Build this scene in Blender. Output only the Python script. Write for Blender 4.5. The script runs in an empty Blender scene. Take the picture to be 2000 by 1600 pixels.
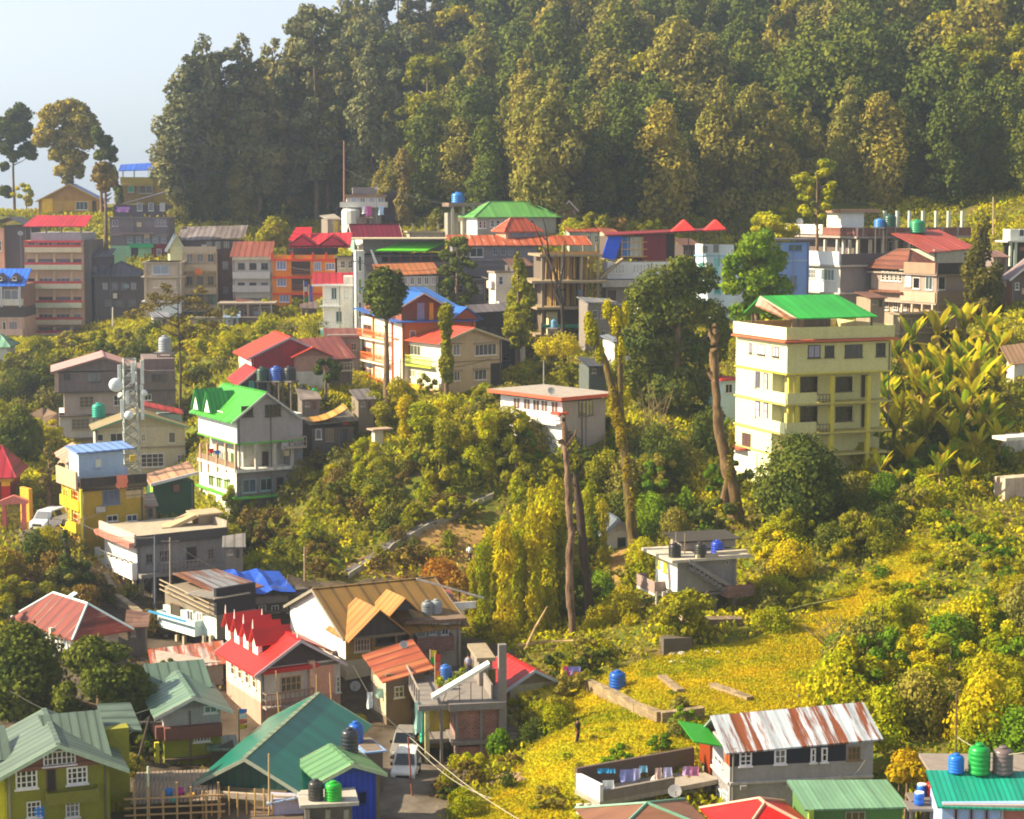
import bpy, math, random
import numpy as np
from mathutils import Vector, Matrix
R = math.radians
random.seed(7)
sc = bpy.context.scene
col = sc.collection
# ---------------------------------------------------------------- camera, sky, sun, exposure
F = 3600.0                      # focal length in photograph pixels (2000 wide)
TH = math.atan(400 / F)         # camera looks a little down
CZ = 60.0
cam = bpy.data.cameras.new('camera'); camo = bpy.data.objects.new('camera', cam); col.objects.link(camo)
camo.location = (0, 0, CZ); camo.rotation_euler = (math.pi / 2 - TH, 0, 0)
cam.lens = 36 * F / 2000; cam.sensor_width = 36; cam.clip_end = 20000; cam.clip_start = 1
sc.camera = camo
SUN_EL, SUN_AZ = R(34), R(3)    # from the left, a little from the camera's side
sdir = Vector((-math.cos(SUN_AZ) * math.cos(SUN_EL), -math.sin(SUN_AZ) * math.cos(SUN_EL), math.sin(SUN_EL)))
w = bpy.data.worlds.new('World'); sc.world = w; w.use_nodes = True
nt = w.node_tree; bg = nt.nodes['Background']
sky = nt.nodes.new('ShaderNodeTexSky'); sky.sky_type = 'NISHITA'; sky.sun_disc = False
sky.sun_elevation = SUN_EL; sky.sun_rotation = math.atan2(sdir.x, sdir.y)
sky.air_density = 1.0; sky.dust_density = 2.5; sky.ozone_density = 3.0; sky.altitude = 1500
hs = nt.nodes.new('ShaderNodeHueSaturation'); hs.inputs['Saturation'].default_value = .38; nt.links.new(sky.outputs[0], hs.inputs['Color']); nt.links.new(hs.outputs[0], bg.inputs[0]); bg.inputs[1].default_value = 0.085
sl = bpy.data.lights.new('sun', 'SUN'); so = bpy.data.objects.new('sun', sl); col.objects.link(so)
sl.energy = 5.0; sl.angle = R(0.6); sl.color = (1.0, 0.86, 0.6)
so.rotation_euler = sdir.to_track_quat('Z', 'Y').to_euler()
sc.view_settings.view_transform = 'Standard'; sc.view_settings.look = 'None'
sc.view_settings.exposure = 1.32; sc.view_settings.gamma = 1
sc.cycles.max_bounces = 5; sc.cycles.diffuse_bounces = 2; sc.cycles.glossy_bounces = 2
sc.cycles.transmission_bounces = 3; sc.cycles.volume_bounces = 1; sc.cycles.transparent_max_bounces = 4
sc.cycles.filter_width = 1.9
# ---------------------------------------------------------------- projection helpers
FW = Vector((0, math.cos(TH), -math.sin(TH))); UP = Vector((0, math.sin(TH), math.cos(TH))); CAM = Vector((0, 0, CZ))
def ray(px, py): return FW + Vector((1, 0, 0)) * ((px - 1000) / F) + UP * ((800 - py) / F)
def P(px, py, s): return CAM + ray(px, py) * (F / s)
def proj(p):
    q = Vector(p) - CAM; d = q.dot(FW)
    return 1000 + q.x / d * F, 800 - q.dot(UP) / d * F, F / d
# ---------------------------------------------------------------- materials
def hx(c):
    if not isinstance(c, str): return tuple(c)
    c = c.lstrip('#'); c = c if len(c) == 6 else ''.join(q + q for q in c); v = [int(c[i:i+2], 16) / 255 for i in (0, 2, 4)]
    return tuple(x / 12.92 if x < .04045 else ((x + .055) / 1.055) ** 2.4 for x in v)
MATS = {}
def newmat(key):
    m = bpy.data.materials.new(key); m.use_nodes = True
    return m, m.node_tree.nodes, m.node_tree.links, m.node_tree.nodes['Principled BSDF']
def ramp(N, L, src, stops):
    r = N.new('ShaderNodeValToRGB'); e = r.color_ramp.elements
    while len(e) < len(stops): e.new(.5)
    for q, (p, c) in zip(e, stops): q.position = p; q.color = (*c, 1) if len(c) == 3 else c
    L.new(src, r.inputs[0]); return r
def noise(N, L, vec, scale, det=4, rough=.6):
    n = N.new('ShaderNodeTexNoise'); n.inputs['Scale'].default_value = scale; n.inputs['Detail'].default_value = det
    n.inputs['Roughness'].default_value = rough
    if vec is not None: L.new(vec, n.inputs['Vector'])
    return n
def coords(N, L, scale=(1, 1, 1), kind='Object', rot=(0, 0, 0)):
    t = N.new('ShaderNodeTexCoord'); m = N.new('ShaderNodeMapping'); m.inputs['Scale'].default_value = scale
    m.inputs['Rotation'].default_value = rot
    L.new(t.outputs[kind], m.inputs['Vector']); return m.outputs[0]
def mixc(N, L, fac, a, b, mode='MIX'):
    m = N.new('ShaderNodeMix'); m.data_type = 'RGBA'; m.blend_type = mode
    for s, v in ((m.inputs[0], fac), (m.inputs[6], a), (m.inputs[7], b)):
        if hasattr(v, 'links'): L.new(v, s)
        elif isinstance(v, (int, float)): s.default_value = v
        else: s.default_value = (*v, 1)
    return m.outputs[2]
def wall(c, dirt=.45, rough=.9, stain='#5c5046'):
    """plaster / painted wall with streaky weathering"""
    key = ('wall', c, dirt, stain)
    if key in MATS: return MATS[key]
    m, N, L, p = newmat('plaster'); c = hx(c); d = tuple(x * (1 - .55) + y * .55 for x, y in zip(c, hx(stain)))
    a = noise(N, L, coords(N, L, (1.1, 1.1, .28)), 1.3, 6, .7)
    b = noise(N, L, coords(N, L, (1, 1, 1)), 4.0, 4, .65)
    r = ramp(N, L, a.outputs[0], [(.4, (0, 0, 0)), (.68, (min(.9, dirt * 1.25),) * 3)])
    k = mixc(N, L, r.outputs[0], c, d)
    r2 = ramp(N, L, b.outputs[0], [(.3, (.86,) * 3), (.7, (1.06,) * 3)])
    k = mixc(N, L, 1.0, k, r2.outputs[0], 'MULTIPLY')
    L.new(k, p.inputs['Base Color']); p.inputs['Roughness'].default_value = rough
    MATS[key] = m; return m
def tin(c, rust=.0, axis='x', pitch=.9, rustc='#74401f', c2=None, gloss=.45, deep=.5):
    """sheet roofing: seams between the sheets, rust patches running down the slope"""
    key = ('tin', c, rust, axis, pitch, rustc, c2)
    if key in MATS: return MATS[key]
    m, N, L, p = newmat('sheet_roof'); c = hx(c)
    sc_ = (1, 0, 0) if axis == 'x' else (0, 1, 0)
    wv = N.new('ShaderNodeTexWave'); wv.wave_type = 'BANDS'; wv.bands_direction = 'X' if axis == 'x' else 'Y'
    wv.inputs['Scale'].default_value = .314 / pitch * 1.0 * 1.0; wv.inputs['Distortion'].default_value = 0
    L.new(coords(N, L), wv.inputs['Vector'])
    seam = ramp(N, L, wv.outputs[0], [(0, (1 - deep,) * 3), (.22, (1, 1, 1)), (.9, (1, 1, 1)), (1, (1.12,) * 3)])
    n1 = noise(N, L, coords(N, L, (1, .35, .35) if axis == 'x' else (.35, 1, .35)), .9, 5, .7)
    k = mixc(N, L, ramp(N, L, n1.outputs[0], [(.3, (0, 0, 0)), (.7, (1, 1, 1))]).outputs[0], tuple(x * .8 for x in c), tuple(min(1, x * 1.12) for x in c))
    if c2: 
        n3 = noise(N, L, coords(N, L, (.9, .12, .12) if axis == 'x' else (.12, .9, .12)), .8, 2)
        k = mixc(N, L, ramp(N, L, n3.outputs[0], [(.46, (0, 0, 0)), (.54, (1, 1, 1))]).outputs[0], k, hx(c2))
    if rust > 0:
        n2 = noise(N, L, coords(N, L, (2.6, .16, .16) if axis == 'x' else (.16, 2.6, .16)), .7, 7, .72)
        t = .74 - rust * .42
        k = mixc(N, L, ramp(N, L, n2.outputs[0], [(t, (0, 0, 0)), (t + .07, (1, 1, 1))]).outputs[0], k, hx(rustc))
    sh = noise(N, L, coords(N, L, (.7 / pitch, .015, .015) if axis == 'x' else (.015, .7 / pitch, .015)), 1.0, 1)
    k = mixc(N, L, 1.0, k, ramp(N, L, sh.outputs[0], [(.32, (.8,) * 3), (.5, (1, 1, 1)), (.68, (1.14,) * 3)]).outputs[0], 'MULTIPLY')
    dn = noise(N, L, coords(N, L, (1, .4, .4) if axis == 'x' else (.4, 1, .4)), 1.6, 7, .75)
    k = mixc(N, L, ramp(N, L, dn.outputs[0], [(.56, (0, 0, 0)), (.74, (.5,) * 3)]).outputs[0], k, tuple(x * .45 + y * .3 for x, y in zip(c, hx('#7a6a5a'))))
    k = mixc(N, L, 1.0, k, seam.outputs[0], 'MULTIPLY')
    L.new(k, p.inputs['Base Color']); p.inputs['Roughness'].default_value = gloss
    MATS[key] = m; return m
def plain(c, rough=.6, metal=0, name='paint', var=.12):
    key = ('plain', c, rough, metal)
    if key in MATS: return MATS[key]
    m, N, L, p = newmat(name); c = hx(c)
    n = noise(N, L, coords(N, L), 3.0, 4)
    k = mixc(N, L, ramp(N, L, n.outputs[0], [(.3, (0, 0, 0)), (.7, (1, 1, 1))]).outputs[0], tuple(x * (1 - var) for x in c), tuple(min(1, x * (1 + var)) for x in c))
    L.new(k, p.inputs['Base Color']); p.inputs['Roughness'].default_value = rough; p.inputs['Metallic'].default_value = metal
    MATS[key] = m; return m
def brick(c='#8a5a4a', mortar='#8f8880', sz=1.0):
    key = ('brick', c, sz)
    if key in MATS: return MATS[key]
    m, N, L, p = newmat('brickwork')
    b = N.new('ShaderNodeTexBrick'); b.inputs['Color1'].default_value = (*hx(c), 1)
    b.inputs['Color2'].default_value = (*(x * .65 for x in hx(c)), 1); b.inputs['Mortar'].default_value = (*hx(mortar), 1)
    b.inputs['Scale'].default_value = 1.6 / sz; b.inputs['Mortar Size'].default_value = .02
    L.new(coords(N, L, (1, 1, 1), rot=(R(90), 0, 0)), b.inputs['Vector'])
    n = noise(N, L, coords(N, L), 1.2, 5)
    k = mixc(N, L, 1.0, b.outputs[0], ramp(N, L, n.outputs[0], [(.3, (.65,) * 3), (.7, (1.15,) * 3)]).outputs[0], 'MULTIPLY')
    L.new(k, p.inputs['Base Color']); p.inputs['Roughness'].default_value = .95
    MATS[key] = m; return m
def glass(c='#1c232b'):
    key = ('glass', c)
    if key in MATS: return MATS[key]
    m, N, L, p = newmat('window_glass')
    o = N.new('ShaderNodeObjectInfo')
    L.new(ramp(N, L, o.outputs['Random'], [(.0, tuple(x * .5 for x in hx(c))), (.6, hx(c)), (.8, tuple(min(1, x * 1.8 + .03) for x in hx(c))), (1, hx('#77787c'))]).outputs[0], p.inputs['Base Color'])
    p.inputs['Roughness'].default_value = .12; p.inputs['Specular IOR Level'].default_value = .8
    MATS[key] = m; return m
def leaf(c1, c2, trans=.25, c3=None, key=None, nsc=.5):
    key = ('leaf', c1, c2, trans, c3, nsc)
    if key in MATS: return MATS[key]
    m = bpy.data.materials.new('foliage'); m.use_nodes = True; N = m.node_tree.nodes; L = m.node_tree.links
    for n in list(N): N.remove(n)
    out = N.new('ShaderNodeOutputMaterial'); c1 = hx(c1); c2 = hx(c2)
    n = noise(N, L, coords(N, L), nsc, 5, .75)
    f = ramp(N, L, n.outputs[0], [(.35, (0, 0, 0)), (.65, (1, 1, 1))])
    k = mixc(N, L, f.outputs[0], c1, c2)
    oi = N.new('ShaderNodeObjectInfo')
    if c3:
        n2 = noise(N, L, coords(N, L, (1, 1, 1)), nsc * 4, 3)
        k = mixc(N, L, ramp(N, L, n2.outputs[0], [(.56, (0, 0, 0)), (.68, (.8,) * 3)]).outputs[0], k, hx(c3))
    k = mixc(N, L, 1.0, k, ramp(N, L, oi.outputs['Random'], [(0, (.7, .74, .8)), (.5, (1, 1, 1)), (1, (1.28, 1.14, .9))]).outputs[0], 'MULTIPLY')
    d = N.new('ShaderNodeBsdfDiffuse'); t = N.new('ShaderNodeBsdfTranslucent'); mx = N.new('ShaderNodeMixShader')
    L.new(k, d.inputs[0]); L.new(k, t.inputs[0]); mx.inputs[0].default_value = trans
    L.new(d.outputs[0], mx.inputs[1]); L.new(t.outputs[0], mx.inputs[2]); L.new(mx.outputs[0], out.inputs[0])
    MATS[key] = m; return m
def bark(c='#5a4636', c2='#8a7258'):
    key = ('bark', c, c2)
    if key in MATS: return MATS[key]
    m, N, L, p = newmat('bark')
    n = noise(N, L, coords(N, L, (1, 1, .25)), 3.0, 6, .7)
    L.new(ramp(N, L, n.outputs[0], [(.35, hx(c)), (.65, hx(c2))]).outputs[0], p.inputs['Base Color']); p.inputs['Roughness'].default_value = 1
    MATS[key] = m; return m
# ---------------------------------------------------------------- mesh builder
class M:
    def __init__(s): s.v = []; s.f = []; s.smooth = False
    def add(s, vs, fs):
        n = len(s.v); s.v += [tuple(v) for v in vs]; s.f += [tuple(i + n for i in f) for f in fs]; return s
    def box(s, x0, x1, y0, y1, z0, z1):
        if x0 > x1: x0, x1 = x1, x0
        if y0 > y1: y0, y1 = y1, y0
        if z0 > z1: z0, z1 = z1, z0
        return s.add([(x0,y0,z0),(x1,y0,z0),(x1,y1,z0),(x0,y1,z0),(x0,y0,z1),(x1,y0,z1),(x1,y1,z1),(x0,y1,z1)],
            [(0,3,2,1),(4,5,6,7),(0,1,5,4),(1,2,6,5),(2,3,7,6),(3,0,4,7)])
    def poly(s, top, th):
        """thin slab: polygon of 3-D points extruded straight down by th"""
        n = len(top); vs = list(top) + [(p[0], p[1], p[2] - th) for p in top]
        fs = [tuple(range(n)), tuple(range(2*n-1, n-1, -1))] + [(i, i + n, (i+1) % n + n, (i+1) % n) for i in range(n)]
        return s.add(vs, fs)
    def ext(s, pts, d):
        """polygon extruded along vector d"""
        n = len(pts); d = Vector(d); vs = [tuple(p) for p in pts] + [tuple(Vector(p) + d) for p in pts]
        fs = [tuple(range(n)), tuple(range(2*n-1, n-1, -1))] + [(i, i + n, (i+1) % n + n, (i+1) % n) for i in range(n)]
        return s.add(vs, fs)
    def tube(s, pts, rs, n=6, cap=True):
        pts = [Vector(p) for p in pts]
        if not isinstance(rs, (list, tuple)): rs = [rs] * len(pts)
        rings = []
        for i, p in enumerate(pts):
            t = (pts[min(i+1, len(pts)-1)] - pts[max(i-1, 0)]).normalized()
            a = t.cross(Vector((0, 0, 1)));
            if a.length < .05: a = t.cross(Vector((1, 0, 0)))
            a.normalize(); b = t.cross(a)
            rings.append([p + (a * math.cos(2*math.pi*k/n) + b * math.sin(2*math.pi*k/n)) * rs[i] for k in range(n)])
        vs = [v for r in rings for v in r]; fs = []
        for i in range(len(pts)-1):
            for k in range(n):
                fs.append((i*n+k, i*n+(k+1) % n, (i+1)*n+(k+1) % n, (i+1)*n+k))
        if cap: fs += [tuple(range(n)), tuple(range((len(pts))*n-1, (len(pts)-1)*n-1, -1))]
        return s.add(vs, fs)
    def lathe(s, prof, n=14, c=(0, 0, 0)):
        vs = []; fs = []
        for (r, z) in prof:
            vs += [(c[0] + r*math.cos(2*math.pi*k/n), c[1] + r*math.sin(2*math.pi*k/n), c[2] + z) for k in range(n)]
        for i in range(len(prof)-1):
            for k in range(n): fs.append((i*n+k, i*n+(k+1) % n, (i+1)*n+(k+1) % n, (i+1)*n+k))
        fs += [tuple(range(n-1, -1, -1)), tuple(range((len(prof)-1)*n, len(prof)*n))]
        return s.add(vs, fs)
    def build(s, name, mat, parent=None, smooth=None):
        me = bpy.data.meshes.new(name); me.from_pydata(s.v, [], s.f)
        if mat: me.materials.append(mat)
        if smooth if smooth is not None else s.smooth:
            for p in me.polygons: p.use_smooth = True
        me.update()
        o = bpy.data.objects.new(name, me); col.objects.link(o)
        if parent: o.parent = parent
        return o
def tag(o, label=None, cat=None, group=None, kind=None):
    if label: o['label'] = label
    if cat: o['category'] = cat
    if group: o['group'] = group
    if kind: o['kind'] = kind
    return o
def empty(name, loc, rz=0, label=None, cat=None, group=None):
    o = bpy.data.objects.new(name, None); col.objects.link(o); o.location = loc; o.rotation_euler = (0, 0, rz); o.empty_display_size = .5
    return tag(o, label, cat, group)
def copy_tree(o, parent=None):
    c = o.copy(); col.objects.link(c); c.parent = parent
    for ch in KIDS.get(o.name, []): copy_tree(ch, c)
    return c
KIDS = {}
ALLB = []
def kids(o, *ch): KIDS[o.name] = list(ch); return o
CTRL = []        # ground control points (world) that buildings leave for the terrain
def ctrl(px, py, s): CTRL.append(tuple(P(px, py, s)))
# ---------------------------------------------------------------- building helper
WHITE = '#e9e4da'; CONC = '#8f8a84'; DARKC = '#5e5a58'
class B:
    """a building whose near vertical edge stands at (cx, yb); U runs along its right-hand face, V back along its left-hand face"""
    def __init__(s, name, label, cat, cx, yt, yb, sc_, a, xr, xl=None, dep=None, group=None, found=5, ground=True):
        ALLB.append(s); s.a = R(a); s.sc = sc_; s.O = P(cx, yb, sc_); s.cx = cx; s.yt = yt; s.yb = yb
        s.U = Vector((math.cos(s.a), math.sin(s.a), 0)); s.V = Vector((-math.sin(s.a), math.cos(s.a), 0))
        s.e = empty(name, s.O, s.a, label, cat, group); s.found = found
        s.H = s.pt('R', cx, yt)[1]; ym = (yt + yb) / 2
        s.W = s.pt('R', xr, ym)[0]
        s.D = s.pt('L', xl, ym)[0] if xl is not None else dep
        if not 0.5 < s.D < 20: s.D = 9 if not 0.5 < s.D < 40 else min(s.D, 16)
        if ground:
            for q in ((0, 0), (s.W, 0), (0, s.D)): CTRL.append(tuple(s.O + s.U * q[0] + s.V * q[1] + Vector((0, 0, .3))))
    def pt(s, face, px, py, o=0):
        n = s.V if face == 'R' else s.U; t = s.U if face == 'R' else s.V
        q = s.O - n * o if face != 'E' else s.O + n * (s.W + o); r = ray(px, py); k = (q - CAM).dot(n) / r.dot(n); h = CAM + r * k
        return (h - s.O).dot(t), h.z - s.O.z
    def z(s, py): return s.pt('R', s.cx, py)[1]
    def zz(s, v): return s.z(v) if v is not None else 0
    def zy(s, py, y=0, x=None):
        """height whose point y metres back from the right-hand face shows at photo row py"""
        q = s.O + s.V * y + s.U * (s.W / 2 if x is None else x); c, n = math.cos(TH), math.sin(TH); k = 800 - py
        return CZ + q.y * (k * c - F * n) / (F * c + k * n) - s.O.z
    def part(s, m, name, mat, parent=None, smooth=False): return m.build(name, mat, parent or s.e, smooth)
    def fb(s, m, face, t0, t1, z0, z1, o0, o1):
        if face == 'R': m.box(t0, t1, -o1, -o0, z0, z1)
        elif face == 'L': m.box(-o1, -o0, t0, t1, z0, z1)
        elif face == 'E': m.box(s.W + o0, s.W + o1, t0, t1, z0, z1)
        return m
    def st(s, mat, yt=None, yb=None, iR=0, iL=0, iE=0, name='wall', x0=None, x1=None):
        z1 = s.H if yt is None else s.z(yt); z0 = -s.found if yb is None else s.z(yb)
        m = M().box(x0 if x0 is not None else iL, x1 if x1 is not None else s.W - iE, iR, s.D, z0, z1); return s.part(m, name, mat)
    def slab(s, y, mat, over=.35, th=.22, name='floor_slab', oE=None, oB=None):
        z = s.z(y) if y is not None else s.H
        return s.part(M().box(-over, s.W + (oE if oE is not None else over), -over, s.D + (oB if oB is not None else over), z - th, z), name, mat)
    def band(s, face, y0, y1, mat, o=.08, name='ledge', x0=None, x1=None):
        m = M(); t0 = 0 if x0 is None else s.pt(face, x0, y0)[0]; t1 = (s.W if face == 'R' else s.D) if x1 is None else s.pt(face, x1, y0)[0]
        s.fb(m, face, min(t0, t1), max(t0, t1), s.z(y1), s.z(y0), .0, o); return s.part(m, name, mat)
    def rect(s, face, x0, y0, x1, y1, o=0):
        xm = (x0 + x1) / 2; ym = (y0 + y1) / 2
        a = s.pt(face, x0, ym, o)[0]; b = s.pt(face, x1, ym, o)[0]
        return min(a, b), max(a, b), s.pt(face, xm, y1, o)[1], s.pt(face, xm, y0, o)[1]
    def w(s, face, x0, y0, x1, y1, fr='#dcd8d0', gl='#1c232b', c=2, r=2, o=0, name='window', sill=True, shade=None, fw=.07):
        t0, t1, z0, z1 = s.rect(face, x0, y0, x1, y1, o); fm = plain(fr)
        m = M(); d = (o - .02, o + .07)
        for q in (t0, t1 - fw): s.fb(m, face, q, q + fw, z0, z1, *d)
        for q in (z0, z1 - fw): s.fb(m, face, t0 + fw, t1 - fw, q, q + fw, *d)
        for i in range(1, c):
            q = t0 + (t1 - t0) * i / c; s.fb(m, face, q - fw*.4, q + fw*.4, z0 + fw, z1 - fw, o - .02, o + .06)
        for i in range(1, r):
            q = z0 + (z1 - z0) * i / r; s.fb(m, face, t0 + fw, t1 - fw, q - fw*.3, q + fw*.3, o - .02, o + .05)
        wo = s.part(m, name, fm)
        s.part(s.fb(M(), face, t0 + fw, t1 - fw, z0 + fw, z1 - fw, o, o + .035), 'pane' if name == 'window' else 'panel', glass(gl) if name == 'window' else plain(gl), wo)
        if sill: s.part(s.fb(M(), face, t0 - .08, t1 + .08, z0 - .09, z0 - .002, o + .0, o + .14), 'sill', fm, wo)
        if shade: s.part(s.fb(M(), face, t0 - .2, t1 + .2, z1 + .08, z1 + .17, o + .0, o + .45), 'sunshade', plain(shade), wo)
        return wo
    def ws(s, face, x0, x1, y0, y1, n, k=.6, dy=0, **kw):
        p = (x1 - x0) / n
        for i in range(n):
            c = x0 + p * (i + .5); s.w(face, c - p*k/2, y0 + dy*(i+.5)/n, c + p*k/2, y1 + dy*(i+.5)/n, **kw)
    def door(s, face, x0, y0, x1, y1, fr='#6a4a34', pc='#3c2c24', **kw): return s.w(face, x0, y0, x1, y1, fr, pc, 1, 1, name='door', sill=False, **kw)
    def bal(s, face, x0, x1, y, out, h, mat, rail='solid', smat=None, th=.18, o=0, railmat=None, wrap=True):
        a, b, zz, _ = s.rect(face, x0, y, x1, y, o); z = s.z(y) if face == 'R' and False else zz
        b0 = s.part(s.fb(M(), face, a, b, z - th, z, o + .003, o + out), 'balcony', smat or mat)
        m = M(); e = .1
        if rail == 'solid':
            s.fb(m, face, a, b, z + .002, z + h, o + out - e, o + out)
            if wrap:
                s.fb(m, face, a, a + e, z + .002, z + h - .003, o + .003, o + out - e); s.fb(m, face, b - e, b, z + .002, z + h - .003, o + .003, o + out - e)
        else:
            s.fb(m, face, a, b, z + h - .08, z + h, o + out - .08, o + out); s.fb(m, face, a, b, z + h*.45, z + h*.45 + .05, o + out - .07, o + out - .02)
            n = max(3, int((b - a) / .35))
            for i in range(n + 1):
                q = a + (b - a - .06) * i / n; s.fb(m, face, q, q + .06, z + .002, z + h - .082, o + out - .07, o + out - .01)
            if wrap:
                for q in (a, b - .06):
                    s.fb(m, face, q, q + .06, z + h - .08, z + h - .002, o + .003, o + out - .085); s.fb(m, face, q, q + .06, z + h*.45, z + h*.45 + .04, o + .003, o + out - .085)
        s.part(m, 'parapet' if rail == 'solid' else 'railing', railmat or mat, b0); return b0
    def cols(s, face, xs, y0, y1, mat, o=.3, r=.14):
        for x in xs:
            t, z1 = s.pt(face, x, y0, o); z0 = s.pt(face, x, y1, o)[1] if y1 is not None else -s.found
            s.part(s.fb(M(), face, t - r, t + r, z0, z1, o - r, o + r), 'column', mat)
    def parapet(s, y, h, mat, over=.0, th=.15, name='parapet', sides='RLEB'):
        z = s.z(y) if y is not None else s.H; m = M(); W, D, q = s.W, s.D, over
        if 'R' in sides: m.box(-q, W + q, -q, -q + th, z, z + h)
        if 'L' in sides: m.box(-q, -q + th, -q + th, D + q, z, z + h)
        if 'E' in sides: m.box(W + q - th, W + q, -q + th, D + q, z, z + h)
        if 'B' in sides: m.box(-q + th, W + q - th, D + q - th, D + q, z, z + h)
        return s.part(m, name, mat)
    def gable(s, axis, mat, rise, y=None, oe=.5, og=.5, trim='#d8d4cc', wallm=None, x0=0, x1=None, y0=0, y1=None, th=.12, skew=0, z=None, ridge=None):
        """pitched roof; ridge along 'u' (eaves on the right face) or 'v' (gable on the right face)"""
        x1 = s.W if x1 is None else x1; y1 = s.D if y1 is None else y1
        z = z if z is not None else (s.z(y) if y is not None else s.H); tm = plain(trim)
        m = M()
        if axis == 'v':
            c = (x0 + x1) / 2 + skew; sl = rise / ((x1 - x0) / 2)
            A, Bq = y0 - og, y1 + og
            for (e, sg) in ((x0 - oe, -1), (x1 + oe, 1)):
                ze = z - oe * rise / abs((x0 if sg < 0 else x1) - c)
                m.ext([(e, A, ze), (c, A, z + rise), (c, A, z + rise + th), (e, A, ze + th)], (0, Bq - A, 0))
            ro = s.part(m, 'roof', mat)
            if wallm: s.part(M().ext([(x0, y0 + .01, z), (x1, y0 + .01, z), (c, y0 + .01, z + rise)], (0, y1 - y0 - .02, 0)), 'gable_wall', wallm)
            for yy in (A - .05, Bq):
                t = M(); za, zb = (z - oe * rise / abs(q - c) for q in (x0, x1)); h = th + .13
                t.ext([(x0 - oe, yy, za - .1), (c, yy, z + rise - .1), (x1 + oe, yy, zb - .1), (x1 + oe, yy, zb - .1 + h), (c, yy, z + rise - .1 + h), (x0 - oe, yy, za - .1 + h)], (0, .05, 0))
                s.part(t, 'bargeboard', tm, ro)
            s.part(M().box(c - .14, c + .14, A, Bq, z + rise + th - .03, z + rise + th + .05), 'ridge_cap', ridge or mat, ro)
        else:
            c = (y0 + y1) / 2 + skew
            A, Bq = x0 - og, x1 + og
            for (e, sg) in ((y0 - oe, -1), (y1 + oe, 1)):
                ze = z - oe * rise / abs((y0 if sg < 0 else y1) - c)
                m.ext([(A, e, ze), (A, c, z + rise), (A, c, z + rise + th), (A, e, ze + th)], (Bq - A, 0, 0))
            ro = s.part(m, 'roof', mat)
            if wallm: s.part(M().ext([(x0 + .01, y0, z), (x0 + .01, y1, z), (x0 + .01, c, z + rise)], (x1 - x0 - .02, 0, 0)), 'gable_wall', wallm)
            for xx in (A - .05, Bq):
                t = M(); za, zb = (z - oe * rise / abs(q - c) for q in (y0, y1)); h = th + .13
                t.ext([(xx, y0 - oe, za - .1), (xx, c, z + rise - .1), (xx, y1 + oe, zb - .1), (xx, y1 + oe, zb - .1 + h), (xx, c, z + rise - .1 + h), (xx, y0 - oe, za - .1 + h)], (.05, 0, 0))
                s.part(t, 'bargeboard', tm, ro)
            s.part(M().box(A, Bq, c - .14, c + .14, z + rise + th - .03, z + rise + th + .05), 'ridge_cap', ridge or mat, ro)
        return ro
    def hip(s, mat, rise, y=None, over=.6, axis='u', inset=None, x0=0, x1=None, y0=0, y1=None, ridge=None, z=None, th=.1):
        x1 = s.W if x1 is None else x1; y1 = s.D if y1 is None else y1
        z = z if z is not None else (s.z(y) if y is not None else s.H); x0 -= over; x1 += over; y0 -= over; y1 += over
        if axis == 'u':
            i = inset if inset is not None else (y1 - y0) / 2; c = (y0 + y1) / 2; i = min(i, (x1 - x0) / 2 - .02)
            r0, r1 = (x0 + i, c, z + rise), (x1 - i, c, z + rise)
        else:
            i = inset if inset is not None else (x1 - x0) / 2; c = (x0 + x1) / 2; i = min(i, (y1 - y0) / 2 - .02)
            r0, r1 = (c, y0 + i, z + rise), (c, y1 - i, z + rise)
        b = [(x0, y0, z), (x1, y0, z), (x1, y1, z), (x0, y1, z)]
        m = M()
        fs = [(0,1,5,4),(1,2,5),(2,3,4,5),(3,0,4)] if axis == 'u' else [(0,1,4),(1,2,5,4),(2,3,5),(3,0,4,5)]
        m.add(b + [r0, r1] + [(p[0], p[1], z - th) for p in b], fs + [(9,8,7,6),(0,6,7,1),(1,7,8,2),(2,8,9,3),(3,9,6,0)])
        ro = s.part(m, 'roof', mat)
        t = M()
        for p, q in (((b[0], r0), (b[1], r1), (b[2], r1), (b[3], r0), (r0, r1)) if axis == 'u' else ((b[0], r0), (b[1], r0), (b[2], r1), (b[3], r1), (r0, r1))):
            t.tube([Vector(p) + Vector((0, 0, .02)), Vector(q) + Vector((0, 0, .02))], .09, 5)
        s.part(t, 'ridge_cap', ridge or mat, ro)
        return ro
    def shed(s, mat, z00, z10, z01, z11, over=.4, th=.1, x0=0, x1=None, y0=0, y1=None, name='roof', oR=None, oL=None, oE=None, raw=False):
        """lean-to roof; heights of its four corners above the base: front-left, front-right, back-left, back-right"""
        x1 = s.W if x1 is None else x1; y1 = s.D if y1 is None else y1
        oR = over if oR is None else oR; oL = over if oL is None else oL; oE = over if oE is None else oE
        if not raw:
            k = (y1 - y0) * (400 + F * (CZ - s.O.z - z01) / s.O.y - 400) / F; z01 -= k; z11 -= k
        def h(x, y):
            u = (x - x0) / (x1 - x0); v = (y - y0) / (y1 - y0)
            return z00*(1-u)*(1-v) + z10*u*(1-v) + z01*(1-u)*v + z11*u*v
        c = [(x0 - oL, y0 - oR), (x1 + oE, y0 - oR), (x1 + oE, y1 + over), (x0 - oL, y1 + over)]
        return s.part(M().poly([(x, y, h(x, y)) for x, y in c], th), name, mat)
    def world(s, x, y, z): return s.O + s.U * x + s.V * y + Vector((0, 0, z))
    def on(s, px, z):
        """point on the roof plane z under photo column px, half-way back"""
        y = s.D * .5; q = s.O + s.V * y; r = ray(px, 800); n = s.V; k = (q - CAM).dot(n) / r.dot(n); h = CAM + r * k
        return s.world((h - s.O).dot(s.U), y, z)
# ---------------------------------------------------------------- near buildings (bottom of the photograph)
def pz(b, px, py, face='R', o=0): return b.pt(face, px, py, o)[1]
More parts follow.
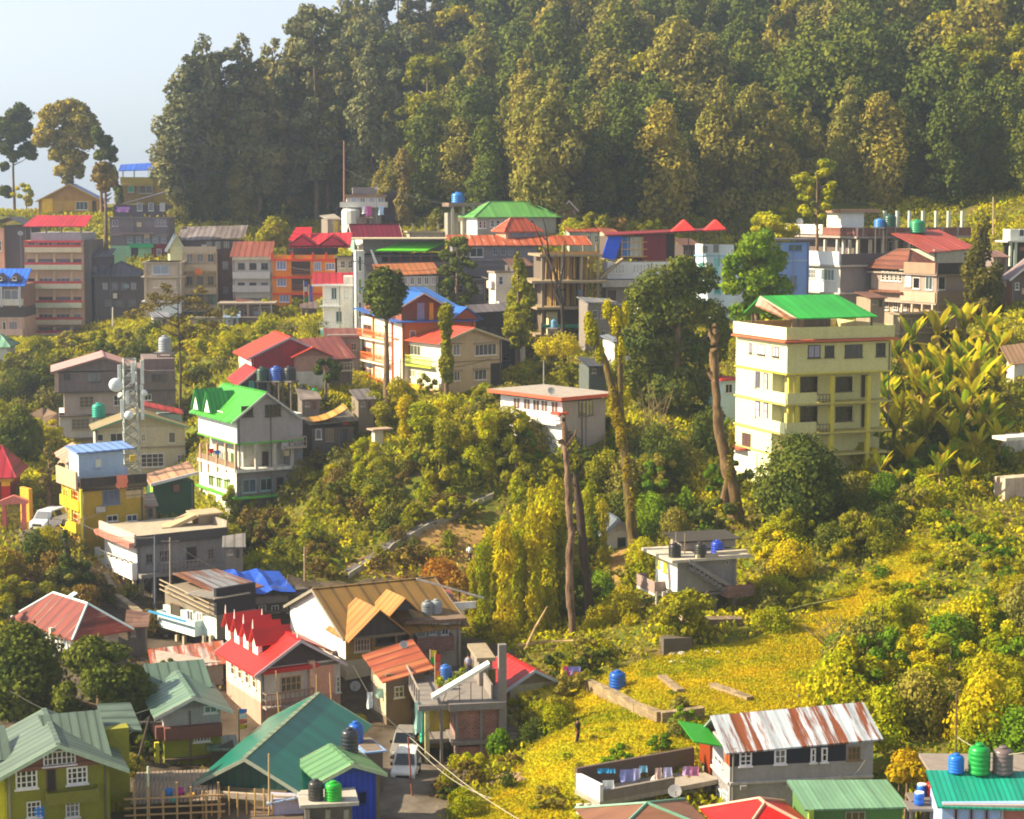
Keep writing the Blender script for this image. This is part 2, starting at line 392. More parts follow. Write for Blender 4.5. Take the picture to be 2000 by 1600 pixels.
# big green roof hall
b = B('hall', 'large building under a huge glossy teal green pitched roof at bottom centre', 'building', 372, 1541, 1625, 33, -11, 578, dep=15)
b.st(wall('#7a6a4e'), iR=.8, x0=.8, x1=b.W - .8)
g1 = tin('#12705e', axis='y', pitch=1.6, gloss=.3, deep=.12)
b.gable('v', g1, pz(b, 478, 1489) - b.H, oe=.35, og=.35, trim='#9aa08c', wallm=tin('#0d3f38', axis='x', pitch=.5), y0=.8, ridge=tin('#7d8a70', axis='y'))  # gable sheet is a darker teal, carrying the eave's shadow in its colour
b.band('R', 1541, 1552, wall('#b9a894'), o=.25)
b.w('E', 700, 1462, 716, 1476, fr='#8a8248', gl='#3a3420', c=1, r=1)
b.part(M().box(b.W - .9, b.W - .55, 8, 14.8, -5, b.H - .2), 'side_wall', wall('#b8a83c'))
# lime-yellow house bottom left
b = B('house', 'olive lime house with grey green gable roof and white latticed windows bottom left', 'house', 14, 1506, 1640, 35, 20, 215, dep=6)
lw = wall('#8d8a1e', .35); b.st(lw)
gm = tin('#5d6e60', axis='y', pitch=.8, gloss=.5)
b.gable('v', gm, pz(b, 112, 1450) - b.H, oe=1.0, og=.9, trim='#a9bba0', wallm=wall('#8a5a48'), skew=0)
b.band('R', 1502, 1510, wall('#8a5a48'), o=.1)
for q in ((30,1503,73,1540), (130,1497,171,1531)): b.w('R', *q, c=4, r=3, gl='#2c2c34', fr='#ece6dc', fw=.1)
b.w('R', 84, 1466, 148, 1494, c=7, r=2, gl='#2c2c34', fr='#e4dce4', name='window', fw=.09, o=.03)
b.door('R', 90, 1500, 110, 1545, pc='#2a1a14'); b.w('R', 52, 1565, 80, 1596, c=3, r=3); b.w('R', 128, 1562, 155, 1596, c=3, r=3)
b.bal('R', 88, 190, 1553, 1.0, .5, wall('#7d7a1c'), rail='solid')
b.part(M().box(b.W * .6, b.W + 1.6, 3.2, 6.5, -5, b.H + .9), 'side_wall', lw)
b.part(M().poly([(b.W * .55, .6, b.H - .1), (b.W + .3, .6, b.H - .1), (b.W + .1, 4.6, b.H + 1.75), (b.W * .4, 4.6, b.H + 1.75)], .1), 'side_roof', tin('#5d6e60', axis='x', pitch=.5))
b.part(M().poly([(b.W + .2, 3.8, b.H + .9), (b.W + 2.4, 3.4, b.H + .6), (b.W + 2.2, 6.5, b.H + 1.5), (b.W + .2, 6.5, b.H + 1.6)], .1), 'corner_roof', gm)
b.part(M().box(-.5, -.02, .3, 4.5, -5, b.H - .3), 'side_wall', wall('#d8cf1c'))  # left wall: sunlight is put into its brighter yellow
b.part(M().poly([(-4, 1.5, b.H + .2), (.6, 1.5, b.H + .2), (.4, 4.8, b.H + 1.3), (-4, 4.8, b.H + 1.3)], .1), 'rear_roof', tin('#5d6e60', axis='x', pitch=.5))
# grey-green roofed house with lime lower storey
b = B('house', 'narrow house with sage grey roof, grey plank top storey and lime green walls below', 'house', 322, 1388, 1530, 30, 19, 432, dep=5.5)
b.st(wall('#a8a09a'), yb=1422); b.st(wall('#7c4c40'), 1422, 1444, name='band_wall'); b.st(wall('#8f9418', .25), 1444)
b.band('R', 1420, 1444, wall('#77483c'), o=.5); b.band('L', 1420, 1444, wall('#77483c'), o=.5)
b.gable('v', tin('#66806e', axis='y', pitch=.7), pz(b, 382, 1358) - b.H, oe=.7, og=.8, trim='#b9b4a4', wallm=wall('#8e8680'))
b.w('R', 398, 1378, 424, 1392, c=2, r=1, gl='#15181a'); b.w('R', 378, 1422, 410, 1448, c=5, r=3, gl='#5c5a66', fr='#efe9e4')
b.band('R', 1482, 1486, wall('#6b5a48'), o=.3); b.w('R', 375, 1496, 398, 1520, c=2, r=2)
b.cols('L', (306,), 1450, 1530, wall('#d9d03a'), o=.5)
b.part(M().poly([(-.2, 4.6, b.H + .1), (b.W + .3, 4.6, b.H + .1), (b.W + .2, 7.6, b.H + 1.3), (-.2, 7.6, b.H + 1.3)], .1), 'rear_roof', tin('#5c7263', axis='x', pitch=.7))
# red roofed house with four dormers
b = B('house', 'cream house under a bright red roof with four little white gabled dormers', 'house', 510, 1306, 1425, 27, 29, 665, xl=443)
b.st(wall('#d9cdbb', .5), yb=1372, name='wall'); b.st(wall('#c79a86', .4), 1372)
rr = tin('#bf1a14', axis='y', pitch=2.2, gloss=.5, deep=.1)
pk = pz(b, 602, 1247) - b.H; c = b.W * .47
b.gable('v', rr, pk, oe=.7, og=.6, trim='#c9b4b4', wallm=wall('#4a3c3a'), x1=c * 2)
b.part(M().box(.3, c * 1.5, -.35, -.02, b.H - .35, b.H - .05), 'fascia', plain('#c8201c'))
for k in range(4):
    yy = 2.0 + k * 1.9; xs = c * .32; zb = b.H + pk * .32
    dm_ = b.part(M().box(xs - .35, xs, yy, yy + 1.0, zb - .3, zb + .75).ext([(xs - .35, yy, zb + .75), (xs - .35, yy + 1.0, zb + .75), (xs - .35, yy + .5, zb + 1.5)], (.35, 0, 0)), 'dormer', plain('#f0e6da'))
    b.part(M().ext([(xs - .6, yy - .25, zb + .62), (xs - .6, yy + .5, zb + 1.75), (xs - .6, yy + .5, zb + 1.85), (xs - .6, yy - .25, zb + .74)], (3.0, 0, 0)).ext([(xs - .6, yy + 1.25, zb + .62), (xs - .6, yy + .5, zb + 1.75), (xs - .6, yy + .5, zb + 1.85), (xs - .6, yy + 1.25, zb + .74)], (3.0, 0, 0)), 'dormer_roof', rr, dm_)
    b.part(M().tube([(xs - .5, yy + .5, zb + 1.8), (xs - .5, yy + .5, zb + 2.5)], [.07, .02], 5), 'finial', plain('#f0e6da'), dm_)
for k, (x, y) in enumerate(((0, 0), (0, b.D))): b.part(M().tube([(c, y, b.H + pk), (c, y, b.H + pk + .9)], [.1, .02], 5), 'finial', plain('#e8d8d0'))
b.part(M().poly([(c * 1.3, b.D * .45, b.H + pk * .75), (c*2 + 1.5, b.D * .45, b.H - .4), (c*2 + 1.5, b.D + 2.5, b.H - .4), (c * 1.3, b.D + 2.5, b.H + pk * .75)], .1), 'rear_roof', tin('#b41c16', axis='y', pitch=1.3, deep=.35))
for x, y0 in ((452, 1285), (466, 1293), (480, 1302), (494, 1311)): b.w('L', x, y0 + 5, x + 7, y0 + 33, c=1, r=2, fr='#f4ead8', gl='#6b5a40')
b.w('R', 548, 1320, 588, 1350, c=4, r=2, fr='#c8a070', gl='#4a4a40'); b.bal('R', 512, 606, 1372, .8, 1.0, plain('#8a7468'), rail='rail', smat=wall('#a0928a'))
b.band('R', 1308, 1316, plain('#b81814'), x1=606, o=.5)
for x in (556, 620, 652): b.w('R', x, 1385, x + 16, 1404, c=1, r=1)
b.cols('R', (608,), 1290, 1425, wall('#e0b090'), o=.15, r=.22)
b.part(M().box(pz(b, 610, 1320) * 0 + b.pt('R', 612, 1320)[0], b.W, -.05, 5.5, b.z(1310) - .2, b.z(1310)), 'terrace_slab', wall('#7a6a60'))
b.st(wall('#e0a284', .25), 1312, 1372, x0=b.pt('R', 612, 1340)[0], x1=b.pt('R', 652, 1340)[0], iR=-.04)
b.w('R', 656, 1320, 664, 1352, c=1, r=3)
# long rust-streaked shed roof
b = B('shed', 'low shed with pale rust streaked tin roof above the sage roofed house', 'shed', 310, 1300, 1345, 25.8, 14, 436, dep=5)
b.st(wall('#b0a294')); b.shed(tin('#b8aca4', .75, 'x', .9, '#9c4a26'), b.z(1308), b.z(1300), b.z(1308) + .3, b.z(1300) + .3, .5, raw=True)
# brown roofed house
b = B('house', 'mustard and white house under an ochre brown hipped gable roof with two dormer gables', 'house', 676, 1242, 1330, 25.5, 27, 776, xl=569)
b.st(wall('#cdbf9a', .2)); bw = tin('#7f5f26', .25, 'x', 1.2, '#8a5020'); W0 = b.W
b.part(M().box(-.04, -.01, 0, b.D, b.z(1290), b.H), 'lime_wash', wall('#f0ece4', .1))
b.gable('u', bw, b.pt('L', 606, 1146, 0)[1] - b.H, oe=.6, og=.4, trim='#8a8474', wallm=wall('#e2ded8', .2), x1=b.W + 5.5)
b.st(wall('#a98a34', .3), 1246, 1290, x1=b.W, iR=-.05)
b.w('R', 692, 1228 + 20, 722, 1272, fr='#d8c4a8', gl='#8a7264', c=5, r=2, o=.06); b.w('R', 734, 1244, 772, 1258, fr='#38424a', gl='#20262c', c=1, r=1, o=.06)
def porch(b, x0, x1, dep, zb, rise, mt, gw, nm='porch_roof'):
    c = (x0 + x1) / 2; m = M()
    for e in (x0 - .4, x1 + .4):
        ze = zb - .4 * rise / (x1 - c)
        m.ext([(e, -dep, ze), (c, -dep, zb + rise), (c, -dep, zb + rise + .1), (e, -dep, ze + .1)], (0, dep + 3.5, 0))
    ro = b.part(m, nm, mt); b.part(M().ext([(x0, -dep + .3, zb), (x1, -dep + .3, zb), (c, -dep + .3, zb + rise)], (0, dep + 2, 0)), 'gable_wall', gw, ro)
porch(b, .1, b.W + .2, 1.4, b.H + .1, 1.9, tin('#a9702c', .2, 'y', 1.0), wall('#3a342c')); porch(b, b.W - .3, b.W + 1.6, .2, b.H + 1.5, .9, tin('#b0782c', .1, 'y', .8), wall('#3c4046'), 'dormer_roof')
b.part(M().box(.1, b.W + .2, -1.3, -.05, b.H - .1, b.H + .1), 'eave_board', wall('#7a6a50'))
# annexe with two grey tanks and brick balcony
b = B('house', 'small dim house with brick balcony and grey tanks on its roof beside the mustard house', 'house', 800, 1214, 1300, 25, 16, 900, xl=784)
b.st(wall('#a39a8c')); b.slab(1212, wall('#7c6450'), .4); b.bal('R', 808, 880, 1262, 1.2, 1.0, brick('#7a4a3c'))
b.w('R', 812, 1216, 832, 1245, c=1, r=1, gl='#7a7a74'); b.w('R', 838, 1212, 852, 1240, gl='#5a6468'); b.w('R', 862, 1218, 876, 1240, gl='#2a4a68')
b.part(M().box(2, b.W + 2, 3, b.D, b.z(1212), b.zy(1180, 3)), 'upper_wall', wall('#efe9df'))
b.shed(wall('#f3efe6'), b.z(1150), b.z(1195), b.z(1145), b.z(1190), .1, y0=3.2, x0=1.4, x1=b.W + 2.6, name='parapet', raw=False)
# white-washed retaining wall behind
b = B('garden_wall', 'white washed stepped wall below the orange shrubs behind the ochre roof', 'wall', 815, 1152, 1215, 22, 4, 906, dep=1.0, found=3)
b.shed(wall('#f2ede2', .3), b.z(1152), b.z(1190), b.z(1152), b.z(1190), .05, th=4, name='wall_body', raw=True)
# little house with rusty roof
b = B('house', 'little dark stone house under a rusty tin roof in the alley', 'house', 755, 1318, 1420, 27, 28, 830, xl=725)
b.st(wall('#7c6a54', .7)); b.shed(tin('#9a4a2c', .6, 'y', .8, '#b06a40', c2='#a05034'), b.z(1322), b.z(1310), b.z(1322) + .9, b.z(1310) + 1.0, .5, raw=True)
b.w('R', 770, 1340, 788, 1362, c=2); b.door('R', 800, 1345, 815, 1385)
b.part(M().box(-.05, -.01, 0, b.D * .8, b.z(1400), b.z(1330)), 'whitewash', wall('#d8c8a4', .9))
# unfinished brick building
b = B('unfinished_building', 'unfinished three storey brick building with rooftop garden and bare concrete frame', 'building', 890, 1374, 1525, 28, 10, 983, dep=8)
bk = brick('#a8685a', '#9a9088'); cc = wall('#857d78', .5)
b.st(bk, 1378, 1446, iL=0); b.st(bk, 1460, None); b.slab(1372, cc, .5, .5, oE=.1); b.slab(1446, cc, .3, .3, oE=.1)
b.part(M().box(-2.6, .0, -.3, b.D, b.z(1374) - .35, b.z(1374)), 'terrace_slab', cc); b.part(M().box(-2.2, -.31, 1, b.D, b.z(1450) - .3, b.z(1450)), 'lower_slab', cc)
for x in (862, 892, 940, 980): b.cols('R', (x,), 1378, 1560, cc, o=.04, r=.1)
b.part(M().box(-2.1, -1.8, .2, .5, -5, b.z(1378)), 'column', wall('#cfc58a')); b.part(M().box(-2.0, 0, 3, b.D, -5, b.z(1384)), 'rear_wall', wall('#b8a83a'))
rc = wall('#8a8078')
sr = b.part(M().box(2.3, b.W - .1, 4, b.D, b.z(1374), b.zy(1292, 4)), 'stair_room', rc); b.part(M().box(2.1, b.W + .1, 3.8, b.D + .3, b.zy(1292, 4), b.zy(1285, 4)), 'roof_slab', wall('#9d8c72'))
b.part(M().box(2.6, 2.75, .2, 5, b.z(1374), b.z(1345)), 'low_wall', rc); b.w('R', 952, 1306, 968, 1340, o=-3.95, c=1, r=1, gl='#1a1816', fr='#7a7068')
for i, x in enumerate((.3, 1.1, 1.9, 2.7)): b.part(M().box(x, x + .05, .2, .25, b.z(1374), b.z(1374) + 1.1 + i*.25), 'bar', plain('#4a4440'))
m = M().ext([(-1.6, -.1, b.z(1366)), (2.4, -.1, b.z(1304)), (2.4, -.1, b.z(1298)), (-1.6, -.1, b.z(1359))], (0, .9, 0)); b.part(m, 'stair_canopy', wall('#efeadb', .2))
b.part(M().box(b.W - .35, b.W + .2, -.25, .25, -5, b.z(1262)), 'pillar', cc)
m = M(); 
for i in range(7): m.box(-2.6, -2.5, i*1.3, i*1.3 + .1, b.z(1374), b.z(1374) + 1.0)
m.box(-2.6, -2.5, 0, b.D, b.z(1374) + 1.0, b.z(1374) + 1.1); b.part(m, 'railing', wall('#a09488'))
# maroon roofed cottage
b = B('cottage', 'cottage with maroon red gable roof and olive awning beside the unfinished brick building', 'house', 996, 1340, 1400, 26.5, 24, 1085, dep=5)
b.st(wall('#b9b28e', .5)); b.gable('v', tin('#a8201c', axis='y', pitch=.7), 1.0, oe=.7, og=.4, trim='#b0bcc6', wallm=wall('#8a7c60'))
b.part(M().poly([(.5, -1.6, b.H - 1.3), (b.W + 1, -1.6, b.H - .4), (b.W + 1, 0, b.H - .2), (.5, 0, b.H - .6)], .09), 'awning', tin('#c9b214', axis='x', pitch=.6))
# blue shed with green roof
b = B('shed', 'bright royal blue shed with a pale green gable roof in front of the teal hall', 'shed', 632, 1518, 1625, 33, 24, 735, xl=600)
b.st(tin('#0c3fc0', axis='x', pitch=.35, gloss=.6)); b.gable('v', tin('#5f8a5c', axis='y', pitch=.8), pz(b, 684, 1490) - b.H, oe=.5, og=.6, trim='#a8b890', wallm=tin('#0b38ad', axis='x', pitch=.35))
b.part(M().box(b.W, b.W + .3, .3, b.D - .2, -5, b.H - .1), 'side_wall', wall('#8a7a3a')); b.w('R', 700, 1545, 716, 1570, gl='#0a1a50', fr='#0c2f90', c=1, r=1)
# pale blue lean-to in alley
b = B('shed', 'tiny shed with pale blue tin roof squeezed between teal roof and alley', 'shed', 716, 1468, 1540, 31, 20, 748, dep=3)
b.st(wall('#7a6a5c')); b.shed(tin('#8fb0dc', axis='y', pitch=.6), b.z(1468), b.z(1468), b.z(1446), b.z(1446), .2)
# sage awning shed
b = B('shed', 'small dark shed under a sage green awning roof left of the teal roof', 'shed', 414, 1462, 1520, 30, 12, 458, dep=2.5)
b.st(wall('#4a4436')); b.shed(tin('#5c7a66', axis='x', pitch=.6), b.z(1462), b.z(1464), b.z(1440), b.z(1440), .3)
# red tin roof and blue tarpaulin, bottom edge
b = B('shed', 'low workshop with red tin roof and a blue sheet tied over it at bottom edge', 'shed', 400, 1610, 1640, 34, 4, 592, dep=6)
b.st(wall('#6a5648')); b.shed(tin('#a53a2a', .3, 'y', .9, '#c0907a'), b.z(1612), b.z(1612), b.z(1572), b.z(1578), .4)
t = M().poly([(1.2, 2.6, b.zy(1583, 2.6)), (b.W - .1, 2.6, b.zy(1590, 2.6)), (b.W - .4, 5.6, b.zy(1568, 5.6)), (1.9, 5.6, b.zy(1553, 5.6))], .06); b.part(t, 'blue_sheet', plain('#1566d8', .5))
# tank platform
b = B('tank_stand', 'concrete slab on short pillars carrying two tanks before the blue shed', 'platform', 590, 1572, 1640, 34, 10, 698, dep=2.6)
b.slab(1572, wall('#b8b0a4'), .1, .2); b.cols('R', (600, 640, 676), 1580, None, wall('#a0988c'), o=-.3); b.part(M().box(.1, b.W - .1, 2.2, 2.5, -5, b.z(1580)), 'wall', wall('#8c8478'))
b = B('shed', 'lavender lean-to with pale blue tin roof behind the tank stand', 'shed', 532, 1562, 1620, 33.5, 10, 598, dep=3)
b.st(wall('#b8b4cc', .2)); b.shed(tin('#a8bcdc', axis='x', pitch=.7), b.z(1566), b.z(1556), b.z(1548), b.z(1540), .3)
# bamboo deck bottom left
b = B('bamboo_deck', 'rough bamboo and plank deck with railings at the bottom left', 'deck', 255, 1556, 1625, 34, 8, 430, dep=6)
pk_ = plain('#b08a5c', .8); m = M()
for i in range(22): m.box(i * b.W / 22 + .02, (i + 1) * b.W / 22 - .03, 0, b.D, b.z(1572), b.z(1572) + .06)
b.part(m, 'floor', wall('#8c7a68'))
for i, x in enumerate((262, 290, 318, 345, 372, 402, 426)): b.cols('R', (x,), 1528 + (i % 3) * 9, None, pk_, o=.1, r=.06)
for yy in (1560, 1578, 1592): b.part(b.fb(M(), 'R', -.3, b.W + .3, b.z(yy), b.z(yy) + .09, .17, .25), 'rail', pk_)
m = M()
for i in range(9): m.tube([(b.W - 1 + i * .5, .4, -2), (b.W - 1 + i*.5, .4 + (i % 2) * .6, b.z(1555 + (i % 3) * 7))], .05, 5)
b.part(m, 'bamboo_frame', plain('#c09a5a', .7))
# bottom right long house
b = B('house', 'long grey house with navy upper wall under a white and rust striped tin roof', 'house', 1424, 1462, 1610, 32, 10, 1704, xl=1391)
b.st(wall('#a9a4a4', .3)); b.part(b.fb(M(), 'R', 0, b.pt('R', 1652, 1480)[0], b.z(1498), b.H - .02, .0, .015), 'navy_boarding', tin('#14173c', axis='x', pitch=.5))
b.part(b.fb(M(), 'L', 0, b.D * .3, b.z(1498), b.H - .02, .0, .015), 'rusty_sheet', tin('#b05a2c', .5, 'y', .6))
b.shed(tin('#b4bcc4', .62, 'x', .95, '#7c4220', deep=.3), b.z(1463), b.z(1452), b.z(1463) + 1.1, b.z(1452) + 1.1, .35, oE=.5, raw=True, y1=b.D * .75)
b.shed(tin('#9aa4ac', .3, 'x', .95), b.z(1463) + 1.05, b.z(1452) + 1.05, b.z(1463) - .2, b.z(1452) - .2, .3, raw=True, oE=.5, y0=b.D * .75 + .42, oR=0, y1=b.D + 1.5, name='rear_roof')
for q in ((1444, 1467, 1468, 1496, 3), (1512, 1463, 1535, 1492, 2), (1583, 1461, 1593, 1489, 2), (1604, 1460, 1616, 1488, 2)): b.w('R', *q[:4], c=2 if q[2] - q[0] > 15 else 1, r=q[4], fr='#eee8ea', gl='#1c1a20', o=.06, fw=.1)
b.w('R', 1655, 1458, 1680, 1484, fr='#8a6a54', gl='#6a5a50', c=3, r=2); b.band('R', 1528, 1533, wall('#c0bab4'), o=.15); b.band('L', 1528, 1533, wall('#c8c2bc'), o=.15)
b.st(wall('#b6b0b2', .25), 1533, None, iR=.25, iE=.1)
b.w('L', 1396, 1478, 1412, 1492, fr='#fffaf0', gl='#8a9098', c=2, r=1); b.w('L', 1400, 1540, 1410, 1580, fr='#fffaf0', gl='#a0a8b0', c=1, r=3); b.w('L', 1413, 1545, 1422, 1580, c=1, r=3, fr='#fffaf0', gl='#a0a8b0')
for x in (1450, 1540, 1636): b.part(b.fb(M(), 'R', b.pt('R', x, 1535)[0] - .2, b.pt('R', x, 1535)[0] + .2, b.z(1542), b.z(1534), .0, .3), 'bracket', wall('#b0aaa4'))
b.part(M().poly([(-1.9, 1.4, b.z(1458)), (-.1, 1.4, b.z(1470) ), (-.1, 5, b.z(1470) + .3), (-1.9, 5, b.z(1458) + .3)], .08), 'green_canopy', plain('#2c9422'))
b = B('outhouse', 'narrow rusty orange outhouse left of the navy boarded house', 'shed', 1386, 1440, 1530, 31, 12, 1408, xl=1366)
b.st(tin('#c04a1c', .4, 'x', .4)); b.shed(tin('#b8b0b4', .2, 'x', .8), b.z(1438), b.z(1440), b.z(1430), b.z(1432), .3); b.door('L', 1368, 1490, 1378, 1525, pc='#d8d0cc')
# terrace house bottom
b = B('terrace_house', 'flat roofed house with white parapet and dark back wall, laundry strung above it', 'house', 1172, 1560, 1640, 32.5, 30, 1400, xl=1127)
b.st(wall('#9a8f86'), 1572, None, iL=1.0, iR=.6); b.slab(1565, wall('#a89c90'), .1, .3); b.part(b.fb(M(), 'L', -.1, b.D, b.z(1565), b.z(1532), -.15, .1), 'parapet', wall('#e8e4e4', .2))
b.part(b.fb(M(), 'R', .2, b.W * .62, b.z(1565), b.z(1545), -.15, .1), 'parapet', wall('#8a7f78'))
b.part(M().box(-.1, b.W, b.D - .15, b.D + .1, b.z(1565), b.z(1565) + 1.35), 'rear_parapet', wall('#5e4c44', .7)); b.cols('L', (1132, 1148, 1163), 1570, None, wall('#cfc4b8'), o=.0, r=.15); b.door('L', 1138, 1578, 1146, 1600)
# brown roof bottom
b = B('house', 'house seen from above showing only its plain brown roof with green hip edge', 'house', 1195, 1640, 1700, 36, 14, 1385, dep=5)
b.st(wall('#c8bfa0')); b.hip(tin('#80563f', .0, 'y', 1.6, deep=.15), 1.0, over=.5, axis='v', ridge=plain('#6c9a80'))
b = B('house', 'house with crimson hipped roof cut by the bottom edge right of the brown roof', 'house', 1450, 1640, 1690, 36, 14, 1590, dep=5)
b.st(wall('#9c4a2c')); b.hip(tin('#c01812', .0, 'y', 1.6, deep=.15), 1.2, over=.5, axis='v', ridge=plain('#d8a088'))
b = B('shed', 'low building under a dull green corrugated shed roof at lower right', 'shed', 1578, 1578, 1660, 35, 4, 1762, dep=4)
b.st(wall('#4e7a3a')); b.shed(tin('#6e9676', .1, 'x', .28, deep=.35), b.z(1577), b.z(1577), b.z(1527), b.z(1530), .3, y1=4); b.w('R', 1650, 1584, 1690, 1620, fr='#8a8c78', gl='#6a5048', c=3, r=2); b.cols('R', (1584,), 1580, None, wall('#9ac24a'), o=.2)
b = B('house', 'pale blue house with bright sea green ribbed roof at bottom right corner', 'house', 1838, 1568, 1660, 36, -2, 2080, dep=3.3)
b.st(wall('#9ab4e0', .2)); b.shed(tin('#18927a', .0, 'x', .3, deep=.5), b.z(1570), b.z(1574), b.z(1510), b.z(1512), .3, y1=3); b.band('R', 1569, 1574, plain('#b8a8a0'), o=.2)
for x in (1862, 1892, 1922): b.w('R', x, 1576, x + 9, 1620, c=1, r=1, gl='#17181c', fr='#8a7a9a')
b.st(wall('#a8685c'), 1572, 1640, x0=b.pt('R', 1955, 1580)[0], x1=b.W, iR=-.04)
b.part(M().box(0, b.W, 3.1, 7, b.zy(1514, 3) - .2, b.zy(1514, 3)), 'roof_slab', wall('#8c8078'))
# ---------------------------------------------------------------- middle-distance buildings, left half
# grey and white terrace house on stilts
b = B('house', 'weathered grey house on stilts with white latticed balcony face and flat terrace roof', 'house', 270, 1064, 1185, 22, 33, 443, xl=196); b.D = min(b.D, 8)
b.st(wall('#8f8a8a', .7), 1068, 1122); b.part(b.fb(M(), 'L', 0, b.D, b.z(1124), b.z(1072), .0, .015), 'white_front', wall('#f2ede6', .15))
b.slab(1050, wall('#b8a890', .5), .2, .2); b.parapet(1050, .7, wall('#a09486', .6), .2, .15, sides='E')
b.part(b.fb(M(), 'L', -.4, b.D + .3, b.z(1064), b.z(1042), .2, .4), 'parapet', wall('#d8bfae', .4)); b.part(b.fb(M(), 'L', -.4, b.D + .3, b.z(1068), b.z(1058), .4, .9), 'pink_awning', tin('#c88070', axis='y', pitch=.6))
b.part(b.fb(M(), 'R', -.3, b.W, b.z(1066), b.z(1046), .2, .4), 'parapet', wall('#4c4846', .5)); b.band('R', 1120, 1128, wall('#8a8480'), o=.9)
b.bal('L', 196, 268, 1112, .5, 1.35, wall('#f4f0ea', .1)); 
for i in range(6): b.w('L', 199 + i * 11, 1077 + i * 3.6, 205 + i * 11, 1082 + i*3.6, fr='#e8e2d8', gl='#3c342c', c=1, r=1, o=.62, name='window', sill=False, fw=.03)
for x in (218, 224): b.part(b.fb(M(), 'L', *sorted((b.pt('L', x, 1060)[0], b.pt('L', x + 3, 1060)[0])), b.z(1076), b.z(1052), .07, .15), 'green_post', plain('#3f7a2c'))
b.w('R', 285, 1082, 298, 1100, c=2, r=2, gl='#3a3a3a', fr='#6a645c'); b.w('R', 310, 1074, 332, 1098, c=4, r=2, fr='#9a8a80', gl='#4a4650'); b.door('R', 364, 1068, 384, 1098, pc='#15141c', fr='#5c504c'); b.w('R', 405, 1072, 418, 1092, c=2, r=3, gl='#4a4a54', fr='#8a807c')
b.bal('R', 308, 386, 1110, .9, .8, plain('#8c847e'), rail='rail', smat=wall('#8a8480')); b.cols('R', (276, 300, 330, 372), 1128, None, wall('#8a8078'), o=.0, r=.18); b.cols('L', (222, 244, 262), 1122, None, wall('#c8b498'), o=.1)
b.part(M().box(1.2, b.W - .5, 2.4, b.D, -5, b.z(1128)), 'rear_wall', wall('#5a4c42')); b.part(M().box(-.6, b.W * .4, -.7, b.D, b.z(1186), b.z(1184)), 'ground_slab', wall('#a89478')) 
m = M().ext([(3.4, 3, b.zy(1046, 3)), (7.2, 3, b.zy(1016, 3)), (7.2, 3, b.zy(1009, 3)), (3.4, 3, b.zy(1037, 3))], (0, 1.8, 0)); b.part(m, 'stair_roof', wall('#b8a07c', .3))
m = M().box(7.2, 9.2, 3, 4.6, b.z(1052), b.zy(1012, 3)); b.part(m, 'stair_room', wall('#8a7a64')); b.part(M().poly([(7, 2.7, b.zy(1010, 3)), (9.5, 2.7, b.zy(1010, 3)), (9.7, 5, b.zy(1010, 3) + .1), (6.8, 5, b.zy(1010, 3) + .1)], .15), 'stair_room_roof', wall('#c0a884'))
b.part(M().box(3.6, 7.2, 3.02, 3.16, b.z(1050), b.zy(1030, 3)), 'low_wall', wall('#a08c74'))
# stone retaining wall below
rw = B('retaining_wall', 'slanting stone retaining wall below the stilted grey house', 'wall', 268, 1172, 1215, 23, 38, 274, xl=199, found=4)
rw.part(M().ext([(0, 0, -4), (0, rw.D, -2), (0, rw.D, 3.2), (0, rw.D * .6, 1.6), (0, 0, .9)], (.6, 0, 0)), 'stone_face', brick('#b8a284', '#8a7a60', 1.6))
# rusty roofed white house
b = B('house', 'white timber house with rust red hipped roof and turquoise white ridge, left edge', 'house', 152, 1243, 1310, 25, 42, 232, xl=50)
b.st(wall('#cfc6b4', .4)); b.part(b.fb(M(), 'L', 1, b.D, b.z(1300), b.z(1245), .0, .015), 'white_front', wall('#f4efe6', .3))
b.hip(tin('#7a2c1a', .35, 'y', 1.3, '#a8806a'), 2.1, over=.9, axis='v', inset=b.W * .5 + .6, ridge=plain('#cfe6e0')); b.part(M().ext([(b.W * .5 - .1, 4, b.H + 2.12), (b.W*.5 + .5, 4, b.H + 2.4), (b.W*.5 + .5, 4, b.H + 2.5), (b.W * .5 - .1, 4, b.H + 2.22)], (0, b.D - 8, 0)), 'ridge_sheet', plain('#d8ece8'))
for i in range(5): b.w('L', 74 + i*13, 1232 + i*3, 80 + i*13, 1252 + i*3, c=1, r=2, fr='#f4efe6', gl='#8a98a4', o=.06)
b.w('R', 166, 1248, 178, 1258, c=1, r=1, gl='#3a342c'); b.w('R', 190, 1250, 206, 1262, c=2, r=1, gl='#3a342c'); b.bal('L', 70, 150, 1275, .9, .8, wall('#cfc8bc'), rail='rail'); b.cols('L', (52, 100), 1226, None, wall('#ddd6c8'), o=.8)
b.part(M().box(0, b.W, 0, b.D * .8, -6, -.2), 'plinth', wall('#8a7c6c'))
# mint shack with dark tarred side
b = B('shack', 'ramshackle mint white house with blue balcony rail and tarred black side wall', 'house', 424, 1210, 1290, 24, 44, 500, xl=320)
b.st(wall('#dff2e8', .15), yb=1248, iE=.2); b.part(b.fb(M(), 'R', 0, b.W, b.z(1202), b.z(1150), -.3, .05), 'tarred_wall', plain('#1e1a24', .9)); b.part(b.fb(M(), 'R', 0, b.W, b.z(1250), b.z(1202), .0, .015), 'side_wall', wall('#6c625c'))
b.st(wall('#8a7c6a'), 1172, 1208, iL=.2); b.bal('L', 322, 396, 1226, .8, 1.1, wall('#e6f6f0', .1), railmat=wall('#dff2ee', .1)); b.part(b.fb(M(), 'L', *sorted((b.pt('L', 322, 1210)[0], b.pt('L', 394, 1222)[0])), b.z(1218) + 0, b.z(1214), 1.52, 1.62), 'blue_rail', plain('#2f8fc0'))
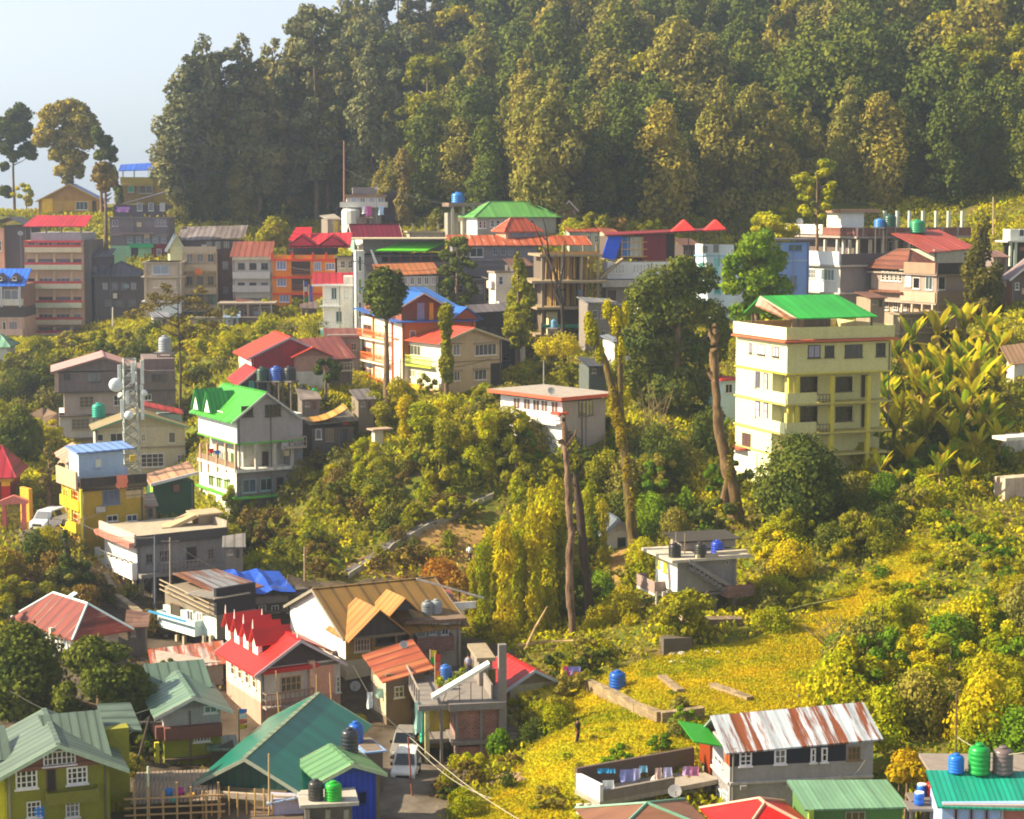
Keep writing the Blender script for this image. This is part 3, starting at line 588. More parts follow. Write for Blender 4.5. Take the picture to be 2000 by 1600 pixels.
for x in (366, 384): b.w('L', x, 1192 + (x - 366) * .25, x + 12, 1214 + (x - 366) * .25, c=2, r=1, fr='#f8f4e8', gl='#7a7480')
b.door('L', 334, 1180, 352, 1205, pc='#4a4034'); b.w('R', 462, 1204, 476, 1228, c=2, r=2, gl='#3c3844')
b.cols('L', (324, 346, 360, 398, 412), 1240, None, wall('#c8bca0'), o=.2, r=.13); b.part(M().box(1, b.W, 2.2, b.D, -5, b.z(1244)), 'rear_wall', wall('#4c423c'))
b.shed(tin('#8a8278', .2, 'y', .8), b.z(1166), b.z(1166), b.z(1152), b.z(1150), .4, y1=b.D * .45, x1=b.W * .7); b.shed(tin('#8a5a3c', .6, 'x', .9, c2='#8a8c90'), b.zy(1158, 1.5), b.zy(1156, 1.5), b.zy(1128, 5), b.zy(1133, 5), .3, y0=b.D * .2, x0=1.5, x1=b.W + 1.5, name='upper_roof', raw=True)
m = M()
for k in range(3): m.tube([(-.3, .5, b.z(1184) + k*.4 - .6), (-.3, b.D, b.z(1172) + k*.4 - .2)], .06, 5)
b.part(m, 'pole_rail', plain('#a89678'))
# shack with blue tarpaulin roof behind
b = B('shack', 'dim wooden shack under a crumpled blue tarpaulin roof beside the black walled shack', 'shed', 492, 1160, 1240, 23, 26, 600, xl=470)
b.st(wall('#5c5048')); b.band('R', 1166, 1180, wall('#8a8078'), o=.4, x1=560); b.band('R', 1196, 1199, wall('#7a6a5c'), o=.5)
for x in (505, 530, 560): b.w('R', x, 1182, x + 14, 1196, c=2, r=1, gl='#28303a')
m = M(); nx_, ny_ = 9, 6; vs = []; rnd = random.Random(4)
for j in range(ny_):
    for i in range(nx_): vs.append((-1.8 + i * 5.6 / 8, -.6 + j * 4.4 / 5, b.H + .35 + j * .22 - i*.06 + rnd.uniform(-.12, .12) + (.3 if i in (2, 5) else 0)))
m.add(vs, [(j*nx_+i, j*nx_+i+1, (j+1)*nx_+i+1, (j+1)*nx_+i) for j in range(ny_-1) for i in range(nx_-1)]); m.smooth = False; b.part(m, 'blue_tarpaulin', plain('#1c50b8', .5))
b.shed(tin('#5a524c', .3, 'x', .9), b.H, b.H - .3, b.H + .5, b.H + .2, .5, raw=True)
m = M(); 
for k in range(6): m.tube([(b.W - 1.5 + k*.2, 1 + k*.5, b.H + .35 + k*.05), (b.W + 2.4 + k * .1, .6 + k*.6, b.H - .2 - k * .1)], .05, 5)
b.part(m, 'bamboo_bundle', plain('#a8906a'))
# yellow building
b = B('building', 'tall yellow building with orange balconies and laundry on its dark stained roof terrace', 'building', 163, 952, 1100, 21, 32, 283, xl=122)
yw = wall('#b8981c', .4); b.st(yw, yb=1025); b.st(yw, 1025, 1075, iE=.8); b.st(wall('#b09a2a'), 1075, None, iE=2.0)
b.slab(952, wall('#6a5a34'), .3, .25); b.part(b.fb(M(), 'R', -.2, b.W + .2, b.z(960), b.z(934), .1, .3), 'parapet', wall('#2c2622', .8)); b.part(b.fb(M(), 'L', .1, b.D, b.z(956), b.z(922), .3, .5), 'parapet', wall('#c8a888', .5))
b.w('R', 200, 957, 234, 985, c=3, r=1, fr='#5c7490', gl='#4a6484'); b.w('R', 246, 952, 280, 966, c=3, r=1, gl='#4a4234', fr='#8a8060'); b.part(b.fb(M(), 'R', b.pt('R', 245, 970)[0], b.W, b.z(981), b.z(966), .0, .08), 'panel', wall('#c8b080'))
b.w('R', 208, 1006, 230, 1018, c=2, r=1, gl='#2a2822'); b.w('R', 247, 1005, 268, 1018, c=2, r=1, gl='#2c3c4a'); b.part(b.fb(M(), 'R', .1, .18, -4, b.z(930), .08, .16), 'drain_pipe', plain('#8a8478'))
for yy in (988, 1032, 1072): b.bal('L', 124, 160, yy, .35, .8, wall('#f6d618', .1), wrap=True)
b.cols('L', (124, 139, 158), 956, None, wall('#f8e44c', .1), o=.3, r=.1)
for yy in (958, 1002, 1044): b.w('L', 142, yy, 154, yy + 22, fr='#fff0b0', gl='#b85a10', c=1, r=2); b.w('L', 128, yy - 4, 135, yy + 16, fr='#f8e060', gl='#8a8a40', c=1, r=2)
m = M()
for k in range(9): m.box(.2 + k * .45, .34 + k*.45, -.9, -.8, -2.5, -.6)
m.box(.1, 4.4, -.92, -.78, -.6, -.5).box(.1, 4.4, -.92, -.78, -2.5, -2.4); b.part(m, 'yellow_fence', plain('#f0c414'))
rb = b.part(M().box(.8, 5.2, 3, b.D, b.H, b.zy(884, 3)), 'rooftop_room', wall('#b8cce0', .2)); b.part(M().poly([(.5, 2.6, b.zy(880, 3)), (6.2, 2.6, b.zy(878, 3)), (6.2, 6, b.zy(880, 3) + .4), (.5, 6, b.zy(882, 3) + .4)], .14), 'rooftop_roof', tin('#7a9cd8', axis='x', pitch=.8)); b.w('R', 186, 896, 198, 912, o=-2.97, fr='#c8d0d8', gl='#d0c8a8', c=1, r=1)
# pinkish lean-to roof behind the yellow building
b = B('shed', 'small shed with peach pink striped roof behind the rooftop room', 'shed', 134, 898, 960, 20, 30, 160, xl=112)
b.st(wall('#c8b08c')); b.shed(tin('#d09a80', .0, 'y', .8, c2='#c48a70'), b.z(900), b.z(884), b.z(882), b.z(868), .3, y1=b.D)
# green low building
b = B('shed', 'long low green building with sloping white edged roof beside the yellow building', 'shed', 300, 944, 1010, 19.5, 24, 380, xl=286)
b.st(wall('#2c5a3c')); b.shed(tin('#c0906c', axis='x', pitch=.9), b.z(946), b.z(928), b.z(946) + .5, b.z(928) + .6, .3, raw=True); b.part(b.fb(M(), 'L', 0, 1.2, -1, b.z(948), .0, .015), 'lime_panel', wall('#9ad83c', .1)); b.part(M().ext([(-.3, -.42, b.z(949)), (b.W + .4, -.42, b.z(930)), (b.W + .4, -.42, b.z(925)), (-.3, -.42, b.z(943))], (0, .1, 0)), 'fascia', plain('#e8e8e2'))
# stone clad apartment block
b = B('apartment_building', 'four storey block clad in diagonal grey stone above pale walls, pink tin roof', 'building', 112, 722, 905, 16, 14, 344, xl=104)
sm = wall('#6d6262', .8, stain='#9a8478'); b.st(sm, 728, 766, iE=0); b.st(wall('#bcaaa2', .3), 766, 812, x0=1.0, iR=.5); b.st(wall('#d8cfcc', .2), 812, 857, iR=.4, x0=.4, iE=7.2); b.st(wall('#c8bcb4'), 857, None, iR=.6, x0=.8, iE=6)
b.slab(766, wall('#5a5250'), .1, .18); b.part(M().box(.3, b.W * .5, -.1, 3, b.z(812) - .15, b.z(812)), 'ledge', wall('#6a5a54')); b.part(M().box(.2, b.W * .5, -.1, 3, b.z(858) - .15, b.z(858)), 'ledge', wall('#7a6c60'))
b.st(sm, 766, 800, x0=b.pt('R', 268, 780)[0], iR=.1)
b.gable('v', tin('#c89a94', .35, 'y', 1.1, '#a0503c'), 1.6, y=726, oe=.5, og=.5, trim='#8a6a60', wallm=sm, x1=b.W * .72, skew=.6)
for q in ((170, 728, 198, 746), (124, 730, 138, 742)): b.w('R', *q, c=3, r=1, gl='#2c2a2c', fr='#5a5450')
b.w('R', 296, 730, 326, 744, c=3, r=1, gl='#3c3838', fr='#5a5450'); b.w('R', 155, 774, 183, 796, c=3, r=3, fr='#a89884', gl='#6a6258', o=-.48); b.w('R', 140, 818, 175, 839, c=4, r=3, fr='#b0a090', gl='#5a5450', o=-.38); b.w('R', 222, 772, 238, 792, c=2, gl='#34343c', o=-.48); b.w('R', 282, 770, 296, 782, c=2, r=1, gl='#26262c')
b.cols('R', (108, 112), 728, 766, wall('#c8a898'), o=.0, r=.12)
b.st(wall('#7c6a68'), 706, 728, x0=b.W * .74, iR=.8)
# cream gabled house
b = B('house', 'cream house with low green edged gable and red lean-to roof behind the mast', 'house', 188, 838, 935, 17.5, 16, 362, xl=183)
b.st(wall('#d6c8ae', .25), x0=.0); b.gable('v', tin('#a08c64', axis='y', pitch=.9), pz(b, 262, 806) - b.H, oe=.4, og=.9, trim='#7aa07a', wallm=wall('#c8b896'), x1=b.W)
b.w('R', 190, 848, 202, 862, gl='#2c2c34', c=1, r=1); b.w('R', 215, 846, 240, 864, gl='#5c5650', c=2, r=1); b.w('R', 276, 848, 284, 862, gl='#8c8474', c=2); b.w('R', 329, 844, 343, 865, gl='#5a5248', c=1, r=1)
b.w('R', 218, 886, 242, 910, c=3, r=2, fr='#e8d8d4', gl='#9a8a8c'); b.w('R', 275, 886, 320, 912, c=4, r=3, fr='#f0e8ec', gl='#5a5062'); b.w('R', 346, 888, 360, 912, c=2, r=3, fr='#f0e0e4', gl='#8a7080'); b.band('R', 876, 879, wall('#a8987c'), o=.15)
b.part(M().poly([(b.W * .55, 2.4, b.zy(792, 2.4)), (b.W + .2, 2.4, b.zy(812, 2.4)), (b.W + .2, 5, b.zy(812, 2.4) + .3), (b.W * .55, 5, b.zy(792, 2.4) + .3)], .12), 'red_roof', tin('#b83c34', axis='x', pitch=.9)); b.part(M().box(b.W * .57, b.W, 2.8, 5, b.H - 1, b.zy(812, 2.4)), 'rear_wall', wall('#a4c4b4'))
# white and green building
b = B('building', 'tall white building trimmed in leaf green with veranda and shade grey side, mid left', 'building', 466, 815, 1035, 19, 31, 592, xl=389)
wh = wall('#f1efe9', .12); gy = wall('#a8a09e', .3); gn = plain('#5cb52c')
b.st(wh, yb=866); b.part(b.fb(M(), 'R', 0, b.W, b.z(868), b.H, .0, .015), 'shaded_grey_front', gy)  # grey over the white wall: shade of this side put into the colour
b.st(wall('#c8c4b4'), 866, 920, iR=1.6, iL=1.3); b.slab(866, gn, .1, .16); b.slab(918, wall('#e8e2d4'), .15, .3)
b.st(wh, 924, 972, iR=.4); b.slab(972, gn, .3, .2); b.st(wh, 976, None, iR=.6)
b.part(b.fb(M(), 'R', 0, b.W - .2, b.z(972), b.z(926), -.38, -.3), 'shaded_grey_front', wall('#8c8682', .6)); b.part(b.fb(M(), 'R', 0, b.W - .2, -5, b.z(976), -.58, -.5), 'shaded_grey_front', wall('#7c7672', .6))
rz_ = pz(b, 510, 768) - b.H; b.gable('v', tin('#3f9e2c', axis='y', pitch=.8, gloss=.5), rz_, oe=.8, og=.5, trim='#bcb8b4', wallm=gy, x1=b.W * .86)
for k in range(2):
    yy = b.D * (.58 + .3 * k); m = M()
    for sg in (-1, 1): m.ext([(-.9, yy + sg * 1.1, b.H - .1), (-.9, yy, b.H + 2.0), (-.9, yy, b.H + 2.15), (-.9, yy + sg * 1.1, b.H + .05)], (3.2, 0, 0))
    d_ = b.part(m, 'dormer', tin('#2f9a3c', axis='x', pitch=.5)); b.part(M().ext([(-.7, yy - .9, b.H - .05), (-.7, yy + .9, b.H - .05), (-.7, yy, b.H + 1.7)], (.2, 0, 0)), 'dormer_front', plain('#f4f2ea'), d_)
for q in ((398, 790, 412, 806), (424, 797, 436, 812)): b.w('L', q[0], q[1] + 6, q[2], q[3] + 6, c=1, r=1, gl='#7a6a3c', fr='#f6f4ec')
b.w('R', 468 + 3, 793, 494, 814, c=3, r=1, gl='#16151a', fr='#4a4442', o=.06); b.w('R', 518, 790, 548, 813, c=4, r=1, gl='#16151a', fr='#4a4442', o=.06)
b.cols('L', (392, 406, 424, 441, 460), 866, 922, wall('#cfa98a'), o=.05, r=.12); b.cols('R', (500, 536, 570), 866, 918, wall('#c8beb0'), o=.1, r=.15)
b.part(b.fb(M(), 'L', 0, b.D, b.z(920), b.z(906), .0, .08), 'railing', plain('#8c7058'))
for x in (410, 424, 438, 452): b.w('L', x, 875 + (x - 410) * .2, x + 7, 905 + (x-410) * .25, c=1, r=1, gl='#6a8a3a', fr='#f4f4ea', o=-1.25)
b.door('R', 512, 882, 524, 912, o=-1.55); b.door('R', 555, 880, 566, 912, o=-1.55, pc='#1c1a1c')
for i, x in enumerate((409, 424, 439)): b.w('L', x - 1, 942 + i*4 - 14, x + 9, 942 + i*4 + 8, c=2, r=1, gl='#6a8a2c', fr='#fdfdf6', shade='#cfe8c8')
b.w('R', 473, 936, 500, 962, c=2, r=1, gl='#34485c', fr='#9ab0b4', o=-.28); b.w('R', 508, 934, 532, 958, c=2, r=1, gl='#3c4246', fr='#8ab0b4', o=-.28); b.door('R', 540, 932, 554, 975, pc='#16161c', o=-.28)
b.w('L', 402, 990, 416, 1012, c=1, r=2, gl='#8a5a6a', fr='#f8f4f0'); b.bal('L', 418, 462, 1020, .5, .9, plain('#f8f8f4'), rail='rail'); b.w('L', 424, 985, 436, 1005, c=1, r=2, gl='#b0a8ac', fr='#fff'); b.w('L', 442, 990, 456, 1012, c=2, r=2, gl='#a09c9c', fr='#fff')
b.bal('R', 552, 590, 870, 1.2, 1.0, plain('#a8988c'), rail='rail'); b.part(M().box(b.W - 1.4, b.W, .02, 3.5, -5, b.z(866)), 'stair_tower', wall('#8a8a92'))
# shack with tan curved roof right of it
b = B('shack', 'dark wooden shack under curling tan roof sheets right of the green trimmed building', 'shed', 610, 836, 890, 18.6, 18, 690, xl=594)
b.st(wall('#5c5450', .5)); b.shed(tin('#6c6454', .2, 'x', .9), b.z(826), b.z(822), b.z(808), b.z(804), .5)
b.w('R', 616, 838, 628, 858, c=1, r=1, gl='#24242c'); b.w('R', 636, 838, 652, 862, fr='#8a7a6c', gl='#6a5a4c', c=3, r=1); b.door('R', 668, 836, 680, 880, pc='#24303a')
m = M(); vs = []
for j in range(2):
    for i in range(7): vs.append((.0 + i * .62, -.6 + j*2.2, b.z(824) + .1 + (i/6) ** 2 * 1.3 + j*.25))
m.add(vs, [(i, i+1, 7+i+1, 7+i) for i in range(6)]); m.add([(x, y, z - .1) for x, y, z in vs], [(7+i, 7+i+1, i+1, i) for i in range(6)]); b.part(m, 'loose_roof_sheet', tin('#c39148', .15, 'x', .9))
b.part(M().box(.8, b.W - 1, -.9, 0, -1.6, -1.4), 'floor_slab', wall('#8c8884')); b.cols('R', (628, 664), 870, None, wall('#5a5048'), o=.5)
# red barn
b = B('barn', 'barn with orange red roof, crimson sheet gable and brown side wing', 'building', 492, 697, 770, 17.6, 17, 600, xl=467)
rdw = tin('#9a1a24', axis='x', pitch=.35, deep=.3); b.st(rdw, yb=721); b.st(wall('#b0a49a', .4), 721, None, iR=.3)
b.part(b.fb(M(), 'L', 0, b.D, b.z(722), b.H, .0, .015), 'white_side', wall('#f2ebe0', .3)); b.gable('v', tin('#e0391c', axis='y', pitch=1.2, deep=.2, gloss=.5), pz(b, 567, 660) - b.H, oe=.6, og=.5, trim='#a8a0a8', wallm=rdw, x1=b.pt('R', 640, 690)[0])
wx = b.pt('R', 574, 700)[0]; c0 = wx; c1 = b.pt('R', 640, 690)[0]
b.part(M().box(c0, c1, -.9, .0, -4, b.z(697)), 'wing_wall', wall('#b98a78', .3)); m = M(); cm = (c0 + c1) / 2
for e in (c0 - .5, c1 + .5): m.ext([(e, -1.5, b.z(697) - .15), (cm, -1.5, b.z(680)), (cm, -1.5, b.z(680) + .1), (e, -1.5, b.z(697) - .05)], (0, 4.5, 0))
b.part(m, 'wing_roof', tin('#c8402c', axis='y', pitch=1.0)); b.part(M().ext([(c0, -.9, b.z(697)), (c1, -.9, b.z(697)), (cm, -.9, b.z(682))], (0, 2, 0)), 'gable_wall', wall('#a8705c'))
b.part(b.fb(M(), 'R', c0 + .1, c1 - .1, b.z(762), b.z(727), .9, .96), 'white_lower_wall', wall('#dcd6ce', .4))
b = B('house', 'small red roofed lean-to with turquoise doorway below the barn', 'house', 470, 748, 775, 18, 16, 530, xl=452)
b.st(wall('#3c3c44')); b.gable('v', tin('#d02828', axis='y', pitch=1), 1.3, oe=.4, og=.4, trim='#e0b8b0', wallm=wall('#7a4a44')); b.w('R', 486, 744, 496, 762, fr='#4ab8b0', gl='#6ac0b8', c=1, r=1)
b = B('house', 'house with rust brown sheet roof tucked behind the crimson barn', 'house', 600, 700, 765, 17.2, 20, 688, dep=7)
b.st(wall('#8a7468')); b.shed(tin('#7c3a2c', .4, 'x', .9, '#a06a54'), b.z(702), b.z(700), b.z(664), b.z(660), .4); b.bal('R', 664, 688, 722, .5, .9, plain('#d8c0a0'), rail='rail')
# orange and white house with blue roof
b = B('building', 'bright orange and white three storey house with cobalt blue gabled roof', 'building', 786, 630, 775, 16.6, 24, 925, xl=707)
ow = wall('#f6e4cc', .12); b.st(ow); b.part(b.fb(M(), 'R', 0, b.W, b.z(700), b.H, .0, .015), 'orange_front', wall('#c8702c', .25))
bl = tin('#2a66b8', axis='y', pitch=.8, gloss=.4)
b.part(M().poly([(-1.0, -.7, b.H + .1), (b.W + .5, -.7, b.H + .1), (b.W + .5, b.D + .5, b.H + 1.0), (-1.0, b.D + .5, b.H + .1 + .9)], .12), 'lower_roof', bl)
gx0, gx1 = b.W * .02, b.W * .58; gc = (gx0 + gx1) / 2; zt_ = b.H + 3.0
b.part(M().box(gx0, gx1, .6, b.D - .5, b.H + .1, b.H + 2.0), 'attic_wall', wall('#8a4a34')); b.part(M().ext([(gx0, .6, b.H + 2.0), (gx1, .6, b.H + 2.0), (gc, .6, b.H + 3.2)], (0, 4, 0)), 'gable_wall', wall('#8a4a34'))
m = M()
for e in (gx0 - .8, gx1 + .8): m.ext([(e, -.2, b.H + 1.5), (gc, -.2, b.H + 3.3), (gc, -.2, b.H + 3.42), (e, -.2, b.H + 1.62)], (0, 5, 0))
b.part(m, 'gable_roof', bl); b.part(M().ext([(gx0 - .8, -.26, b.H + 1.45), (gc, -.26, b.H + 3.25), (gc, -.26, b.H + 3.45), (gx0 - .8, -.26, b.H + 1.62)], (0, .06, 0)).ext([(gx1 + .8, -.26, b.H + 1.45), (gc, -.26, b.H + 3.25), (gc, -.26, b.H + 3.45), (gx1 + .8, -.26, b.H + 1.62)], (0, .06, 0)), 'bargeboard', plain('#c8b0a0'))
b.shed(tin('#2a66b8', axis='x', pitch=.8, gloss=.4), b.H + 1.6, b.H + 1.6, b.H + 3.4, b.H + 3.4, .3, raw=True, y0=3, x0=.2, x1=b.W * .9, name='main_roof')
b.part(M().box(gc - .6, gc + .3, .5, .6, b.H + .2, b.H + 2.2), 'door', plain('#8a84a8')); b.part(M().box(gc + .9, gc + 1.4, .4, .6, b.H + .2, b.H + 2.2), 'orange_post', plain('#e09030'))
x2 = b.W * .7; b.part(M().ext([(x2, -.3, b.H + .2), (b.W + .6, -.3, b.H + .2), ((x2 + b.W + .6) / 2, -.3, b.H + 1.5)], (0, 3, 0)), 'side_gable', wall('#a8562c'))
m = M()
for e, sg in ((x2 - .4, -1), (b.W + 1.0, 1)): m.ext([(e, -.6, b.H + .05), ((x2 + b.W + .6)/2, -.6, b.H + 1.55), ((x2 + b.W + .6)/2, -.6, b.H + 1.67), (e, -.6, b.H + .17)], (0, 4, 0))
b.part(m, 'side_gable_roof', bl)
for yy in (662, 706, 750): b.bal('L', 708, 764, yy, .7, 1.0, plain('#d8722c'), rail='rail', smat=ow)
for yy in (634, 678, 720): b.w('L', 710, yy, 726, yy + 18, c=2, r=2, fr='#c8642c', gl='#5a4c48'); b.door('L', 735, yy + 2, 743, yy + 22, pc='#f6e0b0', fr='#e08a3c'); 
b.cols('L', (729, 766), 616, None, wall('#d8763a'), o=.1, r=.12); b.w('R', 800, 646, 812, 664, c=1, r=1, gl='#3a2a20', o=.06); b.part(b.fb(M(), 'R', b.W - .1, b.W + .15, 0, b.H + .8, .0, .2), 'orange_pillar', plain('#d8662c'))
# beige house
b = B('house', 'beige two storey house with coral gable roof, green balcony and awninged windows', 'house', 862, 668, 780, 17, 36, 980, xl=785)
b.st(wall('#d9b990', .25)); b.part(b.fb(M(), 'L', 0, b.D, b.z(758), b.H, .0, .015), 'white_front', wall('#f8f0d8', .1))
b.gable('v', tin('#c04a34', axis='y', pitch=1.1, deep=.2), pz(b, 918, 642) - b.H, oe=.7, og=.6, trim='#c8b490', wallm=wall('#d3b48c'))
for q in ((884, 673, 898, 694, 2), (927, 672, 969, 694, 5), (881, 726, 898, 744, 3), (926, 722, 950, 742, 3)): b.w('R', *q[:4], c=q[4], r=1, fr='#efe2d2', gl='#6a6470', shade='#a89070')
b.band('R', 708, 710, wall('#a88c6c'), o=.1); b.bal('L', 788, 850, 713, .6, 1.1, plain('#b8c83c'), rail='rail'); b.w('L', 796, 674, 822, 694, c=4, r=1, fr='#e8e4c0', gl='#5a5a50'); b.w('L', 790, 722, 812, 736, c=4, r=1, fr='#f0e8d0', gl='#a89878'); b.w('L', 816, 724, 826, 738, c=2, r=1, fr='#f0e8d0', gl='#a89878')
b.part(b.fb(M(), 'L', b.D * .5, b.D, b.z(775), b.z(757), .0, .3), 'yellow_base', wall('#e8b41c')); b.part(M().box(b.W - 1.6, b.W + .03, -.05, 4, -5, b.z(716)), 'recess_shade', wall('#3a302c')); b.part(b.fb(M(), 'R', 0, b.W, -5, 0, -.05, .04), 'plinth', wall('#7a6a58'))  # solid dark box on the wall; its colour stands for shade in a recess
# white house with turquoise balconies
b = B('building', 'slim white three storey house with crimson roof and turquoise edged balconies', 'building', 632, 555, 655, 14.6, 6, 690, dep=7)
b.st(wall('#efe9e0', .15)); b.st(wall('#e8e4dc'), 540, 690, x0=b.W - 1.2, iR=-.05)
b.shed(tin('#a41c24', axis='x', pitch=.9), b.z(556), b.z(556), b.z(534), b.z(534), .3, oL=1.4, y1=4)
b.part(b.fb(M(), 'R', -1.5, b.W, b.z(559), b.z(555), .3, .4), 'fascia', plain('#f2f0ea'))
for yy, c_ in ((597, '#9a9a98'), (641, '#8fd0cc')): b.bal('R', 624, 668, yy, .9, .9, plain('#c8ccc8'), rail='rail', smat=wall('#e8ece8'))
b.part(b.fb(M(), 'R', -.4, 2.6, b.z(658), b.z(644), .4, 1.2), 'turquoise_base', wall('#9adcd4', .1))
for q in ((647, 562, 658, 585), (672, 568, 680, 582), (656, 608, 668, 632)): b.w('R', *q, c=2, r=1, fr='#b8c8c0', gl='#4a5450')
# ---------------------------------------------------------------- far buildings, left half
# seven storey block
b = B('apartment_building', 'seven storey pink and cream block with red balconies under a crimson tin roof', 'building', 53, 448, 663, 12.6, 1, 163, dep=11)
b.st(wall('#c8a48c', .3), 470, None); b.st(wall('#a8a4ac', .2), 455, 470, x0=1.0, x1=b.W - .2)
b.part(M().poly([(-.1, -.4, b.z(442)), (b.W + .6, -.4, b.z(442)), (b.W + .4, 6, b.z(421)), (.5, 6, b.z(421))], .12), 'roof', tin('#b01c2c', axis='x', pitch=.7, deep=.35)); b.cols('R', (60, 90, 120, 158), 440, 456, wall('#8a8484'), o=-.5, r=.1)
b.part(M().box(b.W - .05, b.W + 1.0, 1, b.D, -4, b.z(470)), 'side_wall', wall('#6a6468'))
for i, yy in enumerate((496, 530, 567, 604, 637, 663)):
    y_ = yy - 5; b.bal('R', 51, 161, y_ - 1, .9, .55, wall(['#d4c4a8', '#c8c8b0', '#c8c4b0', '#c8d0b8', '#d0c4a8', '#d4c0a4'][i], .2), th=.22)
    b.part(b.fb(M(), 'R', .05, b.W - .1, b.z(y_ - 1) + .55, b.z(y_ - 1) + .95, .8, .86), 'red_rail', plain('#b0383c'))
    if i < 5: b.cols('R', (72, 106, 140), yy - 1, yy + 24, wall('#d8c49c'), o=.0, r=.16)
    for x in (54, 76, 110, 144): b.w('R', x, yy - 24, x + (15 if x in (54, 144) else 27), yy - 12, c=1 if x in (54,144) else 3, r=1, fr='#c8b8b0' if i % 2 == 0 else '#7a3a34', gl='#3a3c4c')
b.part(b.fb(M(), 'R', .0, b.W, b.z(474), b.z(470), .0, .6), 'red_awning', plain('#c83438')); b.part(b.fb(M(), 'R', 0, b.W, -5, b.z(652), -.3, -.1), 'plinth', wall('#c8a470'))
# neighbours at left edge
b = B('apartment_building', 'salmon building with dark weathered blank side wall at the far left edge', 'building', -6, 446, 560, 12.2, 0, 8, dep=10)
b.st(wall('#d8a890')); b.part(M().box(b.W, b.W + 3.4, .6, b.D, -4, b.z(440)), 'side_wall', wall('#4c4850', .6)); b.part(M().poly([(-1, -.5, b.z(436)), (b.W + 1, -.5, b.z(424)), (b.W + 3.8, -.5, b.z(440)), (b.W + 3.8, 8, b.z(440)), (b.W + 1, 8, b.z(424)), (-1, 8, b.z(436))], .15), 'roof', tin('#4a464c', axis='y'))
b.w('R', -2, 470, 3, 490, c=1)
b = B('house', 'three storey house with cobalt blue roof and dormers left of the pink block', 'building', -30, 556, 662, 13, 2, 47, dep=8)
b.st(wall('#8c6a60'), yb=600); b.st(wall('#4c4446'), 600, 620); b.st(wall('#c8a494'), 620, None)
b.shed(tin('#2c6cd8', axis='x', pitch=.7), b.z(556), b.z(556), b.z(527), b.z(527), .35, y1=4)
for x in (0, 28):
    t = b.pt('R', x, 550)[0]; d_ = b.part(M().ext([(t - .9, .2, b.z(548)), (t + .9, .2, b.z(548)), (t, .2, b.z(534))], (0, 2.2, 0)), 'dormer', wall('#6a5a5c')); b.w('R', x - 4, 541, x + 4, 548, c=1, r=1, o=-.1, gl='#2a2a34')
b.bal('R', -30, 46, 594, .8, .8, wall('#d8cfc4')); b.bal('R', -30, 46, 653, .5, .8, wall('#d8b4a8')); b.w('R', 8, 566, 36, 586, c=2, r=1, gl='#4a3a4c'); b.w('R', 18, 628, 34, 646, c=3, r=1, gl='#4a3a4c', fr='#b8a8b0'); b.w('R', 5, 628, 12, 648, c=1, r=1); b.cols('R', (2, 38), 560, 600, wall('#b8c0cc'), o=.7)
b = B('house', 'small white house with sage green hip roof at left edge above the bushes', 'house', -30, 678, 722, 14.6, 5, 14, dep=6)
b.st(wall('#d8d8d8', .2)); b.hip(tin('#6f9a80', axis='x'), 1.6, over=.6)
# ochre house under trees
b = B('house', 'ochre bungalow with blue gable roof and vivid yellow doors beneath the big tree', 'house', 76, 392, 425, 11.2, 6, 198, dep=9)
b.st(wall('#c89a3c', .3)); b.gable('v', tin('#2c50b0', axis='y'), 2.8, oe=.4, og=.5, trim='#c8a050', wallm=wall('#b8883c')); b.w('R', 148, 394, 172, 410, c=3, r=1, gl='#3a3c44'); b.part(b.fb(M(), 'R', .6, 2.4, -.5, b.z(388), .0, .1), 'yellow_door', plain('#f0bc08'))
b.door('R', 180, 392, 188, 415)
b = B('house', 'yellow terraced house with royal blue sloping canopy on the ridge', 'house', 236, 362, 400, 10.8, 8, 300, dep=8)
b.st(wall('#d8bc50', .2), 346, 360); b.st(wall('#b89a58'), 361, None, iR=.4); b.slab(361, wall('#e8c860'), .2, .2); b.shed(tin('#1c58c8', axis='x'), b.z(333), b.z(331), b.z(322), b.z(318), .3, y1=6); b.cols('R', (240, 262, 296), 333, 346, wall('#d8d4cc'), o=-.2, r=.1)
b.w('R', 250, 364, 262, 376, c=1, r=1, gl='#2c8a6c'); b.w('R', 272, 362, 298, 378, c=2, r=1, gl='#6a5a54'); b.part(M().box(b.W, b.W + 4.4, .5, 6, -3, b.z(346)), 'side_wall', wall('#c8a858'))
b = B('tower_house', 'narrow cream building peeping out between conifers on the ridge', 'building', 331, 292, 350, 9.8, 8, 350, dep=6)
b.st(wall('#f0e6c4', .15)); b.hip(tin('#b09a70'), 1.6, over=.4); b.w('R', 335, 305, 341, 316, c=1); b.w('R', 343, 305, 348, 316, c=1)
b = B('house', 'dark house with long purple brown sloping roof and rooftop clutter', 'house', 222, 400, 425, 11.4, 4, 372, dep=8)
b.st(wall('#5c5460')); b.shed(tin('#4c3c44', .2, 'x'), b.z(404), b.z(362), b.z(400), b.z(356), .3, y1=6)
for x in (268, 290, 312, 340): b.w('R', x, 396, x + 10, 412, c=1, r=1, gl='#8a8c9c')
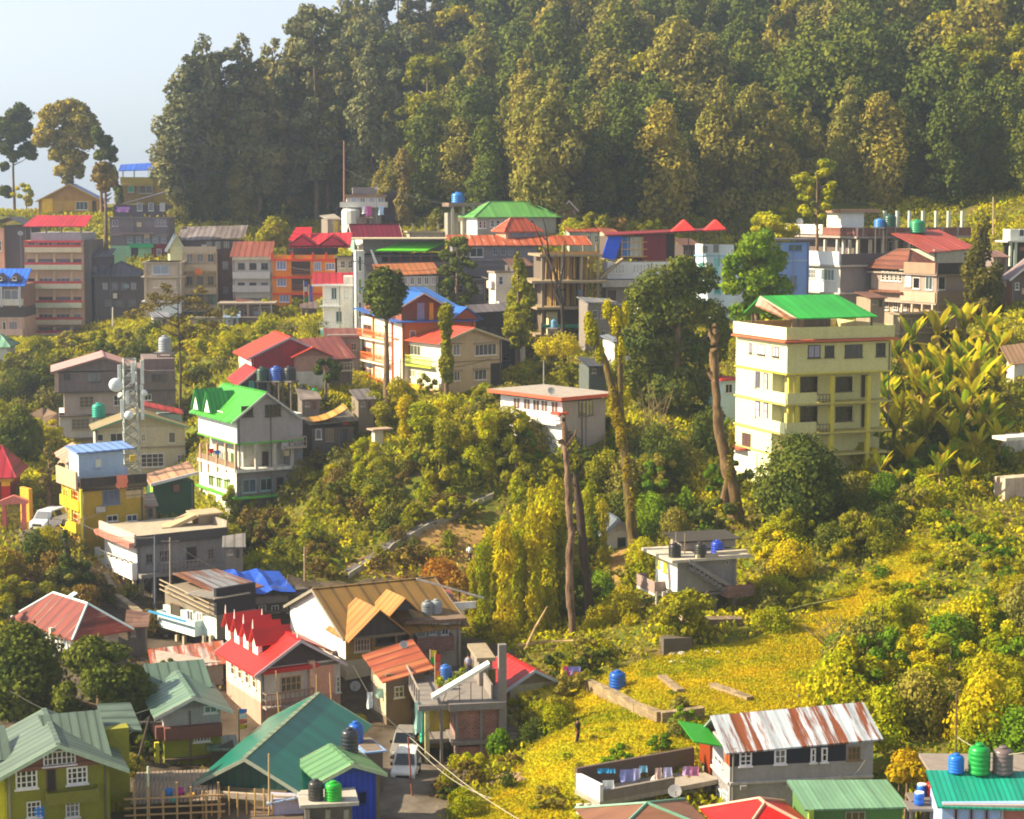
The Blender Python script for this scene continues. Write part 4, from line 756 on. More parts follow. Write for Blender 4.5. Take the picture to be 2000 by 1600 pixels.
# concrete block with mint ground floor
b = B('apartment_building', 'grey brown concrete block with arched balcony and mint green shop below', 'building', 216, 424, 508, 12, 3, 330, dep=8)
b.st(wall('#84797c', .4), yb=480); b.slab(424, wall('#8c8280'), .3, .2); b.st(wall('#a8dcb8', .15), 480, None, x1=b.W * .7); b.st(wall('#8c1c2c', .2), 478, 506, x0=b.W * .7, iR=-.1)
b.bal('R', 236, 300, 455, .8, .9, plain('#6a6468'), rail='rail', smat=wall('#a89090')); b.ws('R', 218, 232, 430, 442, 2, fr='#c8bcc4', c=1); b.ws('R', 302, 328, 428, 442, 4, fr='#c8bcc4', c=1, gl='#5a5868'); b.ws('R', 246, 328, 462, 474, 5, fr='#b0b4bc', gl='#7a8494', c=1)
b.door('R', 256, 484, 270, 506, pc='#2c343c'); b.w('R', 306, 486, 316, 498, fr='#e0e0e0', gl='#a0a8b8', c=1, r=1, o=.12); b.part(b.fb(M(), 'R', 3.2, 7, b.z(484), b.z(476), .0, .5), 'green_awning', plain('#2cb878')); b.band('R', 458, 461, wall('#a08c8c'), o=.2)
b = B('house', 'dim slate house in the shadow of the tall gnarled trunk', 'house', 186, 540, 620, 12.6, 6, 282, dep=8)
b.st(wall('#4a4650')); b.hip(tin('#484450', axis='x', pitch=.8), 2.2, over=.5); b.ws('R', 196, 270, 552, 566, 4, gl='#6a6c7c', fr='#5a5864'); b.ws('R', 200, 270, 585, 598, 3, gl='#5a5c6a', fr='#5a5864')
# white panel house
b = B('apartment_building', 'cream and white stacked flats behind the thin flat topped tree', 'building', 283, 512, 632, 13.2, 4, 352, dep=8)
b.st(wall('#c4b09c', .4)); b.slab(512, wall('#b8a890'), .3, .2); b.slab(540, wall('#c8b498'), .4, .2); b.slab(588, wall('#d8d0c8'), .4, .2); b.st(wall('#dfe4ec', .15), 594, 628, x0=1.5, iR=-.2); b.w('R', 298, 518, 330, 536, c=2, r=1, fr='#c8ccd4', gl='#98a0b0'); b.w('R', 296, 572, 312, 584, c=2, r=1); b.cols('R', (284, 352), 514, None, wall('#c8b8a4'), o=.3, r=.1); b.w('R', 300, 548, 344, 562, c=4, r=1, fr='#d8c8b4', gl='#a89484')
b = B('house', 'pale yellow gable wall with slate blue lean-to roof below the corrugated grey roof', 'house', 332, 482, 510, 12.4, 14, 358, xl=328)
b.st(wall('#e4e4b0', .2)); b.gable('v', tin('#5c6a80', axis='y'), 1.8, oe=.5, og=.4, trim='#d8dcb8', wallm=wall('#dce0a8'))
b = B('shed', 'wide shed with faded grey brown corrugated roof above the market row', 'shed', 350, 470, 515, 12.3, 4, 470, dep=9)
b.st(wall('#5c5450')); b.shed(tin('#746866', .25, 'x', .9, '#5c4038', c2='#8a8080'), b.z(468), b.z(464), b.z(444), b.z(441), .4, oE=.6); b.ws('R', 400, 468, 472, 488, 4, gl='#8a8c7c', fr='#a8a090')
b = B('apartment_building', 'cream four storey flats with open cluttered balconies and teal pillars', 'building', 358, 492, 634, 12.9, 5, 424, dep=8)
b.st(wall('#c0a98c', .4), iR=.6)
for yy in (492, 527, 572, 606): b.bal('R', 357, 423, yy, 1.0, .8, wall('#c8b294', .3))
for yy, k in ((508, '#b8b0a0'), (552, '#8a7a5c'), (588, '#3c7a70'), (618, '#8a98b4')): b.ws('R', 360, 422, yy - 12, yy + 4, 3, c=2, r=1, fr=k, gl='#4a443c', o=-.58)
b.cols('R', (370, 418), 574, 606, plain('#3ca08c'), o=.3, r=.1)
b = B('tower', 'slim dark brown brick stair tower between the cream flats and white flats', 'building', 426, 496, 630, 12.8, 3, 455, dep=6)
b.st(brick('#5c4038', '#4a3c38')); b.w('R', 434, 510, 446, 526, c=2, r=1, fr='#5a4c48'); b.w('R', 436, 560, 446, 574, c=2, r=1, fr='#5a4c48'); b.parapet(496, .7, brick('#5c4038', '#4a3c38'), .1)
b = B('apartment_building', 'pale grey flats with rust brown tin roof left of the orange building', 'building', 456, 506, 625, 13, 4, 532, dep=8)
b.st(wall('#c4bcb8', .25), yb=582); b.st(wall('#8c7c70'), 582, None); b.shed(tin('#8a4c3c', .3, 'x', .9, '#a87060'), b.z(500), b.z(500), b.z(473), b.z(473), .4, oE=0); b.band('R', 502, 508, wall('#d8c8ac'), o=.5)
for yy in (542, 568): b.bal('R', 455, 528, yy, .7, .8, wall('#cfc8c4', .2) if yy < 550 else wall('#c8c0bc', .2))
for yy in (520, 558): b.ws('R', 460, 528, yy - 6, yy + 6, 3, c=2, r=1, fr='#5c5450', gl='#2c2c38')
# orange building
b = B('apartment_building', 'vivid orange three storey building with red gabled twin peaked roof', 'building', 532, 508, 604, 13, 2, 655, dep=10)
ow = wall('#f08a14', .12); b.st(ow)
for yy in (506, 540, 572): b.band('R', yy, yy + 4, plain('#e0401c'), o=.35)
b.part(b.fb(M(), 'R', 0, b.W, b.z(506), b.z(498), .0, .15), 'parapet', wall('#e88c24', .2))
for x in (531, 571, 611, 637): b.cols('R', (x,), 493, 508, plain('#e0401c'), o=.2, r=.16)
for q in ((540, 510, 559, 527), (613, 512, 627, 528), (636, 514, 654, 527), (541, 543, 559, 559), (546, 575, 565, 590)): b.w('R', *q, c=3, r=1, fr='#dcd8e8', gl='#7a84a8', o=.02)
for yy in (535, 566, 598): b.part(b.fb(M(), 'R', b.pt('R', 569, 520)[0], b.pt('R', 606, 520)[0], b.z(yy), b.z(yy - 24), .0, .03), 'veranda_shade', plain('#3c2824')); b.bal('R', 570, 606, yy, .5, .8, plain('#8a4a30'), rail='rail')  # dark panel on a closed wall; veranda shade is put into its colour
rrd = tin('#b81c2a', axis='y', pitch=.9)
b.part(M().box(3.2, b.W, .8, 8, b.z(498), b.z(480)), 'penthouse', wall('#3a3438')); b.shed(tin('#c42c3a', axis='x', pitch=.9), b.z(482), b.z(482), b.z(458), b.z(455), .3, x0=3.0, x1=b.W + 2, y0=.6, name='main_roof', y1=7)
for gc in (b.pt('R', 590, 470)[0], b.pt('R', 650, 470)[0]):
    m = M()
    for e in (gc - 2.2, gc + 2.2): m.ext([(e, -.2, b.z(480)), (gc, -.2, b.z(459)), (gc, -.2, b.z(458)), (e, -.2, b.z(479))], (0, 5, 0))
    g_ = b.part(m, 'gable_roof', rrd); b.part(M().ext([(gc - 1.9, .1, b.z(480)), (gc + 1.9, .1, b.z(480)), (gc, .1, b.z(461))], (0, .5, 0)), 'gable_wall', plain('#c8143c'), g_)
b.part(M().poly([(gc - 7, 4, b.z(470)), (gc - 3.6, 4, b.z(470)), (gc - 3.6, 7, b.z(445)), (gc - 6, 7, b.z(445))], .1), 'upper_roof', rrd)
b.part(b.fb(M(), 'R', 0, b.W, -4, b.z(604), -.4, -.3), 'plinth', wall('#5c5058'))
# long retaining wall of arches
b = B('retaining_wall', 'long stained concrete retaining wall running below the orange building', 'wall', 372, 624, 650, 13.6, 3, 540, dep=1, found=3)
b.st(wall('#a8937c', .9, stain='#4a4240')); b.slab(620, wall('#8c8074'), .15, .2)
for x in (385, 405, 430, 450, 475, 495, 520): b.w('R', x, 627, x + 13, 643, c=1, r=1, fr='#8c7c6c', gl='#3c3434', sill=False)
# white house with laundry at the forest edge
b = B('house', 'white balconied house with brown flat roof backed by dark forest', 'house', 678, 384, 448, 11.8, 6, 752, dep=8)
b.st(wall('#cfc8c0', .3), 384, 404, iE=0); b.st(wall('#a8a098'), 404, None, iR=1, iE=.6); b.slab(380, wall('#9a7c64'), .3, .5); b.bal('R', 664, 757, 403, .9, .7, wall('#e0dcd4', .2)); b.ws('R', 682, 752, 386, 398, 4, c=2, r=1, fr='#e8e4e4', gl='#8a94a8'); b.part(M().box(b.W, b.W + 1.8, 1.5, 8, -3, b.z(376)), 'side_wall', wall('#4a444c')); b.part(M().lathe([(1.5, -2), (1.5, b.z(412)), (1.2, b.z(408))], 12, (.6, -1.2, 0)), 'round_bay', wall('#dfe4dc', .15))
b.part(M().box(1, 5, 1, 6, b.z(379), b.z(366)), 'upper_wall', wall('#8c8488'))
b = B('house', 'low house with burgundy roof and pale green gable end by the tall mast pole', 'house', 692, 463, 500, 12.3, 18, 760, xl=680)
b.st(wall('#8fb8a4', .3)); b.gable('u', tin('#7c1430', axis='x', pitch=.8), 1.9, oe=.4, og=.4, wallm=wall('#8fb8a4'), trim='#d8d4cc', x1=b.W + 1.8)
b = B('hut', 'small white hut with cream shutters on the terrace right of the orange building', 'house', 700, 478, 500, 13, 8, 768, dep=4)
b.st(wall('#ded2bc', .3)); b.shed(wall('#efece6'), b.z(478), b.z(478), b.z(468), b.z(468), .3); b.ws('R', 704, 766, 480, 494, 5, fr='#f4ecd8', gl='#c8b488', c=1)
# lime roof veranda building
b = B('building', 'dark open veranda building with long lime green roof edge', 'building', 690, 505, 600, 13.4, 5, 880, dep=10)
b.st(wall('#5a5254'), 505, None, iR=2); b.st(wall('#77706e'), 498, 520, x1=4.2); b.slab(498, wall('#4c4648'), .2, .3); b.st(wall('#9a9290'), 520, None, iR=.2, x1=5)
b.part(M().poly([(3.2, -1.0, b.z(489)), (10.5, -1.0, b.z(490)), (13.9, 2.5, b.z(472)), (7.2, 2.5, b.z(474))], .15), 'lime_roof', plain('#58b81c')); b.part(M().box(1.5, 13.5, 2.6, 9.5, b.z(492), b.z(468)), 'upper_wall', wall('#8a867c')); b.slab(466, wall('#c8b898'), .2, .15, oB=0)
for x in (760, 782, 802, 822, 842): b.cols('R', (x,), 492, 524, wall('#8a4a3c'), o=.1, r=.08)
b.part(b.fb(M(), 'R', 2, b.W, b.z(530), b.z(512), .0, .1), 'parapet', wall('#6a6064')); b.part(M().ext([(3.4, -.3, b.z(524)), (3.9, -.3, b.z(524)), (2.8, -.3, b.z(488)), (2.5, -.3, b.z(488))], (0, .2, 0)), 'white_strut', plain('#e4e0d8'))
b = B('house', 'white house with ochre tiled lean-to roof below the lime green edge', 'house', 742, 540, 600, 14.2, 10, 856, dep=7)
b.st(wall('#d8d0c8', .2)); b.shed(tin('#a8622c', .3, 'x', .8, '#b87850'), b.z(538), b.z(534), b.z(517), b.z(514), .3); b.ws('R', 770, 854, 541, 556, 6, fr='#f4f0ec', gl='#8c6c70', c=2, r=1)
b = B('tower', 'narrow white stair tower with green window strips beside the grey pole', 'building', 696, 490, 700, 14.8, 8, 712, dep=4)
b.st(wall('#d8d8cc', .4)); [b.w('R', 700, y, 706, y + 30, c=1, r=1, gl='#8ac02c' if i % 2 else '#2c2c34', fr='#d8d8c8') for i, y in enumerate((500, 545, 590, 640))]
# green hip roof mansion
b = B('building', 'pale green hip roofed house with a row of white shuttered windows below the forest', 'building', 932, 424, 470, 12.8, 20, 1086, xl=906)
b.st(wall('#a8a49e', .3)); b.part(b.fb(M(), 'L', 0, b.D, b.z(462), b.H, .0, .015), 'white_side', wall('#f0f0ee', .1)); b.hip(tin('#62a052', .1, 'x', 1.0, deep=.2), 2.3, over=.7)
b.ws('R', 934, 950, 432, 446, 2, fr='#f0ecec', gl='#5c2c38', c=1, k=.75); b.ws('R', 956, 1044, 430, 444, 8, fr='#f0ecec', gl='#3c2c34', c=1, k=.75)
b = B('building', 'concrete terrace building carrying two blue tanks beside the pale green hip roof', 'building', 880, 402, 470, 12.6, 12, 950, xl=868)
b.slab(400, wall('#7a665c'), .3, .3); b.parapet(400, .3, wall('#8a7468'), .3, sides='RL'); b.st(wall('#9a9488'), 416, None, iR=2.5); b.cols('R', (884, 905, 925), 404, None, wall('#b0a898'), o=-.1, r=.18); b.st(wall('#b8b8ac'), 430, None, x0=2, x1=4)
b = B('house', 'house with coral red roof at the foot of the forest', 'house', 1030, 380, 402, 12.2, 10, 1088, dep=6)
b.st(wall('#c8b8a4')); b.shed(tin('#c0483c', .1, 'x', .8), b.z(380), b.z(382), b.z(364), b.z(364), .4); b.w('R', 1040, 384, 1060, 394, c=3, r=1)
b = B('shed', 'grey shed with dull tin roof sloping left beside the coral roof', 'shed', 986, 372, 402, 12.1, 8, 1034, dep=5)
b.st(wall('#5a5450')); b.shed(tin('#807a7c', axis='x'), b.z(368), b.z(378), b.z(362), b.z(372), .3); b.part(M().box(3.6, 4.6, 2, 3, b.z(372), b.z(352)), 'chimney', wall('#4a4648'))
b = B('shed', 'green tin walled shed behind the pale green hip roof', 'shed', 1028, 398, 425, 12.4, 6, 1092, dep=4)
b.st(tin('#2c6a44', axis='x', pitch=.5)); b.shed(tin('#7ab87a', axis='x'), b.z(392), b.z(392), b.z(388), b.z(388), .2); 
b = B('house', 'small house with red roof and white gable half hidden by bare branches', 'house', 1096, 408, 440, 12.6, 16, 1124, xl=1088)
b.st(wall('#c89088')); b.gable('v', tin('#c04438', axis='y'), 1.2, oe=.4, og=.3, trim='#e8d8d0', wallm=wall('#b87870'))
b = B('house', 'pavilion with coral orange hipped roof in front of the shuttered house', 'house', 988, 452, 500, 13.4, 28, 1052, xl=968)
b.st(wall('#b8947c')); b.hip(tin('#b8502c', .15, 'x', .9), 1.9, over=.5, axis='u'); b.w('R', 996, 455, 1044, 462, c=4, r=1, gl='#4a4c68', fr='#8a7468')
b = B('building', 'wide grey house with rust orange low roof edged white', 'building', 884, 478, 610, 13.6, 6, 1150, dep=9)
b.st(wall('#817b7e', .4), 478, None, x1=b.W * .62); b.shed(tin('#b05430', .4, 'x', 1.1, '#d8b8a0'), b.z(478), b.z(478), b.z(460), b.z(462), .5, y1=6)
b.w('R', 918, 484, 944, 502, c=2, r=1, gl='#17202a'); b.ws('R', 960, 1020, 484, 498, 4, gl='#4a5468', fr='#9a94a0'); b.band('R', 506, 510, wall('#8a8488'), o=.3); b.part(b.fb(M(), 'R', 0, 2, b.z(506), b.z(482), .0, .015), 'cream_panel', wall('#cfc0a4')); b.door('R', 906, 485, 914, 500)
b.w('R', 1000, 506, 1030, 520, c=1, r=1, fr='#a88870', gl='#8c7060', o=.05); b.st(wall('#6a6468'), 520, None, x1=b.W * .55, iR=-.6)
b = B('house', 'white plastered house corner with laundry seen between ivy tree and dark wall', 'house', 968, 530, 640, 14.6, 24, 1000, xl=955)
b.st(wall('#efe8da', .3)); b.slab(530, wall('#a08c80'), .2); b.bal('L', 957, 966, 560, .5, .8, wall('#e0d4c4')); b.w('R', 974, 540, 982, 556, c=1, gl='#3a4a9a'); b.bal('R', 970, 998, 600, .8, .8, wall('#f0ebe0'))
# skeleton building under construction
b = B('unfinished_building', 'open concrete skeleton under construction packed with bamboo props', 'building', 1058, 497, 680, 15, 10, 1172, xl=1036)
cc = wall('#a08c6c', .4); pr = plain('#b8924c', .8)
b.part(M().box(.8, b.W - 1.2, 3.2, b.D + 2, -4, b.z(500)), 'rear_wall', wall('#6a5c50'))
levels = (497, 548, 600, 655)
for i, yy in enumerate(levels): b.slab(yy, cc, [.3, 1.6, .8, .6][i], .3, oE=[.3, .6, 1.0, .2][i])
for i in range(3):
    b.cols('R', (1060, 1098, 1136, 1168), levels[i] + 4, levels[i + 1], cc, o=-.2, r=.17); m = M(); rnd = random.Random(i)
    for k in range(34): 
        x = rnd.uniform(.3, b.W - .2); y = rnd.uniform(.2, 3.0); q = rnd.uniform(-.15, .15); m.tube([(x, y, b.z(levels[i + 1])), (x + q, y, b.z(levels[i]) - .25)], .06, 4)
    if i < 2: b.part(m, 'bamboo_props', pr)
for x in (1064, 1100, 1140, 1166): b.cols('R', (x,), 478, 497, cc, o=-.3, r=.13)
b.part(b.fb(M(), 'R', 0, b.W, b.z(497) + .0, b.z(497) + .35, -.3, -.1), 'formwork', plain('#b8843c')); b.part(b.fb(M(), 'R', 0, b.W - 1, b.z(640), b.z(634), .3, .9), 'teal_sheet', plain('#1c8a74'))
b.part(M().ext([(b.W, -.3, b.z(548)), (b.W + 3, -.3, b.z(510)), (b.W + 3, -.3, b.z(505)), (b.W, -.3, b.z(541))], (0, 1.2, 0)), 'stair_flight', cc)
b.part(M().box(1.0, 2.2, .5, 2, b.z(655), b.z(610)), 'brick_pier', wall('#dccaa4'))
# building with blue tarpaulin, maroon wall and red winged roof
b = B('building', 'white balustraded house topped by a tarpaulined shed with maroon wall and red canopy', 'building', 1186, 512, 640, 14.8, 12, 1330, xl=1176)
b.st(wall('#ece8e4', .3), 512, 545, iE=0); b.st(wall('#a89c90', .5), 545, None, iR=.8); b.slab(547, wall('#c8c0b4', .5), .9, .9); b.ws('R', 1188, 1220, 516, 534, 5, fr='#f4f0ec', gl='#3c4a44', c=1, k=.5); b.ws('R', 1236, 1262, 516, 534, 4, fr='#f4f0ec', gl='#3c4a44', c=1, k=.5); b.w('R', 1186, 566, 1204, 590, fr='#a89488', gl='#6a5248', c=1, r=1, o=-.78)
b.part(M().box(.2, 4.7, .2, 5, b.z(506), b.z(462)), 'timber_room', wall('#5a4c40')); m = M()
for x in (1.9, 2.7, 3.5, 4.3, 4.75): m.box(x, x + .1, .05, .15, b.z(504), b.z(462))
for z in (b.z(502), b.z(488), b.z(474)): m.box(1.7, 5.4, -.04, .045, z, z + .1)
b.part(m, 'timber_frame', plain('#d8a45c')); b.part(M().box(2, 3.1, .16, .19, b.z(503), b.z(463)), 'blue_panel', plain('#2c74c0')); b.part(M().box(3.1, 4.7, .16, .19, b.z(503), b.z(463)), 'pale_panel', plain('#b8bcb4'))
b.part(M().ext([(-.9, -.2, b.z(503)), (1.0, -.2, b.z(508)), (2.0, -.1, b.z(462)), (.1, -.1, b.z(460))], (0, .12, 0)), 'blue_tarpaulin', plain('#1c58e8')); b.part(M().box(4.85, 8.0, .1, 5, b.z(510), b.z(458)), 'maroon_wall', tin('#7c1020', axis='x', pitch=.3)); b.part(M().box(8.0, 9.3, .4, 5, b.z(506), b.z(458)), 'dark_wall', wall('#2c2428'))
m = M(); T = lambda x: b.pt('R', x, 450)[0]
m.poly([(T(1180), -.8, b.z(459)), (T(1415), -.8, b.z(448)), (T(1415), 5, b.z(446)), (T(1200), 5, b.z(455))], .16)
b.part(m, 'canopy', tin('#8a2028', .2, 'x', .9)); 
for x in (1338, 1400): b.part(M().ext([(T(x - 28), -.85, b.z(452)), (T(x + 16), -.85, b.z(450)), (T(x + 4), 1.0, b.z(430))], (0, 1.2, 0)), 'canopy_peak', plain('#d83430'))
b.cols('R', (1345, 1375, 1405), 450, 520, wall('#7a6a5c'), o=-2, r=.06)
# pale cyan building between trees
b = B('building', 'pale cyan white building with terrace parapet, seen between two big trees', 'building', 1430, 498, 640, 14.6, 40, 1470, xl=1358)
b.st(wall('#e2f0f4', .1)); b.part(b.fb(M(), 'L', 0, b.D, b.z(498), b.z(478), -.1, .1), 'parapet', wall('#eaf4f4', .1)); b.slab(500, plain('#8ad0e4'), .15, .15)
for q in ((1395, 504, 1404, 536), (1395, 556, 1408, 574), (1366, 512, 1376, 530), (1414, 510, 1422, 534)): b.w('L', *q, c=1, r=2, fr='#9adce4', gl='#6ab4a8')
for q in ((1372, 480, 1382, 492), (1394, 478, 1404, 492)): b.w('L', *q, c=3, r=1, fr='#8c9a94', gl='#a8a49c', o=.11)
# blue building
b = B('building', 'sky blue building with dark teal windows between the round tree and the white block', 'building', 1508, 474, 615, 14.6, 14, 1580, xl=1500)
b.st(wall('#7c9cd8', .15)); b.slab(466, wall('#8c8488'), .6, .25); b.w('R', 1540, 478, 1566, 490, c=2, r=1, gl='#12443c', fr='#5c78b0'); b.w('R', 1544, 538, 1556, 564, c=1, r=2, gl='#0c4a48', fr='#5c78b0'); b.cols('L', (1504,), 466, 520, wall('#c8ccd8'), o=.3, r=.12); b.band('R', 508, 511, wall('#a0b4dc'), o=.1)
b.w('R', 1510, 478, 1526, 500, c=1, r=1, gl='#8c94a8', fr='#b0b8cc')
# big brick-parapet block
b = B('apartment_building', 'big unfinished terrace block with white and brick parapets and pale rooftop pillars', 'building', 1672, 466, 600, 13.6, 22, 1888, xl=1538)
bkp = brick('#8c5040', '#8c7a70'); b.slab(462, wall('#a89c90'), .4, .3); b.part(b.fb(M(), 'R', -.2, b.W + .3, b.z(462), b.z(445), .2, .4), 'brick_parapet', bkp); b.part(b.fb(M(), 'L', .2, b.D * .45, b.z(462), b.z(445), .2, .4), 'brick_parapet', bkp); b.part(b.fb(M(), 'L', b.D * .46, b.D, b.z(459), b.z(440), .2, .4), 'white_parapet', wall('#eeebe4', .1))
for i in range(7): b.part(b.fb(M(), 'R', b.W * (i + .2) / 7, b.W * (i + .2) / 7 + .25, b.z(462), b.z(443), .4, .46), 'pier', wall('#9a9490'))
b.st(wall('#6a5a54'), 466, 500, iR=2.4, iL=1.6); b.cols('R', (1676, 1700, 1725, 1750, 1775, 1800), 468, 500, wall('#cfc4ac'), o=.0, r=.2); b.cols('L', (1660, 1648, 1636, 1612), 468, 500, wall('#d8cfc0'), o=.0, r=.18)
b.st(wall('#8c8480'), 500, None, iL=2)
for x in (1728, 1753, 1777, 1803, 1829, 1853, 1880): b.cols('R', (x,), 412, 445, wall('#c0c8b8'), o=-2.2, r=.2)
tr = b.part(M().box(-.2, 3.6, 4, 8, b.z(462), b.z(416)), 'rooftop_room', wall('#efeee6', .1)); b.part(M().box(-.8, 6, 3.4, 8.6, b.z(416), b.z(409)), 'room_slab', wall('#b0886c'))
b.w('R', 1735, 472, 1748, 492, o=-2.38, gl='#1c1a20'); b.w('R', 1765, 472, 1790, 492, o=-2.38, gl='#3a2c28', c=3)
# grey-white block below
b = B('building', 'white parapeted block with bare grey side wall just above the green roof', 'building', 1640, 500, 602, 14.6, 30, 1712, xl=1567)
b.st(wall('#90888a', .4), 512, None); b.part(b.fb(M(), 'L', 0, b.D, -4, b.z(514), .0, .015), 'white_front', wall('#d8d4c8', .3)); b.slab(518, wall('#bcb4a8'), .5, .25); b.part(b.fb(M(), 'L', -.2, b.D, b.z(518), b.z(492), .25, .5), 'white_parapet', wall('#f4f2ee', .1)); b.part(b.fb(M(), 'R', -.2, b.W + 3, b.z(518), b.z(496), .2, .4), 'grey_parapet', wall('#5c585a', .5)); b.slab(572, wall('#c8c0b4'), .5, .2)
b.ws('L', 1578, 1595, 526, 544, 1, c=3, fr='#e0dcd0', gl='#4a5048', k=.8); b.w('L', 1604, 526, 1630, 548, c=4, r=1, fr='#e8e8e0', gl='#9aa8a4'); b.st(wall('#8c8480'), 518, None, x1=b.W + 3, iR=.6)
# brown building on the right
b = B('apartment_building', 'brown weathered flats with white gridded windows, rusty hipped roof and open balconies', 'building', 1826, 540, 690, 15.2, 28, 1896, xl=1700)
b.st(wall('#a08a7c', .4), yb=596); b.st(wall('#b49a84', .4), 596, 650, iR=.8, iL=.6); b.st(wall('#7c6a5c'), 650, None, iR=1, iL=1)
b.part(b.fb(M(), 'L', -.2, b.D * .45, b.z(536), b.z(514), .3, .5), 'parapet', wall('#a8846c', .4)); b.part(b.fb(M(), 'R', -.3, b.W + .2, b.z(536), b.z(514), .3, .5), 'parapet', wall('#2c2624', .4)); b.slab(536, wall('#a89484'), .4, .2)
b.slab(592, wall('#b4a090'), .4, .25); b.part(b.fb(M(), 'L', -.3, b.D * .5, b.z(592), b.z(572), .35, .5), 'parapet', wall('#c8a48c', .4)); b.part(b.fb(M(), 'R', -.4, b.W + 2, b.z(592), b.z(570), .4, .6), 'parapet', wall('#8c7460', .4)); b.slab(656, wall('#b8a48c'), .6, .3); b.part(b.fb(M(), 'L', -.5, b.D * .5, b.z(656), b.z(634), .6, .8), 'parapet', wall('#c0a894', .4))
for i in range(5): b.w('L', 1722 + i * 8.5, 530 + i*.5, 1728 + i*8.5, 548 + i*.5, c=1, r=3, fr='#e8e0d4', gl='#3a3030')
b.w('L', 1768, 536, 1780, 560, c=1, fr='#c8b8a8', gl='#e8e0dc'); b.w('L', 1784, 542, 1797, 564, c=1, r=1, gl='#1c1614'); b.w('R', 1832, 540, 1846, 566, c=1, r=1, gl='#16301c'); b.w('L', 1808, 540, 1822, 566, c=2, r=1, gl='#14282c')
for x in (1708, 1727, 1745, 1762): b.w('L', x, 588, x + 9, 606, c=2, r=3, fr='#e8e0d4', gl='#4a3c38', o=-.5)
b.cols('L', (1762, 1782, 1802, 1822), 594, 638, wall('#cfbfa8'), o=.3, r=.13); b.cols('R', (1850, 1870), 594, None, wall('#a09484'), o=.3, r=.13); b.hip(tin('#7a4630', .4, 'x', .9, '#9a5c40'), 2.4, y=528, over=.4, y0=b.D * .45, y1=b.D + 1, axis='v'); b.part(M().poly([(-.9, b.D * .45, b.z(575)), (-.02, b.D * .45, b.z(572)), (-.02, b.D, b.z(572)), (-.9, b.D, b.z(575))], .12), 'pent_roof', tin('#7c4c38', .3, 'y'))
b = B('house', 'house with bright rust red lean-to roof half hidden behind the brown flats', 'house', 1824, 488, 540, 14.2, 24, 1900, dep=8)
b.st(wall('#b8b4a0')); b.shed(tin('#a8483c', .3, 'x', .9, '#c88a78'), b.z(490), b.z(484), b.z(456), b.z(450), .4, oL=1.2)
# right edge buildings
b = B('building', 'white concrete block with cross shaped openings at upper right edge', 'building', 1970, 448, 545, 13.6, 14, 2040, xl=1958)
b.st(wall('#e4e6dc', .3), yb=470); b.st(wall('#3a3834'), 470, None, iR=1.5); b.slab(470, wall('#d8d4c8'), .8, .25); b.cols('R', (1974, 1984), 472, 520, wall('#d8e0d0'), o=0, r=.16); b.w('R', 1990, 448, 2010, 462, c=2, r=1, gl='#15161a')
b = B('house', 'dark timber house on posts under dull mauve roof at the right edge', 'house', 1974, 540, 600, 15.6, 26, 2060, xl=1966)
b.st(wall('#6a5650'), yb=590); b.part(b.fb(M(), 'L', 0, b.D, 0, b.H, .0, .015), 'lit_side', wall('#9c6a54')); b.gable('v', tin('#8c7474', .2, 'y'), 2.2, oe=.8, og=.6, wallm=wall('#5a4a48')); b.w('R', 1982, 552, 1990, 566, c=1); b.cols('R', (1998,), 590, None, wall('#a88878'), o=.1, r=.3)  # left side is a brighter brown with the sunlight painted in
b = B('shed', 'pale sunlit shed wall under a plank roof above the banana clump', 'shed', 1980, 705, 745, 17.5, 20, 2060, xl=1966)
b.st(wall('#e4dcd0', .4)); b.shed(tin('#b08a68', .2, 'x', .6), b.z(706), b.z(700), b.z(680), b.z(672), .3, oL=.8)
b = B('retaining_wall', 'white and rust stained wall block at right edge above the slope', 'wall', 1962, 935, 985, 21, 24, 2060, dep=1.6)
b.st(wall('#cfbba4', .9, stain='#8a4a20')); b.slab(855, wall('#e8e0d0'), .2, .3)
b = B('retaining_wall', 'pale concrete ledge behind the banana plants at the right edge', 'wall', 1950, 850, 890, 19.5, 14, 2060, dep=1.2)
b.st(wall('#d8cbb8', .7))
# flat roofed white house in the middle
b = B('house', 'white bungalow with flat roof edged in terracotta in the middle of the slope', 'house', 1098, 786, 870, 19.6, 40, 1182, xl=978)
b.st(wall('#a89c98', .3)); b.part(b.fb(M(), 'L', 0, b.D, -3, b.H, .0, .015), 'white_front', wall('#eee9e2', .12)); sl_ = b.slab(774, wall('#ab9f94', .5), .9, .16); b.part(M().box(-1.0, b.W + 1.0, -1.0, -.9, b.z(781), b.z(774)), 'red_fascia', plain('#c04a2c')); b.part(M().box(-1.0, -.9, -.9, b.D + .9, b.z(781), b.z(774)), 'red_fascia', plain('#d05a38'))  # left fascia and wall tinted as sunlit, right-hand ones as shaded
for x in (1004, 1024, 1042, 1058, 1078): b.w('L', x - 1, 776 + (x - 1000) * .1, x + 13, 798 + (x - 1000) * .12, c=2, r=1, fr='#f4efe8', gl='#8a6a60')
b.w('R', 1130, 782, 1158, 812, c=4, r=2, fr='#6a5c54', gl='#4a4440'); b.bal('L', 1012, 1094, 822, .6, .8, plain('#e8e4dc'), rail='rail'); b.part(M().box(-.9, .4, -.5, .8, b.z(810), b.z(805)), 'red_ledge', plain('#c84a38'))
